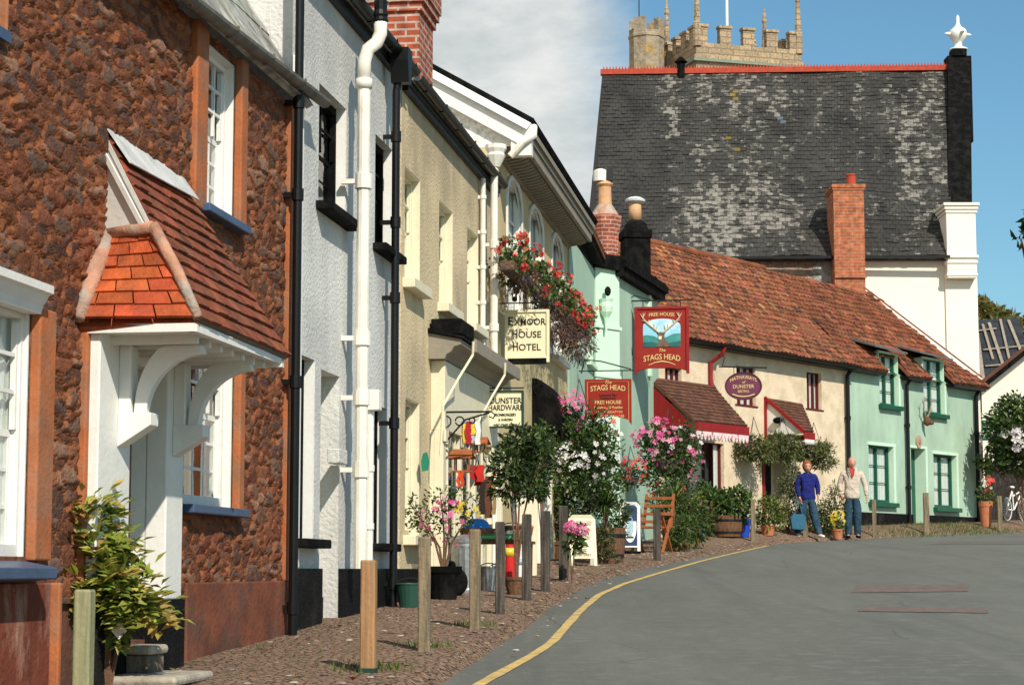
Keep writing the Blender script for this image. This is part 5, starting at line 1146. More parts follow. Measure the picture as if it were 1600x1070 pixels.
def cloud(mb, blobs, n, size, cols, asp=.5, droop=.0, shell=.45, kinds='leaf'):
    vol = [b[3]*b[4]*b[5] for b in blobs]; tv = sum(vol)
    for b, v in zip(blobs, vol):
        c = Vector(b[:3]); k = int(n*v/tv)+1
        nc = max(4, k//14); cl = [(rv(), .55+.5*random.random()) for _ in range(nc)]
        for _ in range(k):
            d0, rr = random.choice(cl); o = (d0*rr+rv()*.34*random.random()**.5)
            if random.random() < .25: o = rv()*random.random()**shell
            p = c+Vector((o.x*b[3], o.y*b[4], o.z*b[5]))
            od = Vector((o.x, o.y, o.z+.25)).normalized(); d = (rv()+od*.8+Vector((0, 0, -droop))).normalized()
            c_ = vcol(random.choice(cols), .35, .1); leaf(mb, p, d, (od+rv()*.6).normalized(), size*(.6+.8*random.random()), size*asp*(.7+.6*random.random()), c_)
def pinnate(mb, blobs, n, L_, ls, cols):
    for b in blobs:
        c = Vector(b[:3])
        for _ in range(n):
            o = rv()*random.random()**.6; p = c+Vector((o.x*b[3], o.y*b[4], o.z*b[5])); d = (Vector((o.x, o.y, .1))+rv()*.5).normalized(); nn = (Vector((0, -.3, 1))+rv()*.4).normalized()
            s = d.cross(nn).normalized(); col = random.choice(cols)
            for k in range(5):
                q = p+d*(L_*k/5)-Vector((0, 0, .012*k*k*.3))
                for sg in (-1, 1): leaf(mb, q, (d*.5+s*sg), nn, ls*(.8+.4*random.random()), ls*.5, vcol(col, .3, .1))
            leaf(mb, p+d*L_, d, nn, ls, ls*.42, vcol(col, .3, .1))
def blooms(mb, blobs, n, size, cols, top=0, shell=1):
    vol = [b[3]*b[4]*b[5] for b in blobs]; tv = sum(vol)
    for b, v in zip(blobs, vol):
        c = Vector(b[:3])
        for _ in range(int(n*v/tv)+1):
            o = rv()
            if o.y > .3: o.y = -o.y
            if random.random() < top: o.z = abs(o.z)
            o = o*(.85+.25*random.random())*shell; p = c+Vector((o.x*b[3], o.y*b[4], o.z*b[5])); nn = (o+Vector((.1, -.5, .2))+rv()*.3).normalized(); col = vcol(random.choice(cols), .2, .05)
            a = nn.cross(Vector((.3, .2, 1))).normalized(); b2 = nn.cross(a); s = size*(.6+.6*random.random())
            for k in range(5):
                an = k*2*math.pi/5; an2 = an+.95; mb.add([p, p+(a*math.cos(an)+b2*math.sin(an))*s+nn*s*.25, p+(a*math.cos((an+an2)/2)+b2*math.sin((an+an2)/2))*s*1.25+nn*s*.2, p+(a*math.cos(an2)+b2*math.sin(an2))*s+nn*s*.25], [(0, 1, 2, 3)], 0, col)
PINK = [(.60, .07, .22), (.66, .13, .30), (.74, .34, .44)]; REDF = [(.70, .035, .025), (.62, .02, .03), (.75, .10, .06)]; WHITEF = [(.80, .78, .74), (.78, .70, .70)]; YEL = [(.75, .55, .04)]
def pix_blobs(root, Y, lst):   # (px, py, half width px, half height px, depth m) -> local blobs
    o = []
    for px, py, rx, rz, ry in lst:
        c = at(px, py, Y)-root.location; o.append((c.x, c.y, c.z, rx*Y/FPX, ry, rz*Y/FPX))
    return o
def pot(root, r, h, m, name='pot', z=0, sq=False):
    b = MB(); b.lathe(0, 0, [(r*.72, z), (r*.92, z+h*.75), (r*1.0, z+h*.82), (r*1.03, z+h), (r*.9, z+h), (r*.88, z+h*.9), (.01, z+h*.9)], 18); return b.build(name, M[m], root, smooth=False)
def barrel(root, r, h, name='barrel_tub'):
    b = MB(); b.lathe(0, 0, [(r*.86, 0), (r*.97, h*.4), (r, h*.8), (r*.99, h), (r*.9, h), (r*.9, h*.9), (.01, h*.9)], 20); o = b.build(name, M['oldwood'], root)
    for z in (.15, .72):
        k = MB(); rr = r*(.9 if z < .5 else 1.0)+.008; k.lathe(0, 0, [(rr*.99, h*z), (rr*1.005, h*z), (rr*1.01, h*(z+.1)), (rr*.99, h*(z+.1))], 20); k.build('iron_hoop', M['iron'], o)
    return o
def plant(name, label, px, py, blobs, leaves, cols, cat='plant', size=.06, asp=.5, flow=None, potd=None, stem=None, group=None, Y=None, comp=False, droop=0, stick=.012, hang=None, dry=None):
    if Y is None: b = gpt(px, py); loc = Vector((b.x, b.y, PZ(b.x, b.y)))
    else: loc = at(px, py, Y)
    r = thing(name, label, cat, loc, 0, group); bl = pix_blobs(r, loc.y, blobs); mb = MB()
    if comp: pinnate(mb, bl, leaves, .15, size, cols)
    else: cloud(mb, bl, leaves, size, cols, asp, droop)
    mb.build('foliage', M['leaf'], r)
    if flow:
        for fl_ in flow:
            fb, n, sz, fc = fl_[:4]; mb = MB(); blooms(mb, pix_blobs(r, loc.y, fb) if fb else bl, n, sz, fc, fl_[4] if len(fl_) > 4 else .3); mb.build('flowers', M['petal'], r)
    if dry: mb = MB(); cloud(mb, pix_blobs(r, loc.y, dry), 500, .07, [(.14, .06, .04), (.09, .045, .04), (.10, .06, .085)], .25, .8); mb.build('dead_trailing_stems', M['leaf'], r)
    if potd:
        if potd[0] == 'barrel': barrel(r, potd[1], potd[2])
        else: pot(r, potd[1], potd[2], potd[0])
    st = MB(); z0 = potd[2]*.8 if potd else 0
    if hang: 
        st.lathe(0, 0, [(.03, -hang*.9), (hang*.7, -hang*.6), (hang, 0), (hang*.9, .0)], 14); st.build('coir_basket', M['moss'], r)
        c = MB()
        for k in range(3): an = k*2.1; c.tube([(hang*math.cos(an), hang*math.sin(an), 0), (0, 0, hang*3.2)], .006, 5)
        c.build('hanging_chain', M['iron'], r)
    else:
        for bb in bl:
            mid = Vector((bb[0]*.3+.02*random.random(), bb[1]*.4, z0+(bb[2]-z0)*.5)); st.tube([(0.01*random.random(), 0, z0), mid, (bb[0], bb[1], bb[2])], [stick*1.3, stick, stick*.6], 7)
        for _ in range(10):
            bb = random.choice(bl); q = rv(); st.tube([(bb[0]*.7, bb[1]*.7, z0+(bb[2]-z0)*.8), (bb[0]+q.x*bb[3]*.8, bb[1]+q.y*bb[4]*.8, bb[2]+q.z*bb[5]*.8)], stick*.4, 5)
        st.build('stem', M['bark'], r)
    return r
# yellow-green climber by the porch
w1 = plant('climbing_shrub', 'young yellow-green shrub with feathery leaves beside the white porch', 168, 1091, [(125, 815, 38, 40, .18), (150, 870, 45, 32, .2), (170, 915, 50, 30, .2), (205, 945, 38, 26, .16), (120, 790, 24, 18, .12), (150, 940, 30, 25, .15), (105, 850, 22, 30, .15)], 40, [(.30, .34, .05), (.36, .36, .07), (.22, .27, .04), (.16, .22, .04), (.38, .26, .06)], 'shrub', .095, comp=True, stick=.013)
tg = MB(); q = at(186, 985, w1.location.y-.12)-w1.location; tg.add([q+Vector((-.042, 0, 0)), q+Vector((0, 0, -.045)), q+Vector((.042, 0, 0)), q+Vector((0, 0, .045)), q+Vector((-.042, .006, 0)), q+Vector((0, .006, -.045)), q+Vector((.042, .006, 0)), q+Vector((0, .006, .045))], [(0, 1, 2, 3), (7, 6, 5, 4), (0, 4, 5, 1), (1, 5, 6, 2), (2, 6, 7, 3), (3, 7, 4, 0)]); tg.add([q+Vector((-.025, -.003, .002)), q+Vector((0, -.003, -.025)), q+Vector((.02, -.003, 0)), q+Vector((0, -.003, .025))], [(0, 1, 2, 3)], 1); tg.build('white_tag', [M['white'], M['cream']], w1)
plant('rose_bush', 'leggy rose standard in a black pot with pink and yellow blooms', 692, 944, [(665, 815, 34, 30, .16), (705, 800, 32, 38, .16), (735, 800, 25, 30, .14), (690, 780, 30, 22, .14), (650, 800, 22, 26, .12)], 620, G_MID+G_DARK, 'shrub', .045, flow=[([(695, 815, 45, 40, .2)], 26, .024, PINK), ([(730, 798, 18, 14, .1)], 6, .035, YEL)], potd=('black', .18, .32), stick=.010)
plant('bay_tree', 'dark glossy bay tree on a thin stem outside the shop', 806, 936, [(800, 715, 38, 34, .24), (830, 745, 36, 34, .24), (795, 755, 30, 26, .2), (845, 705, 30, 28, .2), (815, 690, 30, 22, .2)], 1700, G_DARK+[(.07, .11, .03)], 'tree', .08, .4, potd=('oldwood', .12, .18), stick=.009)
plant('fuchsia_bush', 'tall mid green bush with pink flowers behind the dark posts', 874, 877, [(890, 760, 62, 48, .45), (848, 775, 40, 42, .35), (935, 750, 42, 45, .4), (864, 830, 22, 44, .25), (885, 800, 34, 26, .3), (940, 790, 24, 20, .3), (850, 860, 12, 26, .2)], 5600, G_MID+G_DARK+G_DARK, 'shrub', .075, .5, flow=[([(862, 835, 18, 44, .2)], 16, .035, PINK), ([(905, 760, 55, 45, .36)], 40, .03, WHITEF)], potd=('oldwood', .2, .25), stick=.009)
plant('hanging_basket', 'big hanging basket overflowing with white and pink flowers by the small red sign', 905, 690, [(905, 680, 52, 48, .4), (930, 700, 38, 45, .35), (885, 655, 22, 32, .3), (890, 715, 36, 38, .3), (930, 740, 34, 36, .3)], 5000, G_MID+G_DARK, 'flower basket', .07, .5, flow=[([(890, 715, 40, 28, .38)], 70, .042, WHITEF), ([(935, 700, 40, 50, .38)], 40, .035, WHITEF), ([(892, 645, 26, 34, .34)], 50, .034, PINK), ([(945, 660, 25, 25, .3)], 14, .035, REDF)], Y=29, hang=.28)
for i, (xa, xb_, nn_, lab) in enumerate(((X0, X1, n, l) for X0, X1, n, l in ((797, 838, 760, 'nearest window box of red geraniums on the ochre hotel'), (846, 882, 720, 'middle window box of red geraniums on the ochre hotel'), (882, 915, 640, 'window box of red geraniums on the ochre hotel nearest the pub')))):
    F_ = hotelF; a = F_.hit(xa, 450, -.38); b = F_.hit(xb_, 500, -.38); c = F_.world((a.x+b.x)/2, -.34, 0); zt = 4.78+.05*i; r = thing('window_box', lab, 'window box', (c.x, c.y, zt), FAC_A, 'geranium boxes along the hotel front'); hw = (b.x-a.x)/2
    MB().box(-hw, hw, -.09, .09, -.14, -.02).build('trough', M['moss'], r, bevel=.02)
    mb = MB(); bl = [(-hw*.6, 0, .08, hw*.45, .26, .24), (0, -.02, .03, hw*.5, .28, .26), (hw*.6, 0, .07, hw*.45, .26, .22)]; cloud(mb, bl, nn_, .065, G_MID+G_DARK+[(.12, .17, .04)], .8); mb.build('foliage', M['leaf'], r)
    mb = MB()
    for _ in range(30):
        q = Vector((random.uniform(-hw, hw)*1.05, random.uniform(-.3, .2), .12+.2*random.random() if random.random() < .75 else -.1)); blooms(mb, [(q.x, q.y, q.z, .055, .055, .045)], 9, .027, REDF+[(.8, .16, .08)], 0)
    mb.build('flowers', M['petal'], r)
    mb = MB(); cloud(mb, [(0, -.05, -.28 if i else -.12, hw, .24, .30 if i else .16)], 800 if i else 400, .08, [(.13, .065, .04), (.09, .05, .04), (.10, .06, .08), (.17, .10, .05)], .25, 1.0); mb.build('dead_trailing_stems', M['leaf'], r)
plant('hanging_basket', 'browning hanging basket with red geraniums under the hotel window boxes', 893, 520, [(895, 500, 24, 18, .25)], 260, G_MID, 'flower basket', .07, flow=[([(900, 500, 24, 20, .26)], 40, .04, REDF)], Y=30.5, hang=.2, dry=[(888, 520, 30, 30, .28)])
plant('hanging_basket', 'small hanging basket with red flowers between the bush and the large pink basket', 985, 745, [(985, 742, 20, 20, .2)], 420, G_DARK, 'flower basket', .06, flow=[([(990, 735, 22, 24, .22)], 30, .035, REDF+PINK)], Y=36, hang=.17)
plant('hanging_basket', 'large round hanging basket of pink busy lizzies beside the red canopy', 1045, 720, [(1030, 700, 30, 40, .4), (1065, 705, 32, 42, .4), (1045, 745, 40, 30, .4)], 3200, G_MID+G_DARK, 'flower basket', .075, .6, flow=[([(1025, 690, 36, 36, .42)], 70, .045, PINK), ([(1065, 710, 34, 45, .42)], 45, .04, PINK+WHITEF), ([(1040, 765, 35, 12, .3)], 8, .04, REDF)], Y=37.5, hang=.3)
for lab, px_, py_, rx_, n_, Y_ in (('olive hanging basket to the left of the restaurant porch', 1178, 703, 27, 620, 43.2), ('middle olive hanging basket under the restaurant porch roof', 1222, 697, 25, 560, 43.8), ('olive hanging basket right above the person in blue', 1272, 710, 30, 640, 44.6)):
    plant('hanging_basket', lab, px_, py_, [(px_-8, py_-4, rx_*.85, 18, .35), (px_+12, py_+2, rx_*.8, 20, .35)], n_*3, G_DRY+G_MID+[(.15, .17, .05), (.20, .20, .07)], 'flower basket', .10, .3, droop=.5, flow=[([(px_, py_, rx_, 14, .3)], 2, .035, PINK)], Y=Y_, hang=.22, group='hanging baskets on the cream cottage')
def spiky(name, label, px, py, cx, cy, n, L_, cols, potd, Y=None):
    b = gpt(px, py); loc = Vector((b.x, b.y, PZ(b.x, b.y))); r = thing(name, label, 'plant', loc); c = at(cx, cy, loc.y)-loc; mb = MB()
    for i in range(n):
        d = rv(); d.z = abs(d.z)*.8+.15; d.normalize(); l = L_*(.7+.5*random.random()); s = d.cross(Vector((0, 0, 1))).normalized()*.018; col = vcol(random.choice(cols), .3); p = Vector(c); pr = None
        for k in range(6):
            w_ = s*(1-k/5.2); cur = [p-w_, p+w_]
            if pr: mb.add([pr[0], pr[1], cur[1], cur[0]], [(0, 1, 2, 3)], 0, col)
            pr = cur; p = p+d*l/5; d = (d+Vector((0, 0, -.22))).normalized()
    mb.build('foliage', M['leaf'], r); st = MB(); st.tube([(0, 0, potd[2]*.7), (c.x*.5, c.y*.5, c.z*.6), tuple(c)], [.03, .025, .03], 8); st.build('stem', M['bark'], r)
    barrel(r, potd[1], potd[2]) if potd[0] == 'barrel' else pot(r, potd[1], potd[2], potd[0]); return r
spiky('cordyline', 'spiky dark green plant in a half barrel left of the blue framed board', 948, 884, 945, 795, 130, .75, G_DARK+G_MID, ('barrel', .27, .5))
spiky('cordyline', 'spiky palm with arching leaves behind the wooden chair', 1052, 864, 1054, 785, 90, .68, G_MID, ('oldwood', .2, .35))
plant('trailing_plant', 'brown and green trailing plant spilling over the half barrel', 940, 886, [(938, 845, 20, 34, .2), (955, 870, 12, 16, .15)], 700, G_DRY+G_DARK, 'plant', .05, stick=.008)
plant('potted_fern', 'broad green fern in a dark pot behind the wooden chair', 1062, 861, [(1062, 800, 34, 34, .4), (1036, 785, 22, 20, .3), (1082, 815, 30, 34, .4), (1060, 835, 22, 24, .3)], 3200, G_MID+G_DARK, 'plant', .12, .22, potd=('oldwood', .22, .3), droop=.4)
plant('potted_flowers', 'yellow-green leafy plant in a dark blue glazed pot', 1093, 843, [(1092, 798, 28, 26, .35)], 1100, G_LITE+G_MID, 'plant', .07, potd=('blueglaze', .17, .26), flow=[([(1092, 795, 24, 20, .3)], 16, .035, PINK+REDF)])
plant('barrel_plant', 'lush green shrub growing in a wide wooden half barrel', 1136, 842, [(1130, 790, 26, 24, .4), (1155, 790, 20, 26, .35), (1112, 782, 18, 22, .3)], 2000, G_MID+[(.05, .14, .03)], 'shrub', .085, .7, potd=('barrel', .34, .42))
plant('potted_flowers', 'small pink flowers in a tall bright blue pot beside the barrel', 1161, 842, [(1161, 812, 10, 12, .16)], 160, G_MID, 'plant', .06, potd=('bluepot', .17, .36), flow=[([(1161, 808, 12, 16, .16)], 16, .035, PINK)]) if False else None
M['bluepot'] = mat('bright_blue_glaze', (.01, .06, .45), .25, .15, 5, spec=.6)
plant('potted_flowers', 'small pink flowers in a tall bright blue pot beside the barrel', 1161, 842, [(1161, 812, 10, 12, .16)], 160, G_MID, 'plant', .06, potd=('bluepot', .17, .36), flow=[([(1161, 808, 12, 16, .16)], 16, .035, PINK)])
plant('potted_plant', 'olive leafed plant in a terracotta pot at the restaurant door', 1200, 840, [(1200, 800, 24, 24, .3)], 900, G_LITE+G_MID, 'plant', .08, potd=('terracotta', .15, .2))
plant('door_climber', 'pale speckled climber growing up beside the restaurant door', 1232, 836, [(1228, 790, 20, 38, .2), (1236, 745, 15, 30, .2), (1222, 815, 20, 20, .2)], 1900, G_DRY+G_MID+[(.3, .3, .18)], 'plant', .07, .4)
plant('cottage_border', 'dense low border plants along the cream wall left of the walking man', 1290, 838, [(1285, 812, 26, 24, .35), (1302, 795, 18, 34, .3), (1268, 815, 18, 22, .25), (1245, 815, 16, 20, .2)], 2300, G_DRY+G_DARK+G_MID, 'plant', .09, .3)
plant('yellow_flowers', 'small clump of yellow flowers in a red pot beside the walking man', 1309, 845, [(1309, 818, 11, 16, .15)], 240, G_MID, 'plant', .06, flow=[([(1309, 812, 11, 14, .15)], 22, .035, YEL)], potd=('terracotta', .12, .2))
plant('pink_hydrangea', 'pink hydrangea bloom leaning before the cream menu board', 893, 916, [(898, 838, 14, 12, .12), (890, 852, 12, 10, .1)], 70, G_DARK, 'plant', .10, .6, flow=[([(893, 825, 10, 11, .08), (910, 828, 8, 9, .07)], 130, .02, PINK)], stick=.008)
plant('potted_plant', 'bushy potted plant against the mint cottage garden wall at far right', 1541, 826, [(1541, 772, 12, 18, .2)], 360, G_MID, 'plant', .08, potd=('terracotta', .17, .62), flow=[([(1545, 758, 10, 12, .15)], 12, .05, REDF+WHITEF)])
plant('flowering_shrub', 'large shrub with white blossoms against the white gable end', 1604, 826, [(1585, 650, 34, 30, 1.0), (1605, 690, 36, 35, 1.0), (1560, 672, 18, 22, .8), (1570, 700, 25, 20, .8), (1545, 720, 14, 18, .6), (1590, 725, 40, 16, .7)], 4300, G_MID+G_DARK+[(.13, .19, .05)], 'shrub', .16, .5, flow=[([(1585, 690, 36, 22, 1.0)], 60, .09, WHITEF)], stick=.02)
# wood on the hill and trees at the right edge
M['crown'] = M['leaf']
hl_ = MB()
for j in range(13):
    for i in range(25): hl_.v.append((20+i*8, 150+j*10, 2+15*math.exp(-((i-6)/7)**2-((j-6)/4)**2)+1.2*noise.noise(Vector((i*.6, j*.6, 0)))))
hl_.f = [(j*25+i, j*25+i+1, (j+1)*25+i+1, (j+1)*25+i) for j in range(12) for i in range(24)]; hl_.m = [0]*len(hl_.f); hl_.c = [(1, 1, 1)]*len(hl_.f)
struct(hl_.build('wooded_hill', mat('hill_green', (.10, .12, .03), .95, .3, .3), smooth=True))
def tree(label, px, py, Y, lst, cols, n, size):
    b = at(px, py, Y); r = thing('tree', label, 'tree', (b.x, Y, 3), 0, 'trees behind the right hand roofs'); bl = []
    for px_, py_, rx, rz in lst: c = at(px_, py_, Y)-r.location; bl.append((c.x, c.y+random.uniform(-1, 1), c.z, rx*Y/FPX, rx*Y/FPX, rz*Y/FPX))
    mb = MB(); cloud(mb, bl, n, size, cols, .6); mb.build('crown', M['leaf'], r); t = MB(); t.tube([(0, 0, -1), (0, 0, bl[0][2]*.6), (bl[0][0], bl[0][1], bl[0][2])], [.35, .25, .08], 8)
    for q in bl: t.tube([(0, 0, bl[0][2]*.55), (q[0], q[1], q[2])], [.12, .03], 6)
    t.build('trunk', M['bark'], r)
HZ = [(.17, .18, .05), (.22, .2, .06), (.12, .15, .04), (.26, .2, .07)]
tree('olive green rounded tree on the slope just right of the white house', 1548, 520, 120, [(1548, 500, 26, 20), (1535, 485, 14, 16)], HZ, 2600, .5)
tree('yellowing tree sloping down behind the stripped roof', 1580, 530, 125, [(1575, 525, 28, 26), (1600, 545, 26, 28)], HZ+[(.3, .2, .07)], 2600, .5)
tree('dark twig of a tall tree at the right edge of the photo', 1630, 360, 60, [(1622, 350, 22, 26), (1606, 366, 9, 7), (1604, 338, 8, 6)], G_DARK, 380, .3)
# fallen leaves, debris and grass along the kerb
lt = MB(); random.seed(11)
for _ in range(4200):
    i = random.randrange(len(prow)-1); k = random.random()**.8*14; r_ = prow[i]; q = r_[0].lerp(r_[-1], min(.97, k/14)); q = q+Vector((random.uniform(-.3, .3), random.uniform(-.3, .3)))
    if random.random() < .5: q = r_[-1].lerp(r_[0], .25+.15*random.random())+Vector((random.uniform(-.1, .1), random.uniform(-.4, .4)))
    if random.random() < .35: q = r_[0].lerp(r_[-1], random.uniform(.0, .07))+Vector((random.uniform(-.05, .02), random.uniform(-.3, .3)))
    c = random.choice([(.35, .16, .08), (.25, .13, .07), (.30, .22, .14), (.45, .35, .25), (.14, .08, .05), (.10, .06, .04)]+([(.5, .03, .02)] if random.random() < .12 else []))
    p = Vector((q.x, q.y, PZ(q.x, q.y)+.012)); leaf(lt, p, Vector((random.gauss(0, 1), random.gauss(0, 1), .25*random.random())), Vector((0, 0, 1)), random.uniform(.02, .06), random.uniform(.015, .04), c, .1)
tag(lt.build('fallen_leaves', M['leaf']), 'dry leaves and grit scattered over the earthy pavement', 'leaf litter', None, 'stuff')
M['pebble'] = mat('pebble', (1, 1, 1), .9, .2, 20)
pb_ = MB()
for _ in range(1500):
    i = random.randrange(min(70, len(prow)-1)); r_ = prow[i]; q = r_[0].lerp(r_[-1], random.random()**1.3*.9)+Vector((random.uniform(-.3, .3), random.uniform(-.3, .3))); s = random.uniform(.006, .022)
    c = random.choice([(.2, .14, .1), (.3, .22, .17), (.14, .1, .08), (.4, .33, .27)]); z = PZ(q.x, q.y)+s*.3-(.03 if (q-r_[0]).length < .15 else 0)
    pb_.lathe(0, 0, [(.6, -.5), (1, 0), (.55, .5)], 6, 0, c, rot=random.random())._xf(len(pb_.v)-18, (q.x, q.y, z), (s*1.4, s, s*.8))
tag(pb_.build('pebbles', M['pebble']), 'small stones strewn on the pavement beside the posts', 'pebbles', None, 'stuff')
gr = MB()
def blades(x, y, n, rad, h, cols=((.07, .12, .02), (.11, .15, .03), (.16, .17, .05))):
    for _ in range(n):
        q = Vector((x+random.gauss(0, rad), y+random.gauss(0, rad))); p = Vector((q.x, q.y, PZ(q.x, q.y)-.01)); d = Vector((random.gauss(0, .45), random.gauss(0, .45), 1)).normalized(); hh = h*(.5+random.random()); s = Vector((d.y, -d.x, 0)); s = (s.normalized() if s.length > .01 else Vector((1, 0, 0)))*.005*(1+h*10)
        gr.add([p-s, p+s, p+d*hh], [(0, 1, 2)], 0, vcol(random.choice(cols), .3))
for px_, py_, n, rad, h in ((1360, 834, 300, .5, .06), (1400, 832, 500, .5, .07), (1440, 830, 300, .4, .06), (1470, 828, 500, .5, .07), (1500, 827, 500, .5, .08), (1530, 826, 400, .5, .08), (1560, 828, 200, .5, .05), (574, 1056, 200, .14, .05), (520, 1000, 260, .22, .025), (600, 1015, 240, .25, .022), (700, 985, 160, .2, .022), (760, 960, 160, .2, .022), (470, 1040, 300, .25, .02), (660, 1020, 120, .08, .05), (741, 985, 120, .08, .05), (420, 1020, 150, .2, .03)):
    q = gpt(px_, py_); blades(q.x, q.y, n, rad, h)
tag(gr.build('grass', M['leaf']), 'thin grass on the verge and round the wooden posts', 'grass', None, 'stuff')

# ================================================================ wooden posts along the kerb
def post(label, px0, px1, pyt, pyb, m, foot=None, lean=0):
    b = gpt((px0+px1)/2, pyb); w_ = (px1-px0)/FPX*b.y; loc = Vector((b.x, b.y, PZ(b.x, b.y)-.03)); h = (pyb-pyt)/FPX*b.y+.03; w_ = max(.075, w_*.88)
    o = MB(); n = 8
    for i in range(n):
        pass
    z = [-.1, .02]+[h*k/6 for k in range(1, 6)]+[h-.012, h]; vs = []; hw = w_/2
    for i, zz_ in enumerate(z):
        r = hw*(1+.03*noise.noise(Vector((px0, zz_*6, 1)))) if i < len(z)-1 else hw*.88; ch_ = r*.82
        dx = lean*zz_+.006*noise.noise(Vector((px0, zz_*3, 7)))
        for x, y in ((-ch_, -r), (ch_, -r), (r, -ch_), (r, ch_), (ch_, r), (-ch_, r), (-r, ch_), (-r, -ch_)): vs.append((x+dx, y, zz_))
    L_ = len(z); o.add(vs, [(i*8+k, i*8+(k+1) % 8, (i+1)*8+(k+1) % 8, (i+1)*8+k) for i in range(L_-1) for k in range(8)]+[tuple((L_-1)*8+k for k in range(8))])
    if foot:
        r = thing('wooden_post', label, 'post', loc, R(-6+random.uniform(-8, 8)), 'wooden posts along the kerb'); o.build('post', M[m], r); MB().box(-hw-.006, hw+.006, -hw-.006, hw+.006, -.05, .055).build('green_foot', M[foot], r)
    else:
        ob = o.build('wooden_post', M[m]); ob.location = loc; ob.rotation_euler = (0, 0, R(-6+random.uniform(-8, 8))); tag(ob, label, 'post', 'wooden posts along the kerb')
for a in (('pale greenish post in front of the porch climber at far left', 112, 143, 940, 1135, 'post_pale'), ('new orange timber post with a green painted foot', 562, 588, 890, 1062, 'post_new', 'darkgreen'), ('weathered brown post in front of the rose bush', 652, 673, 852, 1027, 'post'), ('weathered brown post before the metal bin', 733, 751, 838, 991, 'post'),
          ('dark post between the metal bin and the shop buckets', 773, 790, 825, 967, 'post_dark'), ('dark post left of the fuchsia bush, beside the red sack', 815, 831, 812, 945, 'post_dark'), ('slim dark post in front of the fuchsia bush', 845, 860, 806, 930, 'post_dark'), ('dark reddish post touching the cream menu board', 873, 888, 797, 912, 'post_dark'), ('lone dark post in front of the wooden chair', 1021, 1033, 800, 880, 'post_dark'),
          ('thin brown post beside the bright blue pot', 1173, 1181, 785, 849, 'post'), ('short post just in front of the person in blue', 1254, 1263, 785, 841, 'post'), ('thin post to the right of the walking man', 1363, 1370, 784, 840, 'post'), ('thicker post in front of the mint cottage door', 1443, 1453, 773, 836, 'post'), ('short post at the far right beside the bicycle', 1559, 1567, 778, 832, 'post')):
    post(*a)
print('plants ok')

plant('climbing_shrub', 'leafy climber filling the gap between bay tree and white flowered basket', 846, 893, [(842, 720, 22, 34, .2), (850, 690, 18, 30, .2), (838, 760, 16, 22, .2)], 1300, G_DARK+G_MID, 'shrub', .07, stick=.008)
plant('leafy_tub', 'low dark green leafy plant in a tub left of the navy board', 962, 874, [(960, 830, 16, 26, .2), (968, 800, 14, 18, .2)], 600, G_MID+G_DARK, 'plant', .09, .3, potd=('oldwood', .14, .25))
plant('leafy_tub', 'arching green plant in a tub to the right of the wooden chair', 1066, 866, [(1062, 845, 18, 16, .25), (1070, 820, 18, 20, .25)], 700, G_MID, 'plant', .11, .25, potd=('oldwood', .15, .22), droop=.4)
plant('wall_shrub', 'bushy shrub beneath the red canopy between fern and barrel', 1112, 838, [(1108, 800, 22, 30, .3), (1100, 770, 16, 20, .2)], 1100, G_DARK+G_MID, 'shrub', .08, stick=.01)

# ================================================================ lettering and signs
def text(body, size, m, parent, x=0, y=0, z=0, align='CENTER', arc=0, sx=1, ext=.003, name='lettering', shear=0, fit=None):
    c = bpy.data.curves.new('t', 'FONT'); c.body = body; c.size = size; c.extrude = ext; c.align_x = align; c.align_y = 'CENTER'; c.resolution_u = 3; c.offset = size*.005; c.shear = shear
    o = bpy.data.objects.new('t', c); COL.objects.link(o); bpy.context.view_layer.update()
    dg = bpy.context.evaluated_depsgraph_get(); me = bpy.data.meshes.new_from_object(o.evaluated_get(dg)); bpy.data.objects.remove(o)
    if fit:
        lo_ = min(v.co.x for v in me.vertices); hi_ = max(v.co.x for v in me.vertices); sx = (fit[1]-fit[0])/(hi_-lo_); x = fit[0]-lo_*sx
    for v in me.vertices: X_, Y_, Z_ = v.co; v.co = (X_*sx+x, y-Z_, Y_+z-arc*(X_*sx)**2)
    me.materials.clear(); me.materials.append(M[m]); a = me.color_attributes.new('Col', 'FLOAT_COLOR', 'CORNER'); a.data.foreach_set('color', [1.0]*(4*len(me.loops)))
    ob = bpy.data.objects.new(name, me); COL.objects.link(ob); ob.parent = parent; return ob
def sign(name, label, px0, px1, py0, py1, Y, rz=None, cat='sign'):
    a = at(px0, py1, Y); b = at(px1, py0, Y); r = thing(name, label, cat, ((a.x+b.x)/2, Y, (a.z+b.z)/2), FAC_A-math.pi/2 if rz is None else rz)
    return r, (b.x-a.x)/2/math.cos(FAC_A-math.pi/2), (b.z-a.z)/2
def frame(root, w_, h, t, m, d=.03, y0=-.02, y1=.05, name='frame'):
    b = MB(); b.box(-w_, -w_+t, y0, y1, -h, h); b.box(w_-t, w_, y0, y1, -h, h); b.box(-w_+t, w_-t, y0, y1, h-t, h); b.box(-w_+t, w_-t, y0, y1, -h, -h+t); return b.build(name, M[m], root, bevel=.004)
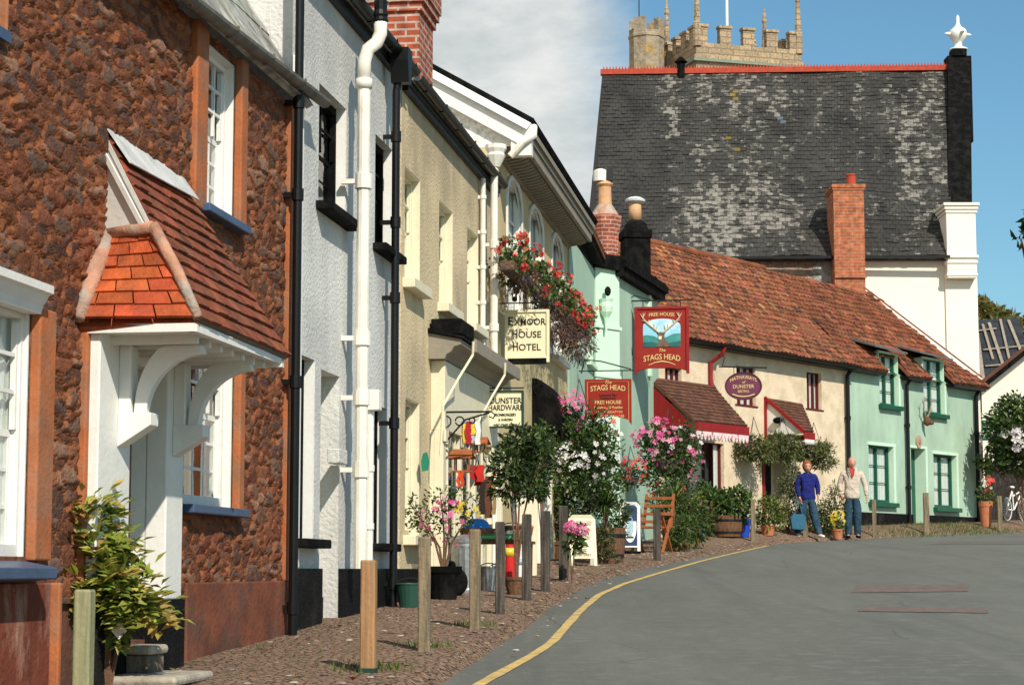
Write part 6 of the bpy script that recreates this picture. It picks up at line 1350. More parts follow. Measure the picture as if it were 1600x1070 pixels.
# hotel sign
s, w_, h = sign('hanging_sign', 'cream double framed board reading Exmoor House Hotel above the shop canopy', 789, 858, 484, 560, 25.6)
MB().box(-w_+.03, w_-.03, 0, .03, -h+.03, h-.03).build('board', M['signcream'], s)
b = MB(); b.box(-w_, -w_+.035, -.02, .05, -h-.05, h); b.box(w_-.035, w_, -.02, .05, -h-.05, h); b.box(-w_+.035, w_-.035, -.02, .05, h-.035, h); b.box(-w_+.035, w_-.035, -.02, .05, -h+.0, -h+.03); b.build('frame', M['signcream'], s, bevel=.004)
MB().box(-w_+.04, w_-.04, .0, .045, -h-.07, -h-.002).build('lower_panel', M['black'], s)
fs_ = h*2
for t1, t2, zz_, x in (('E', 'XMOOR', .26, -.022), ('H', 'OUSE', .0, .0), ('H', 'OTEL', -.26, 0)):
    W_ = {'XMOOR': .72, 'OUSE': .52, 'OTEL': .50}[t2]*w_*2
    e_ = (W_+.07)/2; text(t1, fs_*.25, 'ink', s, 0, -.004, fs_*zz_+.0, fit=(-e_, -e_+.06)); text(t2, fs_*.19, 'ink', s, 0, -.004, fs_*(zz_-.015), fit=(-e_+.072, e_))
b = MB(); b.bar((-w_-.12, .02, h+.09), (w_, .02, h+.09), .015); b.tube([(-w_-.10, .02, -.2), (-w_-.1, .02, h+.15)], .01, 6)
for x in (-w_*.6, w_*.6): b.tube([(x, .02, h), (x, .02, h+.09)], .006, 5)
for x in (-.15, .12): b.blob(x, -.06, h+.13, .035, .06, .035)
b.build('bracket', M['iron'], s)
# hardware shop sign
s, w_, h = sign('hanging_sign', 'cream board with dark green edge reading Dunster Hardware half shaded by the canopy', 762, 818, 610, 668, 23.9)
MB().box(-w_, w_, 0, .03, -h, h).build('board', M['signcream'], s); frame(s, w_, h, .018, 'darkgreen')
for t, sz, z, sx in (('DUNSTER', .22, .34, .92), ('HARDWARE', .22, .05, .80), ('IRONMONGERY', .11, -.24, .75), ('& GARDEN', .09, -.44, .9), ('WEST STREET STORES', .085, -.66, .8)): 
    text(t, h*2*sz, 'ink', s, 0, -.004, h*z*1.3, sx=sx*(w_/h))
b = MB(); b.bar((-w_-.16, .02, h+.03), (w_, .02, h+.03), .015); b.build('bracket', M['iron'], s)
# small red pub board
def redsign(name, label, px0, px1, py0, py1, Y):
    s, w_, h = sign(name, label, px0, px1, py0, py1, Y); return s, w_, h
s, w_, h = redsign('pub_board', 'small red Stags Head board listing free house and accommodation beside the pink flowers', 914, 986, 592, 664, 34)
b = MB(); arcp = [(-w_, h), (-w_, -h*.82)]+[(-w_+2*w_*i/12, -h*.82+(.22*h*math.sin(math.pi*i/12))-(.0)) for i in range(1, 12)]+[(w_, -h), (w_, h)]
b.prism(arcp, lambda x, z: (x, 0, z), lambda x, z: (x, .05, z)); b.build('board', M['signred'], s, bevel=.005)
b = MB(); e = .045
for p, q in (((-w_+e, h-e), (w_-e, h-e)), ((-w_+e, h-e), (-w_+e, -h*.78)), ((w_-e, h-e), (w_-e, -h*.85))): b.bar((p[0], -.003, p[1]), (q[0], -.003, q[1]), .012, .006)
b.build('gold_lining', mat('dull_gold', (.5, .25, .08), .5), s)
text('The', h*.2, 'gold', s, 0, -.004, h*.86, shear=.3); text('STAGS HEAD', h*.32, 'gold', s, 0, -.004, h*.62, arc=.28, sx=.82)
text('FREE HOUSE', h*.22, 'gold', s, 0, -.004, -.02*h, sx=.95); text('En-Suite Bed & Breakfast', h*.17, 'gold', s, 0, -.004, -.24*h, sx=.72, shear=.3); text('ACCOMMODATION', h*.15, 'gold', s, 0, -.004, -.44*h, sx=.9); text('BAR MEALS - FINE WINES', h*.16, 'gold', s, 0, -.004, -.62*h, sx=.78)
text('Licensed Bar', h*.15, 'ink', s, 0, -.003, .30*h); text('Restaurant', h*.15, 'ink', s, 0, -.003, .17*h)
b = MB(); b.bar((-w_-.1, .02, h+.14), (w_+.05, .02, h+.14), .018); b.tube([(-w_-.06, .02, h+.1), (-w_+.0, .02, h+.33), (-w_*.3, .02, h+.3), (w_, .02, h+.16)], .012, 6)
for x in (-w_*.6, w_*.6): b.tube([(x, .02, h), (x, .02, h+.14)], .008, 5)
b.build('bracket', M['iron'], s)
# big hanging pub sign
s, w_, h = redsign('pub_sign', 'large red pub sign with painted stag reading The Stags Head Free House', 993, 1075, 479, 584, 38.5)
n = 24; bot = [(-w_+2*w_*i/n, -h*.93+.14*h*(math.sin(math.pi*i/n)**2)+(.04*h*math.sin(3*math.pi*i/n))) for i in range(1, n)]
b = MB(); b.prism([(-w_, h), (-w_, -h)]+bot+[(w_, -h), (w_, h)], lambda x, z: (x, 0, z), lambda x, z: (x, .06, z)); b.build('board', M['signred'], s, bevel=.006)
frame_ = MB(); t = .05
for x0, x1, z0, z1 in ((-w_-.01, -w_+t, -h, h), (w_-t, w_+.01, -h, h), (-w_+t, w_-t, h-t, h)): frame_.box(x0, x1, -.025, .0, z0, z1)
frame_.build('frame', M['red'], s, bevel=.006)
px = .56*w_/.60; pz0, pz1 = -.20*h, .52*h; pn = MB(); top = [(px*1.25*math.cos(math.pi*i/14)/1.0, pz1-.02+(.26*h)*math.sin(math.pi*i/14)*.8) for i in range(15)]
PXW = .70*w_; top = [(PXW*math.cos(math.pi*i/14), .42*h+(.22*h)*math.sin(math.pi*i/14)) for i in range(15)]
M['paintsky'] = mat('painted_sky', (.30, .62, .78), .6, .15, 3, col2=(.75, .82, .82), c2s=2.2); M['painthill'] = mat('painted_hills', (.05, .26, .24), .6, .3, 5); M['painthill2'] = mat('painted_near_hills', (.02, .12, .12), .6, .3, 5); M['stagbrown'] = mat('painted_stag', (.16, .10, .07), .6, .35, 9)
pn.prism([(-PXW, pz0), (PXW, pz0)]+top, lambda x, z: (x, -.004, z), lambda x, z: (x, .001, z)); pn.build('painted_sky', M['paintsky'], s)
b = MB(); b.prism([(-PXW, pz0), (PXW, pz0), (PXW, .20*h), (PXW*.6, .18*h), (PXW*.3, .10*h), (-.1*PXW, .02*h), (-PXW*.4, .12*h), (-PXW*.8, .16*h), (-PXW, .14*h)], lambda x, z: (x, -.007, z), lambda x, z: (x, -.004, z)); b.build('painted_hills', M['painthill'], s)
b = MB(); b.prism([(-PXW, pz0), (PXW, pz0), (PXW, -.02*h), (PXW*.5, -.08*h), (0, -.12*h), (-PXW*.6, -.04*h), (-PXW, -.06*h)], lambda x, z: (x, -.009, z), lambda x, z: (x, -.007, z)); b.build('painted_near_hills', M['painthill2'], s)
b = MB(); b.prism([(-.30*PXW, pz0), (.52*PXW, pz0), (.30*PXW, -.06*h), (.16*PXW, .04*h), (.14*PXW, .16*h), (.20*PXW, .22*h), (.04*PXW, .22*h), (-.08*PXW, .24*h), (-.28*PXW, .23*h), (-.20*PXW, .17*h), (-.20*PXW, .06*h), (-.14*PXW, -.02*h), (-.2*PXW, -.08*h)], lambda x, z: (x, -.016, z), lambda x, z: (x, -.009, z)); b.build('stag_head', M['stagbrown'], s)
b = MB(); b.prism([(-.16*PXW, .02*h), (-.02*PXW, .02*h), (.02*PXW, .12*h), (-.18*PXW, .12*h)], lambda x, z: (x, -.019, z), lambda x, z: (x, -.0165, z)); b.build('pale_muzzle', M['cream'], s)
b = MB(); w2 = .9
for sg in (-1, 1):
    o_x = -.03*PXW
    main = [(o_x+sg*.08*w_, .22*h), (o_x+sg*.25*w_, .34*h), (o_x+sg*.50*w_, .50*h), (o_x+sg*.68*w_, .66*h), (o_x+sg*.66*w_, .82*h)]
    b.tube([(x, -.022, z) for x, z in main], [.016, .016, .015, .012, .005], 6)
    for p, q in (((.25, .34), (.26, .50)), ((.18, .29), (.12, .46)), ((.50, .50), (.44, .62)), ((.66, .64), (.78, .80)), ((.58, .56), (.72, .60)), ((.67, .70), (.58, .82))): b.tube([(o_x+sg*p[0]*w_, -.022, p[1]*h), (o_x+sg*q[0]*w_, -.022, q[1]*h)], [.011, .004], 5)
b.build('antlers', mat('painted_antler', (.62, .48, .30), .6, .2), s)
text('FREE HOUSE', h*.145, 'gold', s, 0, -.004, .77*h, arc=.25, sx=.95); text('The', h*.13, 'gold', s, 0, -.004, -.30*h, shear=.3); text('STAGS HEAD', h*.235, 'gold', s, 0, -.006, -.50*h, arc=.35, sx=.80)
b = MB(); b.tube([(-.5*w_, -.006, -.74*h), (-.25*w_, -.006, -.66*h), (0, -.006, -.63*h), (.25*w_, -.006, -.66*h), (.5*w_, -.006, -.74*h)], [.006, .01, .014, .01, .006], 5); b.build('gold_scroll', M['gold'], s)
b = MB(); b.bar((-w_-.25, .03, h+.12), (w_+.1, .03, h+.12), .025); b.tube([(-w_-.2, .03, h+.12), (-w_-.25, .03, h-.1), (-w_-.15, .03, h-.4), (-w_-.05, .03, h-.9)], .014, 6); b.tube([(-w_-.25, .03, h+.12), (-w_, .03, h+.22), (-w_*.4, .03, h+.14)], .012, 6)
for x in (-w_*.7, w_*.7): b.tube([(x, .03, h), (x, .03, h+.12)], .01, 5)
b.build('bracket', M['iron'], s)
b = MB(); b.lathe(-w_-.16, .03, [(.02, h+.1), (.09, h-.02), (.10, h-.06), (.07, h-.36), (.03, h-.42)], 8); b.build('lantern', M['iron'], s)
# oval restaurant sign
s, w_, h = sign('oval_sign', 'purple oval hanging sign with gold lettering on the cream restaurant wall', 1133, 1190, 581, 625, 42.2)
def ov(k): return [(w_*k*math.cos(2*math.pi*i/28), h*k*math.sin(2*math.pi*i/28)) for i in range(28)]
b = MB(); b.prism(ov(1), lambda x, z: (x, 0, z), lambda x, z: (x, .04, z)); b.build('board', M['purple'], s)
b = MB(); o1, o2 = ov(1.0), ov(.92)
for i in range(28): j = (i+1) % 28; b.prism([o1[i], o1[j], o2[j], o2[i]], lambda x, z: (x, -.012, z), lambda x, z: (x, 0, z))
b.build('rim', mat('dark_plum', (.07, .015, .03), .5), s)
text('HATHAWAYS', h*.36, 'gold', s, 0, -.004, .62*h, arc=.9, sx=.85); text('of', h*.26, 'gold', s, 0, -.004, .28*h, shear=.3); text('DUNSTER', h*.36, 'gold', s, 0, -.004, -.04*h, sx=.95); text('BISTRO', h*.24, 'gold', s, 0, -.004, -.38*h)
b = MB(); b.tube([(-.6*w_, -.006, -.58*h), (-.3*w_, -.006, -.72*h), (0, -.006, -.76*h), (.3*w_, -.006, -.72*h), (.6*w_, -.006, -.58*h)], .014, 5); b.build('gold_scroll', M['gold'], s)
b = MB(); b.bar((-w_-.12, .02, h+.12), (w_+.1, .02, h+.08), .03, .03); b.tube([(-w_-.05, .02, h+.1), (-w_, .02, h+.3), (-w_-.08, .02, h+.5), (-w_+.08, .02, h+.62)], .009, 5)
for x in (-w_*.5, w_*.5): b.tube([(x, .02, h*.85), (x, .02, h+.1)], .008, 5)
b.build('bracket', M['iron'], s)
# green sign at the right edge
s, w_, h = sign('hanging_sign', 'small green framed sign with faded lettering in front of the white gable end', 1535, 1562, 656, 688, 54.5, 0)
MB().box(-w_, w_, 0, .04, -h, h).build('board', M['green'], s); MB().box(-w_*.85, w_*.6, -.006, .0, -h*.8, h*.85).build('faded_panel', mat('faded_green', (.22, .36, .26), .7), s)
text('TEA', h*.55, 'white', s, -.04, -.01, .35*h); text('ROOMS', h*.42, 'white', s, -.04, -.01, -.3*h)
MB().bar((-w_-.1, .02, h+.06), (w_, .02, h+.06), .03).build('bracket', M['iron'], s)

# ================================================================ standing boards, chair, table
def aboard(name, label, px, py, w_, h, rz, rim, face):
    q = gpt(px, py); r = thing(name, label, 'board', (q.x, q.y, PZ(q.x, q.y)), rz); tl = .16
    b = MB(); f0 = lambda x, z: (x, -.0+tl*z/h*1.0-tl*.5, z)
    pr = [(-w_, 0), (-w_+.05, 0), (-w_+.05, .10), (w_-.05, .10), (w_-.05, 0), (w_, 0), (w_, h-.06), (w_-.06, h), (-w_+.06, h), (-w_, h-.06)]
    b.prism(pr, lambda x, z: (x, tl*z/h-tl, z), lambda x, z: (x, tl*z/h-tl+.025, z)); b.prism(pr, lambda x, z: (x, tl-tl*z/h, z), lambda x, z: (x, tl-tl*z/h-.025, z))
    b.build('frame', M[rim], r, bevel=.004)
    p = MB(); pw = w_-.05; p.prism([(-pw, .13), (pw, .13), (pw, h-.09), (pw-.05, h-.05), (-pw+.05, h-.05), (-pw, h-.09)], lambda x, z: (x, tl*z/h-tl-.006, z), lambda x, z: (x, tl*z/h-tl+.002, z)); p.build('panel', M[face] if isinstance(face, str) else face, r)
    return r, tl
q = aboard('menu_board', 'cream painted menu board standing behind the last dark kerb post', 909, 889, .19, .70, R(8), 'cream', 'signcream'); r, tl = q
text('MORNING COFFEE', .05, 'ink', r, .0, -.075, .60, sx=.62, arc=.5); text('CREAM TEAS', .05, 'oldwood', r, 0, -.085, .50, sx=.85); text('LUNCHES', .05, 'oldwood', r, 0, -.11, .40); text('OPEN DAILY', .04, 'ink', r, 0, -.15, .16)
b = MB(); 
for k in range(3): b.box(-.13, .05, -.16, -.148, .19+.03*k, .20+.03*k)
b.build('painted_line', M['oldwood'], r)
M['navy'] = mat('navy_panel', (.01, .035, .11), .5, .2); M['blackstand'] = M['black']
r, tl = aboard('a_board', 'white edged navy blue board with an oval white emblem by the wooden chair', 985, 869, .165, .84, R(-4), 'white', 'navy')
b = MB(); ov1 = [(.105*math.cos(2*math.pi*i/24), .44+.26*math.sin(2*math.pi*i/24)) for i in range(24)]; b.prism(ov1, lambda x, z: (x, tl*z/.8-tl-.011, z), lambda x, z: (x, tl*z/.8-tl-.006, z)); b.build('white_oval', M['white'], r)
b = MB(); b.prism([(.055*math.cos(2*math.pi*i/16), .44+.17*math.sin(2*math.pi*i/16)) for i in range(16)], lambda x, z: (x, tl*z/.8-tl-.014, z), lambda x, z: (x, tl*z/.8-tl-.011, z)); b.build('blue_emblem', mat('pale_blue', (.35, .5, .55), .5, .3, 20), r)
b = MB(); b.prism([(.03*math.cos(2*math.pi*i/12), .56+.03*math.sin(2*math.pi*i/12)) for i in range(12)], lambda x, z: (x, tl*z/.8-tl-.018, z), lambda x, z: (x, tl*z/.8-tl-.014, z)); b.prism([(-.06, .25), (.06, .25), (.05, .28), (-.05, .28)], lambda x, z: (x, tl*z/.8-tl-.015, z), lambda x, z: (x, tl*z/.8-tl-.011, z)); b.build('emblem_mark', M['navy'], r)
MB().box(-.17, .17, -.2, .2, .0, .04).build('base', M['black'], r)
# folding wooden chair and table
q = gpt(1014, 868); r = thing('wooden_chair', 'orange hardwood folding armchair beside the navy board', 'chair', (q.x+.05, q.y, PZ(q.x, q.y)), R(-25))
W2 = .27
def part(nm, segs, m='wood', parent=r):
    b = MB()
    for p, q_, w_ in segs: b.bar(p, q_, w_, w_*.6)
    return b.build(nm, M[m], parent)
for sx_ in (-W2, W2): part('leg', [((sx_, -.22, 0), (sx_, .20, .62), .045), ((sx_*.92, .26, 0), (sx_*.92, -.20, .62), .045)])
part('armrest', [((-W2, -.26, .63), (-W2, .28, .63), .06)]); part('armrest', [((W2, -.26, .63), (W2, .28, .63), .06)])
part('seat', [((-W2+.02, -.22+.07*k, .42), (W2-.02, -.22+.07*k, .42), .055) for k in range(7)])
part('backrest', [((-W2+.03, .24, .42), (-W2+.03, .40, .98), .045), ((W2-.03, .24, .42), (W2-.03, .40, .98), .045)]+[((-W2+.03, .26+.035*k, .52+.13*k), (W2-.03, .26+.035*k, .52+.13*k), .08) for k in range(4)])
q = gpt(955, 857); r = thing('wooden_table', 'small orange wooden table partly behind the navy board', 'table', (q.x, q.y, PZ(q.x, q.y)), R(-10))
b = MB()
for k in range(6): b.box(-.32, .32, -.3+.1*k, -.21+.1*k, .70, .73)
b.build('tabletop', M['wood'], r)
for sx_ in (-.26, .26): part('leg', [((sx_, -.26, 0), (sx_, .24, .70), .04)], parent=r); part('leg', [((sx_*.9, .26, 0), (sx_*.9, -.24, .70), .04)], parent=r)
q = gpt(1066, 856); r = thing('wooden_chair', 'plain slatted wooden chair half hidden by the green fern', 'chair', (q.x, q.y, PZ(q.x, q.y)), R(20))
for sx_ in (-.22, .22): part('leg', [((sx_, -.2, 0), (sx_, -.2, .66), .04)], parent=r); part('leg', [((sx_, .2, 0), (sx_, .24, .9), .04)], parent=r)
part('seat', [((-.22, -.2+.08*k, .43), (.22, -.2+.08*k, .43), .06) for k in range(6)], parent=r); part('armrest', [((-.22, -.24, .66), (-.22, .22, .66), .05)], parent=r); part('armrest', [((.22, -.24, .66), (.22, .22, .66), .05)], parent=r)
part('backrest', [((-.22, .23, .6), (.22, .23, .6), .06), ((-.22, .24, .75), (.22, .24, .75), .06), ((-.22, .24, .87), (.22, .24, .87), .06)], parent=r)

# ================================================================ hardware shop goods
def gthing(name, label, cat, px, py, rz=0, group=None, dz=0): q = gpt(px, py); return thing(name, label, cat, (q.x, q.y, PZ(q.x, q.y)+dz), rz, group)
def colored(mb, root, name, m='plastic', smooth=True, bevel=0): return mb.build(name, M[m], root, smooth, bevel)
r = gthing('metal_bin', 'ribbed galvanised dustbin behind the weathered post', 'dustbin', 727, 934); b = MB(); n = 48
vs = []
for z, k in ((0, .88), (.04, .9), (.06, .87), (.46, .98), (.48, 1.02), (.52, 1.02)):
    for i in range(n): rr = .15*k*(1+(.035 if i % 4 < 2 and .05 < z < .47 else 0)); vs.append((rr*math.cos(2*math.pi*i/n), rr*math.sin(2*math.pi*i/n), z))
b.add(vs, [(j*n+i, j*n+(i+1) % n, (j+1)*n+(i+1) % n, (j+1)*n+i) for j in range(5) for i in range(n)]); b.build('body', M['metal'], r)
b = MB(); b.lathe(0, 0, [(.165, .515), (.168, .55), (.12, .58), (.02, .60)], 24); b.build('lid', M['metal'], r)
def bucket(label, px, py, rad, h, m='metal', c=(1, 1, 1)):
    r = gthing('bucket', label, 'bucket', px, py); b = MB(); b.lathe(0, 0, [(rad*.75, 0), (rad, h), (rad*1.06, h+.01), (rad*1.0, h+.02), (rad*.93, h), (rad*.7, .03)], 20, 0, c); b.build('body', M[m], r); b = MB(); b.tube([(rad*math.cos(a), 0, h+rad*1.0*math.sin(a)*.5) for a in [math.pi*i/8 for i in range(9)]], .006, 5); b.build('handle', M['iron'], r); return r
bucket('dented metal bucket between two posts', 764, 930, .10, .24); bucket('smaller metal bucket just behind the dented one', 778, 921, .085, .2)
bucket('dark green tub standing in the shadow of the black downpipe', 641, 957, .13, .20, 'plastic', (.02, .07, .05))
# trestle table loaded with goods
r = gthing('trestle_table', 'trestle table of garden goods in front of the shop window', 'table', 768, 930, FAC_A-math.pi/2); b = MB(); b.box(-.36, .30, -.1, 1.2, .50, .53); b.build('tabletop', M['oldwood'], r)
for x in (-.32, .26):
    for y in (0, 1.05): MB().bar((x, y, 0), (x, y+.06, .50), .04).build('leg', M['oldwood'], r)
TT = r
def onT(x, y, dz=0):
    x *= .8; y *= .8
    a = TT.rotation_euler.z; return (TT.location.x+x*math.cos(a)-y*math.sin(a), TT.location.y+x*math.sin(a)+y*math.cos(a), TT.location.z+.53+dz)
r = thing('wicker_basket', 'orange wicker basket on the trestle holding a blue bowl', 'basket', onT(-.2, .05), 0); b = MB(); b.lathe(0, 0, [(.15, 0), (.19, .10), (.2, .12), (.17, .12), (.13, .02)], 20); b.build('body', M['wicker'], r)
r = thing('plastic_bowl', 'upturned bright blue plastic bowl in the wicker basket', 'bowl', onT(-.2, .05, .115)); b = MB(); b.lathe(0, 0, [(.155, 0), (.16, .015), (.14, .02), (.115, .07), (.07, .105), (.01, .11)], 20, 0, (.02, .19, .62)); colored(b, r, 'body')
k = 0
for lab, nm, x, y, sh, cl in (('green plastic tray on the trestle table', 'plastic_tray', .1, -.0, ('box', .2, .14, .06), (.01, .2, .07)), ('white carton at the street end of the trestle', 'carton', .30, .1, ('box', .08, .06, .10), (.75, .72, .65)), ('pink flowered seed box on the trestle', 'seed_box', .02, .35, ('box', .1, .08, .09), (.65, .30, .32)),
    ('yellow handled dustpan stood on the trestle', 'dustpan', -.1, .3, ('box', .05, .03, .17), (.75, .55, .05)), ('stack of terracotta saucers at the trestle edge', 'saucer_stack', .28, .4, ('cyl', .09, .07), (.5, .18, .08)), ('black enamel kettle on the trestle', 'kettle', .18, .6, ('cyl', .10, .15), (.03, .03, .03)), ('orange plastic tub on the far half of the trestle', 'plastic_tub', .3, .75, ('cyl', .12, .14), (.62, .16, .03)), ('red toolbox on the far half of the trestle', 'toolbox', .0, .8, ('box', .14, .09, .1), (.5, .02, .02)), ('pale blue packet at the back of the trestle', 'packet', .2, 1.1, ('box', .07, .05, .15), (.3, .5, .65))):
    o_ = thing(nm, lab, nm.replace('_', ' '), onT(x, y), R(random.uniform(-20, 20))); b = MB()
    if sh[0] == 'box': b.box(-sh[1], sh[1], -sh[2], sh[2], 0, sh[3], 0, cl); colored(b, o_, 'body', smooth=False, bevel=.008); c = MB(); c.box(-sh[1]*.9, sh[1]*.9, -sh[2]-.004, -sh[2], sh[3]*.25, sh[3]*.7, 0, tuple(min(.85, q*1.5+.1) for q in cl)); colored(c, o_, 'band', smooth=False)
    else: b.lathe(0, 0, [(sh[1]*.75, 0), (sh[1], sh[2]), (sh[1]*1.05, sh[2]+.01), (sh[1]*.9, sh[2]), (.01, sh[2]*.9)], 18, 0, cl); colored(b, o_, 'body'); c = MB(); c.tube([(sh[1]*math.cos(a), 0, sh[2]+.04*math.sin(a)) for a in [math.pi*i/8 for i in range(9)]], .006, 5, 0, cl); colored(c, o_, 'rim_handle')
# bird houses and hanging goods under the canopy
def hang(name, label, cat, px, py, Y): c = at(px, py, Y); return thing(name, label, cat, c, FAC_A-math.pi/2)
def birdhouse(label, px, py, Y, s_=1):
    r = hang('bird_table', label, 'bird house', px, py, Y); b = MB(); b.box(-.10*s_, .10*s_, -.08, .08, -.17*s_, -.155*s_); b.build('tray', M['wood'], r)
    b = MB()
    for x in (-.07, .07):
        for y in (-.05, .05): b.bar((x*s_, y, -.155*s_), (x*s_, y, 0), .014)
    b.build('frame', M['wood'], r); b = MB(); b.slab((-.15*s_, -.12, -.03), (.13*s_, -.12, -.03), (.10*s_, 0, .06*s_), (-.10*s_, 0, .06*s_), (0, 0, .012)); b.slab((-.10*s_, 0, .06*s_), (.10*s_, 0, .06*s_), (.13*s_, .12, -.03), (-.15*s_, .12, -.03), (0, 0, .012)); b.build('roof', M['tile_brown'] if 0 else M['wood'], r)
    b = MB(); b.tube([(0, 0, .07*s_), (0, 0, .30)], .004, 5); b.build('cord', M['iron'], r)
birdhouse('wooden bird table hanging below the coloured packets', 722, 712, 21.6, 1.0); birdhouse('smaller wooden bird table hanging to the right under the canopy', 752, 690, 22.6, .7)
def bundle(name, label, cat, px, py, Y, strips):
    r = hang(name, label, cat, px, py, Y); 
    for i, (x0, x1, z0, z1, y, c) in enumerate(strips):
        b = MB(); n = 5; vs = []
        for k in range(n+1):
            z = z1+(z0-z1)*k/n; wv = .012*math.sin(k*1.7+i); vs += [(x0+wv, y-.02, z), (x1+wv*.5, y-.02, z), (x1+wv*.5, y+.02, z), (x0+wv, y+.02, z)]
        b.add(vs, [(k*4+j, k*4+(j+1) % 4, k*4+4+(j+1) % 4, k*4+4+j) for k in range(n) for j in range(4)]+[(3, 2, 1, 0), (n*4, n*4+1, n*4+2, n*4+3)], 0, c); b.build('packet' if 'packet' in name else 'fold', M['cloth'], r, smooth=False)
    return r
bundle('packet_bunch', 'bunch of red, yellow and white packets hanging high in the shop entrance', 'packets', 737, 676, 22, [(-.10, -.06, -.11, .11, 0, (.7, .5, .05)), (-.06, 0, -.12, .12, -.02, (.42, .015, .03)), (0, .05, -.02, .11, -.02, (.75, .52, .04)), (.0, .04, -.11, -.02, -.01, (.45, .5, .6)), (.05, .10, -.13, .12, -.03, (.78, .76, .72)), (-.12, .10, .10, .125, .0, (.15, .25, .45))])
bundle('red_cloth', 'bright red cloths hung below the packets', 'cloth', 748, 738, 22.2, [(-.09, -.02, -.08, .07, 0, (.42, .02, .02)), (-.02, .06, -.10, .08, -.03, (.55, .03, .02)), (-.05, .02, -.14, .05, .03, (.3, .01, .01))])
bundle('orange_gloves', 'pair of orange gloves hung under the bird table', 'gloves', 719, 745, 21.5, [(-.03, 0, -.11, .06, 0, (.66, .09, .02)), (.005, .04, -.10, .07, -.01, (.60, .07, .02))])
bundle('brown_sacks', 'dark brown sacking hung in the shop entrance', 'sacking', 762, 772, 22.6, [(-.10, -.03, -.22, .16, 0, (.03, .02, .015)), (-.04, .04, -.26, .20, .03, (.14, .05, .03)), (.05, .09, -.22, .16, 0, (.32, .22, .09))])
bundle('white_brushes', 'white handled brushes hung left of the brown sacks', 'brushes', 742, 795, 22, [(-.05, -.03, -.2, .14, 0, (.65, .63, .58)), (-.015, .012, -.18, .10, -.02, (.7, .68, .62)), (.03, .045, -.2, .15, 0, (.5, .4, .28))])
bundle('cream_mops', 'cream mop heads with an orange label hung by the bay tree', 'mops', 773, 735, 23, [(-.04, .03, -.02, .04, -.01, (.75, .6, .45)), (-.03, .02, -.06, -.02, -.01, (.7, .25, .06)), (.03, .06, -.3, .0, .02, (.30, .25, .16))])
r = hang('green_paddle', 'small green paddle shape hung on the shop doorpost', 'paddle', 664, 722, 20.3); b = MB(); b.prism([(-.02, .09), (.02, .10), (.04, .02), (.03, -.08), (-.03, -.09), (-.04, 0)], lambda x, z: (x, 0, z), lambda x, z: (x, .02, z), 0, (.02, .22, .12)); b.build('blade', M['plastic'], r)
# bright sacks standing on the pavement
def sack(name, label, px, py, w_, h, c1_, c2_):
    r = gthing(name, label, 'sack', px, py, R(random.uniform(-15, 10))); b = MB(); pr_ = [(.9, 0), (1.05, .1), (1.0, .5), (.92, .85), (.8, .97), (1.0, 1.0)]
    b.lathe(0, 0, [(w_*k, h*z) for k, z in pr_], 14, 0, c1_, sy=.5); b.build('bag', M['plastic'], r, smooth=True); b = MB(); b.lathe(0, 0, [(w_*1.05, h*.55), (w_*1.02, h*.75)], 14, 0, c2_, sy=.52); b.build('printed_band', M['plastic'], r, smooth=True)
sack('red_sack', 'tall red and yellow sack standing between two dark posts', 797, 912, .055, .50, (.55, .015, .015), (.75, .5, .04)); sack('yellow_sack', 'yellow and black sack behind the tall red one', 806, 905, .05, .36, (.7, .48, .05), (.05, .04, .04)); sack('pale_sack', 'pale white plastic sack leaning beside the red sack', 812, 914, .04, .34, (.7, .7, .72), (.3, .35, .5))
r = gthing('crate', 'orange plastic crate of blue goods behind the sacks', 'crate', 809, 898); b = MB(); b.box(-.12, .12, -.1, .1, .22, .40, 0, (.6, .2, .05)); b.box(-.11, .11, -.11, -.1, .02, .2, 0, (.1, .2, .5)); b.box(-.12, .12, -.099, .1, 0, .219, 0, (.15, .12, .1)); colored(b, r, 'box', smooth=False, bevel=.006)
r = gthing('black_sack', 'black bin bag slumped behind the rose pot', 'bag', 706, 938); b = MB(); b.blob(0, 0, .14, .16, .14, .16, 0, (1, 1, 1), 16, 10); b.build('bag', M['black'], r, smooth=True); b = MB(); b.blob(0, 0, .3, .04, .04, .05); b.build('knot', M['black'], r)
r = gthing('pavement_board', 'white leaning board standing behind the bay tree', 'board', 822, 905, R(-8)); b = MB(); b.prism([(-.13, 0), (.13, 0), (.13, .95), (-.13, .95)], lambda x, z: (x, .1*z, z), lambda x, z: (x, .1*z+.025, z)); b.build('panel', M['cream'], r)
b = MB(); b.tube([(-.1, .3, 0), (-.1, .12, .9)], .012, 5); b.build('prop', M['oldwood'], r)

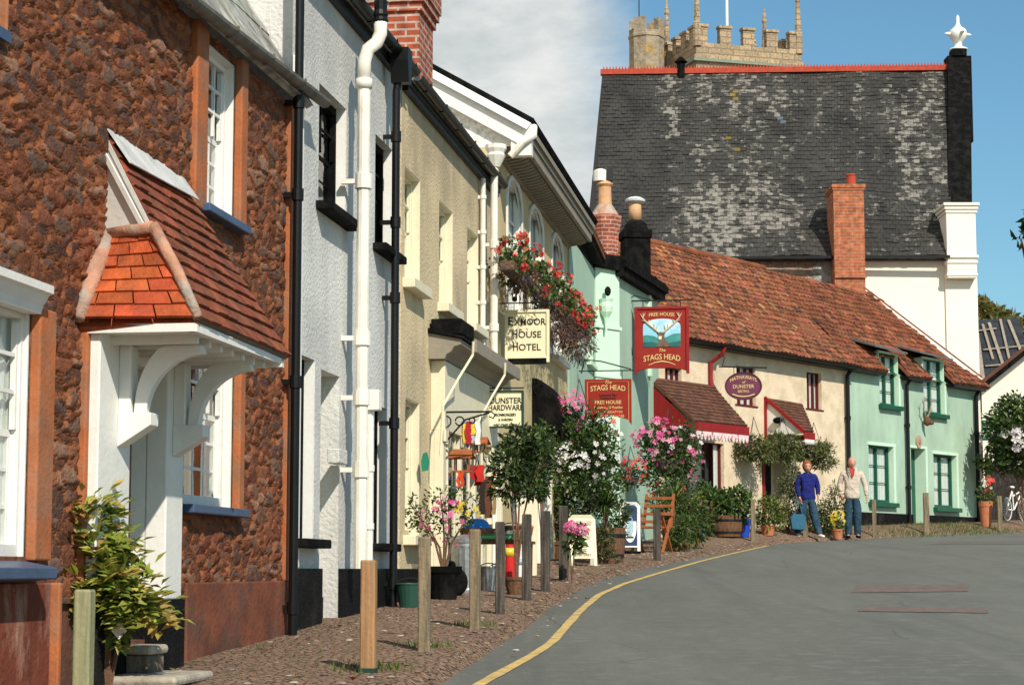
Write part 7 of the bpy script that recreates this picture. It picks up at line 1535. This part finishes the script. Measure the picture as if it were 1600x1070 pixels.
# ================================================================ right edge: dark gate, bicycle
o_ = at(1552, 820, 56); r = thing('garden_gate', 'dark boarded garden gate in shade beneath the flowering shrub', 'gate', (o_.x, 56.2, H(o_.x, 56.2)), R(2)); b = MB()
for i in range(14): b.box(i*.14, i*.14+.13, 0, .03, .05, 1.55+.02*(i % 2))
b.build('boards', mat('dark_boards', (.03, .025, .022), .9, .4, 8), r); b = MB(); b.box(-.12, 0, -.04, .1, 0, 1.7); b.box(1.97, 2.1, -.04, .1, 0, 1.7); b.box(0, 1.97, .031, .06, .3, .4); b.box(0, 1.97, .031, .06, 1.2, 1.3); b.build('gate_frame', M['oldwood'], r)
o_ = at(1568, 821, 53.5); r = thing('bicycle', 'white bicycle parked behind the last post at the right edge', 'bicycle', (o_.x+.1, 53.5, PZ(o_.x, 53.5)), R(52))
def wheel(x):
    b = MB(); b.tube([(x+.31*math.cos(a), 0, .32+.31*math.sin(a)) for a in [2*math.pi*i/24 for i in range(25)]], .018, 6); w_ = b.build('wheel', mat('tyre', (.12, .12, .12), .8) if 'tyre' not in bpy.data.materials else bpy.data.materials['tyre'], r)
    b = MB(); 
    for i in range(10): a = math.pi*i/10; b.tube([(x+.3*math.cos(a), 0, .32+.3*math.sin(a)), (x-.3*math.cos(a), 0, .32-.3*math.sin(a))], .003, 4)
    b.tube([(x+.29*math.cos(a), 0, .32+.29*math.sin(a)) for a in [2*math.pi*i/24 for i in range(25)]], .010, 5); b.build('rim', M['white'], w_)
wheel(0); wheel(1.02)
b = MB()
for p, q in (((0, 0, .32), (.42, 0, .30)), ((.42, 0, .30), (.34, 0, .86)), ((.34, 0, .80), (0, 0, .32)), ((.42, 0, .30), (.86, 0, .72)), ((.36, 0, .66), (.84, 0, .80)), ((1.02, 0, .32), (.84, 0, .92))): b.tube([p, q], .02, 7)
b.build('frame', M['white'], r); b = MB(); b.blob(.33, 0, .90, .13, .07, .035); b.build('saddle', M['white'], r)
b = MB(); b.tube([(.84, 0, .92), (.82, 0, 1.0)], .015, 6); b.tube([(.76, -.26, 1.0), (.84, -.1, 1.02), (.84, .1, 1.02), (.76, .26, 1.0)], .014, 6); b.build('handlebar', M['iron'], r); b = MB(); b.tube([(.42, -.06, .3), (.5, -.08, .17)], .012, 6); b.tube([(.42, .06, .3), (.34, .08, .43)], .012, 6); b.lathe(0, 0, [(.09, -.01), (.09, .01)], 16)._xf(len(b.v)-32, (.42, .03, .3), (1, 1, 1)); b.build('pedals', M['iron'], r)

# ================================================================ people
def skin(verts, edges, radii, sub=2, root=0):
    me = bpy.data.meshes.new('s'); me.from_pydata(verts, edges, []); o = bpy.data.objects.new('s', me); COL.objects.link(o)
    m = o.modifiers.new('k', 'SKIN'); m.use_smooth_shade = True; m.branch_smoothing = .6
    sv = me.skin_vertices[0].data if me.skin_vertices else None
    if sv is None:
        me.attributes  # the skin layer is made with the modifier on evaluation
    for i, r_ in enumerate(radii): sv[i].radius = r_ if isinstance(r_, tuple) else (r_, r_); sv[i].use_root = (i == root)
    s = o.modifiers.new('u', 'SUBSURF'); s.levels = sub; s.render_levels = sub; bpy.context.view_layer.update()
    ev = o.evaluated_get(bpy.context.evaluated_depsgraph_get()); q = ev.to_mesh(); V = [v.co.copy() for v in q.vertices]; F_ = [tuple(p.vertices) for p in q.polygons]; ev.to_mesh_clear(); bpy.data.objects.remove(o); return V, F_
def skin_ok():
    me = bpy.data.meshes.new('t'); me.from_pydata([(0, 0, 0), (0, 0, 1)], [(0, 1)], []); o = bpy.data.objects.new('t', me); COL.objects.link(o); o.modifiers.new('k', 'SKIN'); r_ = len(me.skin_vertices); bpy.data.objects.remove(o); return r_
def chain_mesh(chains, m, parent, name, cols=None, sub=2):
    """chains: list of [(pos, radius)...]; the first point of later chains names an index of an existing vertex"""
    V, E, Rr = [], [], []
    for ch in chains:
        prev = None
        for it in ch:
            if isinstance(it, int): prev = it; continue
            V.append(it[0]); Rr.append(it[1]); i = len(V)-1
            if prev is not None: E.append((prev, i))
            prev = i
    v, f_ = skin(V, E, Rr, sub); b = MB(); b.add(v, f_); return b
def head(mb, c, s, yaw=0):
    n, k = 24, 18; c = Vector(c); vs = []
    for j in range(k+1):
        ph = math.pi*j/k; z = -math.cos(ph)
        for i in range(n):
            a = 2*math.pi*i/n; x = math.sin(ph)*math.cos(a); y = math.sin(ph)*math.sin(a)
            X_, Y_, Z_ = x*.076, y*.095, z*.118
            if z < -.1: X_ *= 1-.28*(-z-.1); Y_ = Y_*(1-.12*(-z)) if y > 0 else Y_
            fr_ = max(0, -y)
            Y_ -= .024*math.exp(-(x/.16)**2-((z+.12)/.17)**2)*fr_            # nose
            Y_ += .010*math.exp(-((abs(x)-.38)/.16)**2-((z-.08)/.12)**2)*fr_     # eye sockets
            Y_ -= .008*math.exp(-(x/.4)**2-((z+.75)/.16)**2)*fr_; Y_ -= .006*math.exp(-(x/.3)**2-((z+.45)/.07)**2)*fr_
            X_ += .014*math.copysign(1, x)*math.exp(-((y-.05)/.18)**2-((z+.02)/.22)**2) if abs(x) > .5 else 0
            q = Vector((X_, Y_, Z_))*s; q.rotate(Matrix.Rotation(yaw, 3, 'Z')); vs.append(c+q)
    mb.add(vs, [(j*n+i, j*n+(i+1) % n, (j+1)*n+(i+1) % n, (j+1)*n+i) for j in range(k) for i in range(n)])
def hand_chain(wi, w, d, side, curl=.5):
    """palm and five fingers from wrist index wi at w pointing along d"""
    w = Vector(w); d = Vector(d).normalized(); s = Vector((0, -1, 0)); s = (s-d*s.dot(d)).normalized(); inn = d.cross(s)*side
    ch = [[wi, (w+d*.04, (.016, .030)), (w+d*.075, (.014, .034))]]; return ch, w, d, s, inn
def person(name, label, loc, rz, cfg):
    r = thing(name, label, 'person', loc, rz); J = cfg['J']; S = cfg.get('s', 1)
    def P_(k): return Vector(J[k])*S
    chains = [[(P_('pelvis'), (.10, .075)), (P_('waist'), (.10, .075)), (P_('chest'), (.12, .085)), (P_('neck0'), (.055, .052)), (P_('neck1'), (.05, .052))]]
    idx = 5
    for sd_ in 'lr':
        chains.append([2, (P_('sh'+sd_), .045), (P_('el'+sd_), .038), (P_('wr'+sd_), .027)]); wi = idx+2; idx += 3
        w = P_('wr'+sd_); d = (w-P_('el'+sd_)).normalized(); d = (d+Vector(cfg.get('hd'+sd_, (0, 0, -.3)))).normalized()
        s = Vector((0, -1, 0)); s = (s-d*s.dot(d)).normalized(); inn = (Vector((-1 if w.x > 0 else 1, 0, 0))); inn = (inn-d*inn.dot(d)).normalized()
        chains.append([wi, (w+d*.045, (.022, .026)), (w+d*.078, (.018, .030))]); pi_ = idx+1; idx += 2
        for k, (o_, ln) in enumerate(((-.026, .062), (-.009, .074), (.009, .070), (.026, .056))):
            b0 = w+d*.09-s*o_; chains.append([pi_, (b0, .0095), (b0+d*ln*.5+inn*ln*.12, .0088), (b0+d*ln*.85+inn*ln*.5, .0075)]); idx += 3
        t0 = w+d*.04+s*.034; chains.append([pi_-1, (t0, .011), (t0+d*.032+s*.014+inn*.01, .010), (t0+d*.055+s*.012+inn*.024, .008)]); idx += 3
    for sd_ in 'lr': chains.append([0, (P_('hip'+sd_), .065), (P_('kn'+sd_), .05), (P_('an'+sd_), .036), (P_('to'+sd_), .030)]); idx += 4
    b = chain_mesh(chains, None, None, 'body', sub=2); head(b, P_('head'), cfg.get('hs', 1.0), cfg.get('yaw', 0)); b.build('body', M['skin'], r, smooth=True)
    hc = P_('head'); e = MB()
    rot = Matrix.Rotation(cfg.get('yaw', 0), 3, 'Z')
    for sg in (-1, 1):
        q = hc+rot@Vector((sg*.029, -.083, .010)); e.blob(q.x, q.y, q.z, .011, .007, .006, 0, (.05, .035, .03), 8, 6); q = hc+rot@Vector((sg*.03, -.088, .03)); e.blob(q.x, q.y, q.z, .017, .006, .004, 0, cfg['brow'], 8, 5)
    q = hc+rot@Vector((0, -.094, -.052)); e.blob(q.x, q.y, q.z, .024, .007, .005, 0, (.30, .07, .06), 8, 5); e.build('face_features', M['plastic'], r)
    # garments
    top = [[(P_('pelvis')+Vector((0, 0, -.12)), cfg['hem']), (P_('pelvis')+Vector((0, 0, -.03)), cfg['hem']), (P_('waist'), cfg['wst']), (P_('chest'), cfg['chs']), (P_('neck0')+Vector((0, 0, -.02)), (.12, .10)), (P_('neck0')+Vector((0, 0, .035)), (.075, .072))]]
    for sd_ in 'lr':
        w = P_('wr'+sd_); el = P_('el'+sd_); top.append([3, (P_('sh'+sd_)+Vector((0, 0, -.005)), .097), (P_('sh'+sd_).lerp(el, .5), .068), (el, .060), (el.lerp(w, .8), .048), (el.lerp(w, .97), .042)])
    chain_mesh(top, None, None, 'top').build(cfg['topname'], M[cfg['top']], r, smooth=True)
    tr_ = [[(P_('pelvis')+Vector((0, 0, .08)), (.16, .12)), (P_('pelvis')+Vector((0, 0, -.02)), (.17, .13))]]
    for sd_ in 'lr':
        h_, k_, a_ = P_('hip'+sd_), P_('kn'+sd_), P_('an'+sd_); tr_.append([1, (h_+Vector((0, 0, -.05)), .125), (h_.lerp(k_, .55), .110), (k_, .092), (k_.lerp(a_, .5), .084), (a_+Vector((0, 0, .03)), .080), (a_+Vector((0, 0, -.02)), .078)])
    chain_mesh(tr_, None, None, 'trousers').build('jeans', M['denim'], r, smooth=True)
    for sd_ in 'lr':
        a_ = P_('an'+sd_); t_ = P_('to'+sd_); d = (t_-a_); d.z = 0; d.normalize(); sh_ = chain_mesh([[(a_-d*.05+Vector((0, 0, -.045)), (.040, .034)), (a_+d*.03+Vector((0, 0, -.04)), (.045, .04)), (t_+d*.02+Vector((0, 0, .0)), (.046, .030)), (t_+d*.07+Vector((0, 0, -.004)), (.034, .022))]], None, None, 'shoe'); o = sh_.build('shoe', M[cfg['shoe']], r, smooth=True)
    return r, P_
q = gpt(1333, 844)
mj = dict(pelvis=(0, 0, .94), waist=(0, 0, 1.08), chest=(0, .0, 1.30), neck0=(0, .0, 1.455), neck1=(0, -.01, 1.51), head=(0, -.03, 1.615), shl=(.185, 0, 1.415), ell=(.275, .02, 1.14), wrl=(.30, -.04, .90), shr=(-.185, 0, 1.415), elr=(-.265, .03, 1.14), wrr=(-.235, -.05, .92), hipl=(.09, 0, .90), knl=(.10, -.02, .49), anl=(.10, .03, .09), tol=(.12, -.10, .035), hipr=(-.09, 0, .90), knr=(-.095, .0, .49), anr=(-.09, .05, .09), tor=(-.11, -.08, .035))
man, mp = person('person', 'bald man in a cream fleece over a red shirt, jeans and dark shoes', (q.x, q.y, PZ(q.x, q.y)-.01), R(-6), dict(J=mj, s=.99, hem=(.19, .145), wst=(.20, .15), chs=(.215, .15), topname='fleece_jacket', top='fleece', shoe='black', brow=(.35, .28, .22), hs=1.06, yaw=R(8)))
b = MB(); b.prism([(-.05, 1.50), (.05, 1.50), (.055, 1.46), (.0, 1.30), (-.045, 1.46)], lambda x, z: (x, -.118-.0*(1.5-z), z), lambda x, z: (x, -.05, z), 0, (.52, .06, .05)); b.build('red_shirt', M['cloth'], man, M=Matrix.Scale(.985, 4)@Matrix.Translation((0, -.02, .0)))
b = MB()
for sg in (-1, 1): b.add([(sg*.055, -.135, 1.50), (sg*.095, -.07, 1.52), (sg*.10, -.11, 1.45), (sg*.03, -.150, 1.33), (sg*.055, -.115, 1.50), (sg*.095, -.05, 1.52), (sg*.10, -.09, 1.45), (sg*.03, -.13, 1.33)], [(0, 1, 2, 3), (7, 6, 5, 4), (0, 4, 5, 1), (1, 5, 6, 2), (2, 6, 7, 3), (3, 7, 4, 0)])
b.build('collar', M['fleece'], man, M=Matrix.Scale(.985, 4)@Matrix.Translation((0, -.025, .0)))
hr = MB(); hc = Vector(mj['head'])*.99
for sg in (-1, 1): hr.blob(hc.x+sg*.066, hc.y+.03, hc.z+.0, .018, .055, .05, 0, (.35, .31, .28), 10, 8)
hr.blob(hc.x, hc.y+.075, hc.z-.01, .06, .03, .06, 0, (.35, .31, .28), 10, 8); hr.build('hair', M['hair'], man, smooth=True)
q = gpt(1263, 843)
wj = dict(pelvis=(0, 0, .92), waist=(0, 0, 1.05), chest=(0, -.01, 1.27), neck0=(0, -.01, 1.41), neck1=(-.01, -.03, 1.45), head=(-.01, -.05, 1.55), shl=(.165, 0, 1.375), ell=(.245, .03, 1.12), wrl=(.20, -.12, .93), shr=(-.165, 0, 1.375), elr=(-.23, .03, 1.12), wrr=(-.20, -.05, .88), hipl=(.085, 0, .88), knl=(.13, -.06, .47), anl=(.21, -.12, .09), tol=(.24, -.24, .035), hipr=(-.085, 0, .88), knr=(-.12, .05, .47), anr=(-.17, .20, .12), tor=(-.19, .10, .04))
wom, wp = person('person', 'striding person with auburn hair, dark blue jumper and white trainers', (q.x, q.y, PZ(q.x, q.y)-.01), R(10), dict(J=wj, s=.94, hem=(.185, .14), wst=(.175, .135), chs=(.19, .14), topname='blue_jumper', top='knit', shoe='white', brow=(.12, .05, .03), hs=.95, yaw=R(-10)))
hr = MB(); hc = Vector(wj['head'])*.94
n, k = 20, 12; vs = []
for j in range(k+1):
    ph = math.pi*j/k
    for i in range(n):
        a = 2*math.pi*i/n; x, y, z = math.sin(ph)*math.cos(a), math.sin(ph)*math.sin(a), -math.cos(ph); rr = 1+.05*math.sin(a*7+j); zz_ = z*.125 if z > 0 else z*.13
        yy_ = y*.108+.018; 
        if y < 0 and z < .35: yy_ = max(yy_, -.045)
        vs.append((hc.x+x*.098*rr, hc.y+yy_, hc.z+zz_+.022))
hr.add(vs, [(j*n+i, j*n+(i+1) % n, (j+1)*n+(i+1) % n, (j+1)*n+i) for j in range(k) for i in range(n)], 0, (.26, .075, .03)); hr.build('hair', M['hair'], wom, smooth=True)
hp_ = wom.matrix_basis@(Vector(wj['wrr'])*.94); bg_ = thing('shoulder_bag', 'soft teal blue shopping bag hanging from the hand of the person in blue', 'bag', (hp_.x-.03, hp_.y-.02, hp_.z-.10), R(10))
b = MB(); b.prism([(-.16, -.55), (.12, -.57), (.15, -.30), (.10, -.24), (-.12, -.24), (-.19, -.32)], lambda x, z: (x, -.06, z), lambda x, z: (x, .06, z), 0, (.03, .12, .19)); b.build('body', M['cloth'], bg_, bevel=.02); b = MB(); b.tube([(-.09, 0, -.25), (-.03, 0, -.02), (.0, 0, .02), (.03, 0, -.02), (.08, 0, -.25)], .008, 6, 0, (.05, .18, .27)); b.build('strap', M['cloth'], bg_)
# stag head plaque on the mint cottage
F_ = mintF; c = F_.hit(1441, 655, -.02); wv = F_.world(c.x, -.05, c.z); r = thing('stag_trophy', 'carved stag head with tall antlers on the mint cottage wall above the door', 'wall ornament', wv, COT_A)
b = MB(); b.blob(0, -.10, -.05, .07, .10, .12); b.blob(0, -.2, -.10, .045, .09, .05); b.build('head', M['oldwood'], r, smooth=True); b = MB()
for sg in (-1, 1):
    b.tube([(sg*.03, -.08, .04), (sg*.16, -.1, .18), (sg*.20, -.12, .38), (sg*.14, -.12, .55)], [.022, .02, .016, .006], 6)
    for p, q in (((.16, .18), (.28, .26)), ((.20, .38), (.32, .48)), ((.10, .12), (.06, .26))): b.tube([(sg*p[0], -.1, p[1]), (sg*q[0], -.13, q[1])], [.014, .005], 5)
b.build('antlers', mat('antler', (.30, .24, .17), .7), r)
c = F_.hit(1435, 690, -.02); r = thing('wall_plaque', 'small round pinkish plaque above the green cottage door', 'wall ornament', F_.world(c.x, -.03, c.z), COT_A); b = MB(); b.prism([(.13*math.cos(2*math.pi*i/16), .16*math.sin(2*math.pi*i/16)) for i in range(16)], lambda x, z: (x, -.02, z), lambda x, z: (x, .025, z)); b.build('disc', mat('pink_plaque', (.45, .30, .22), .8), r); b = MB(); b.blob(0, -.03, 0, .05, .02, .07); b.build('relief', mat('plaque_relief', (.35, .18, .12), .8), r)
print('all ok', len(bpy.data.objects))
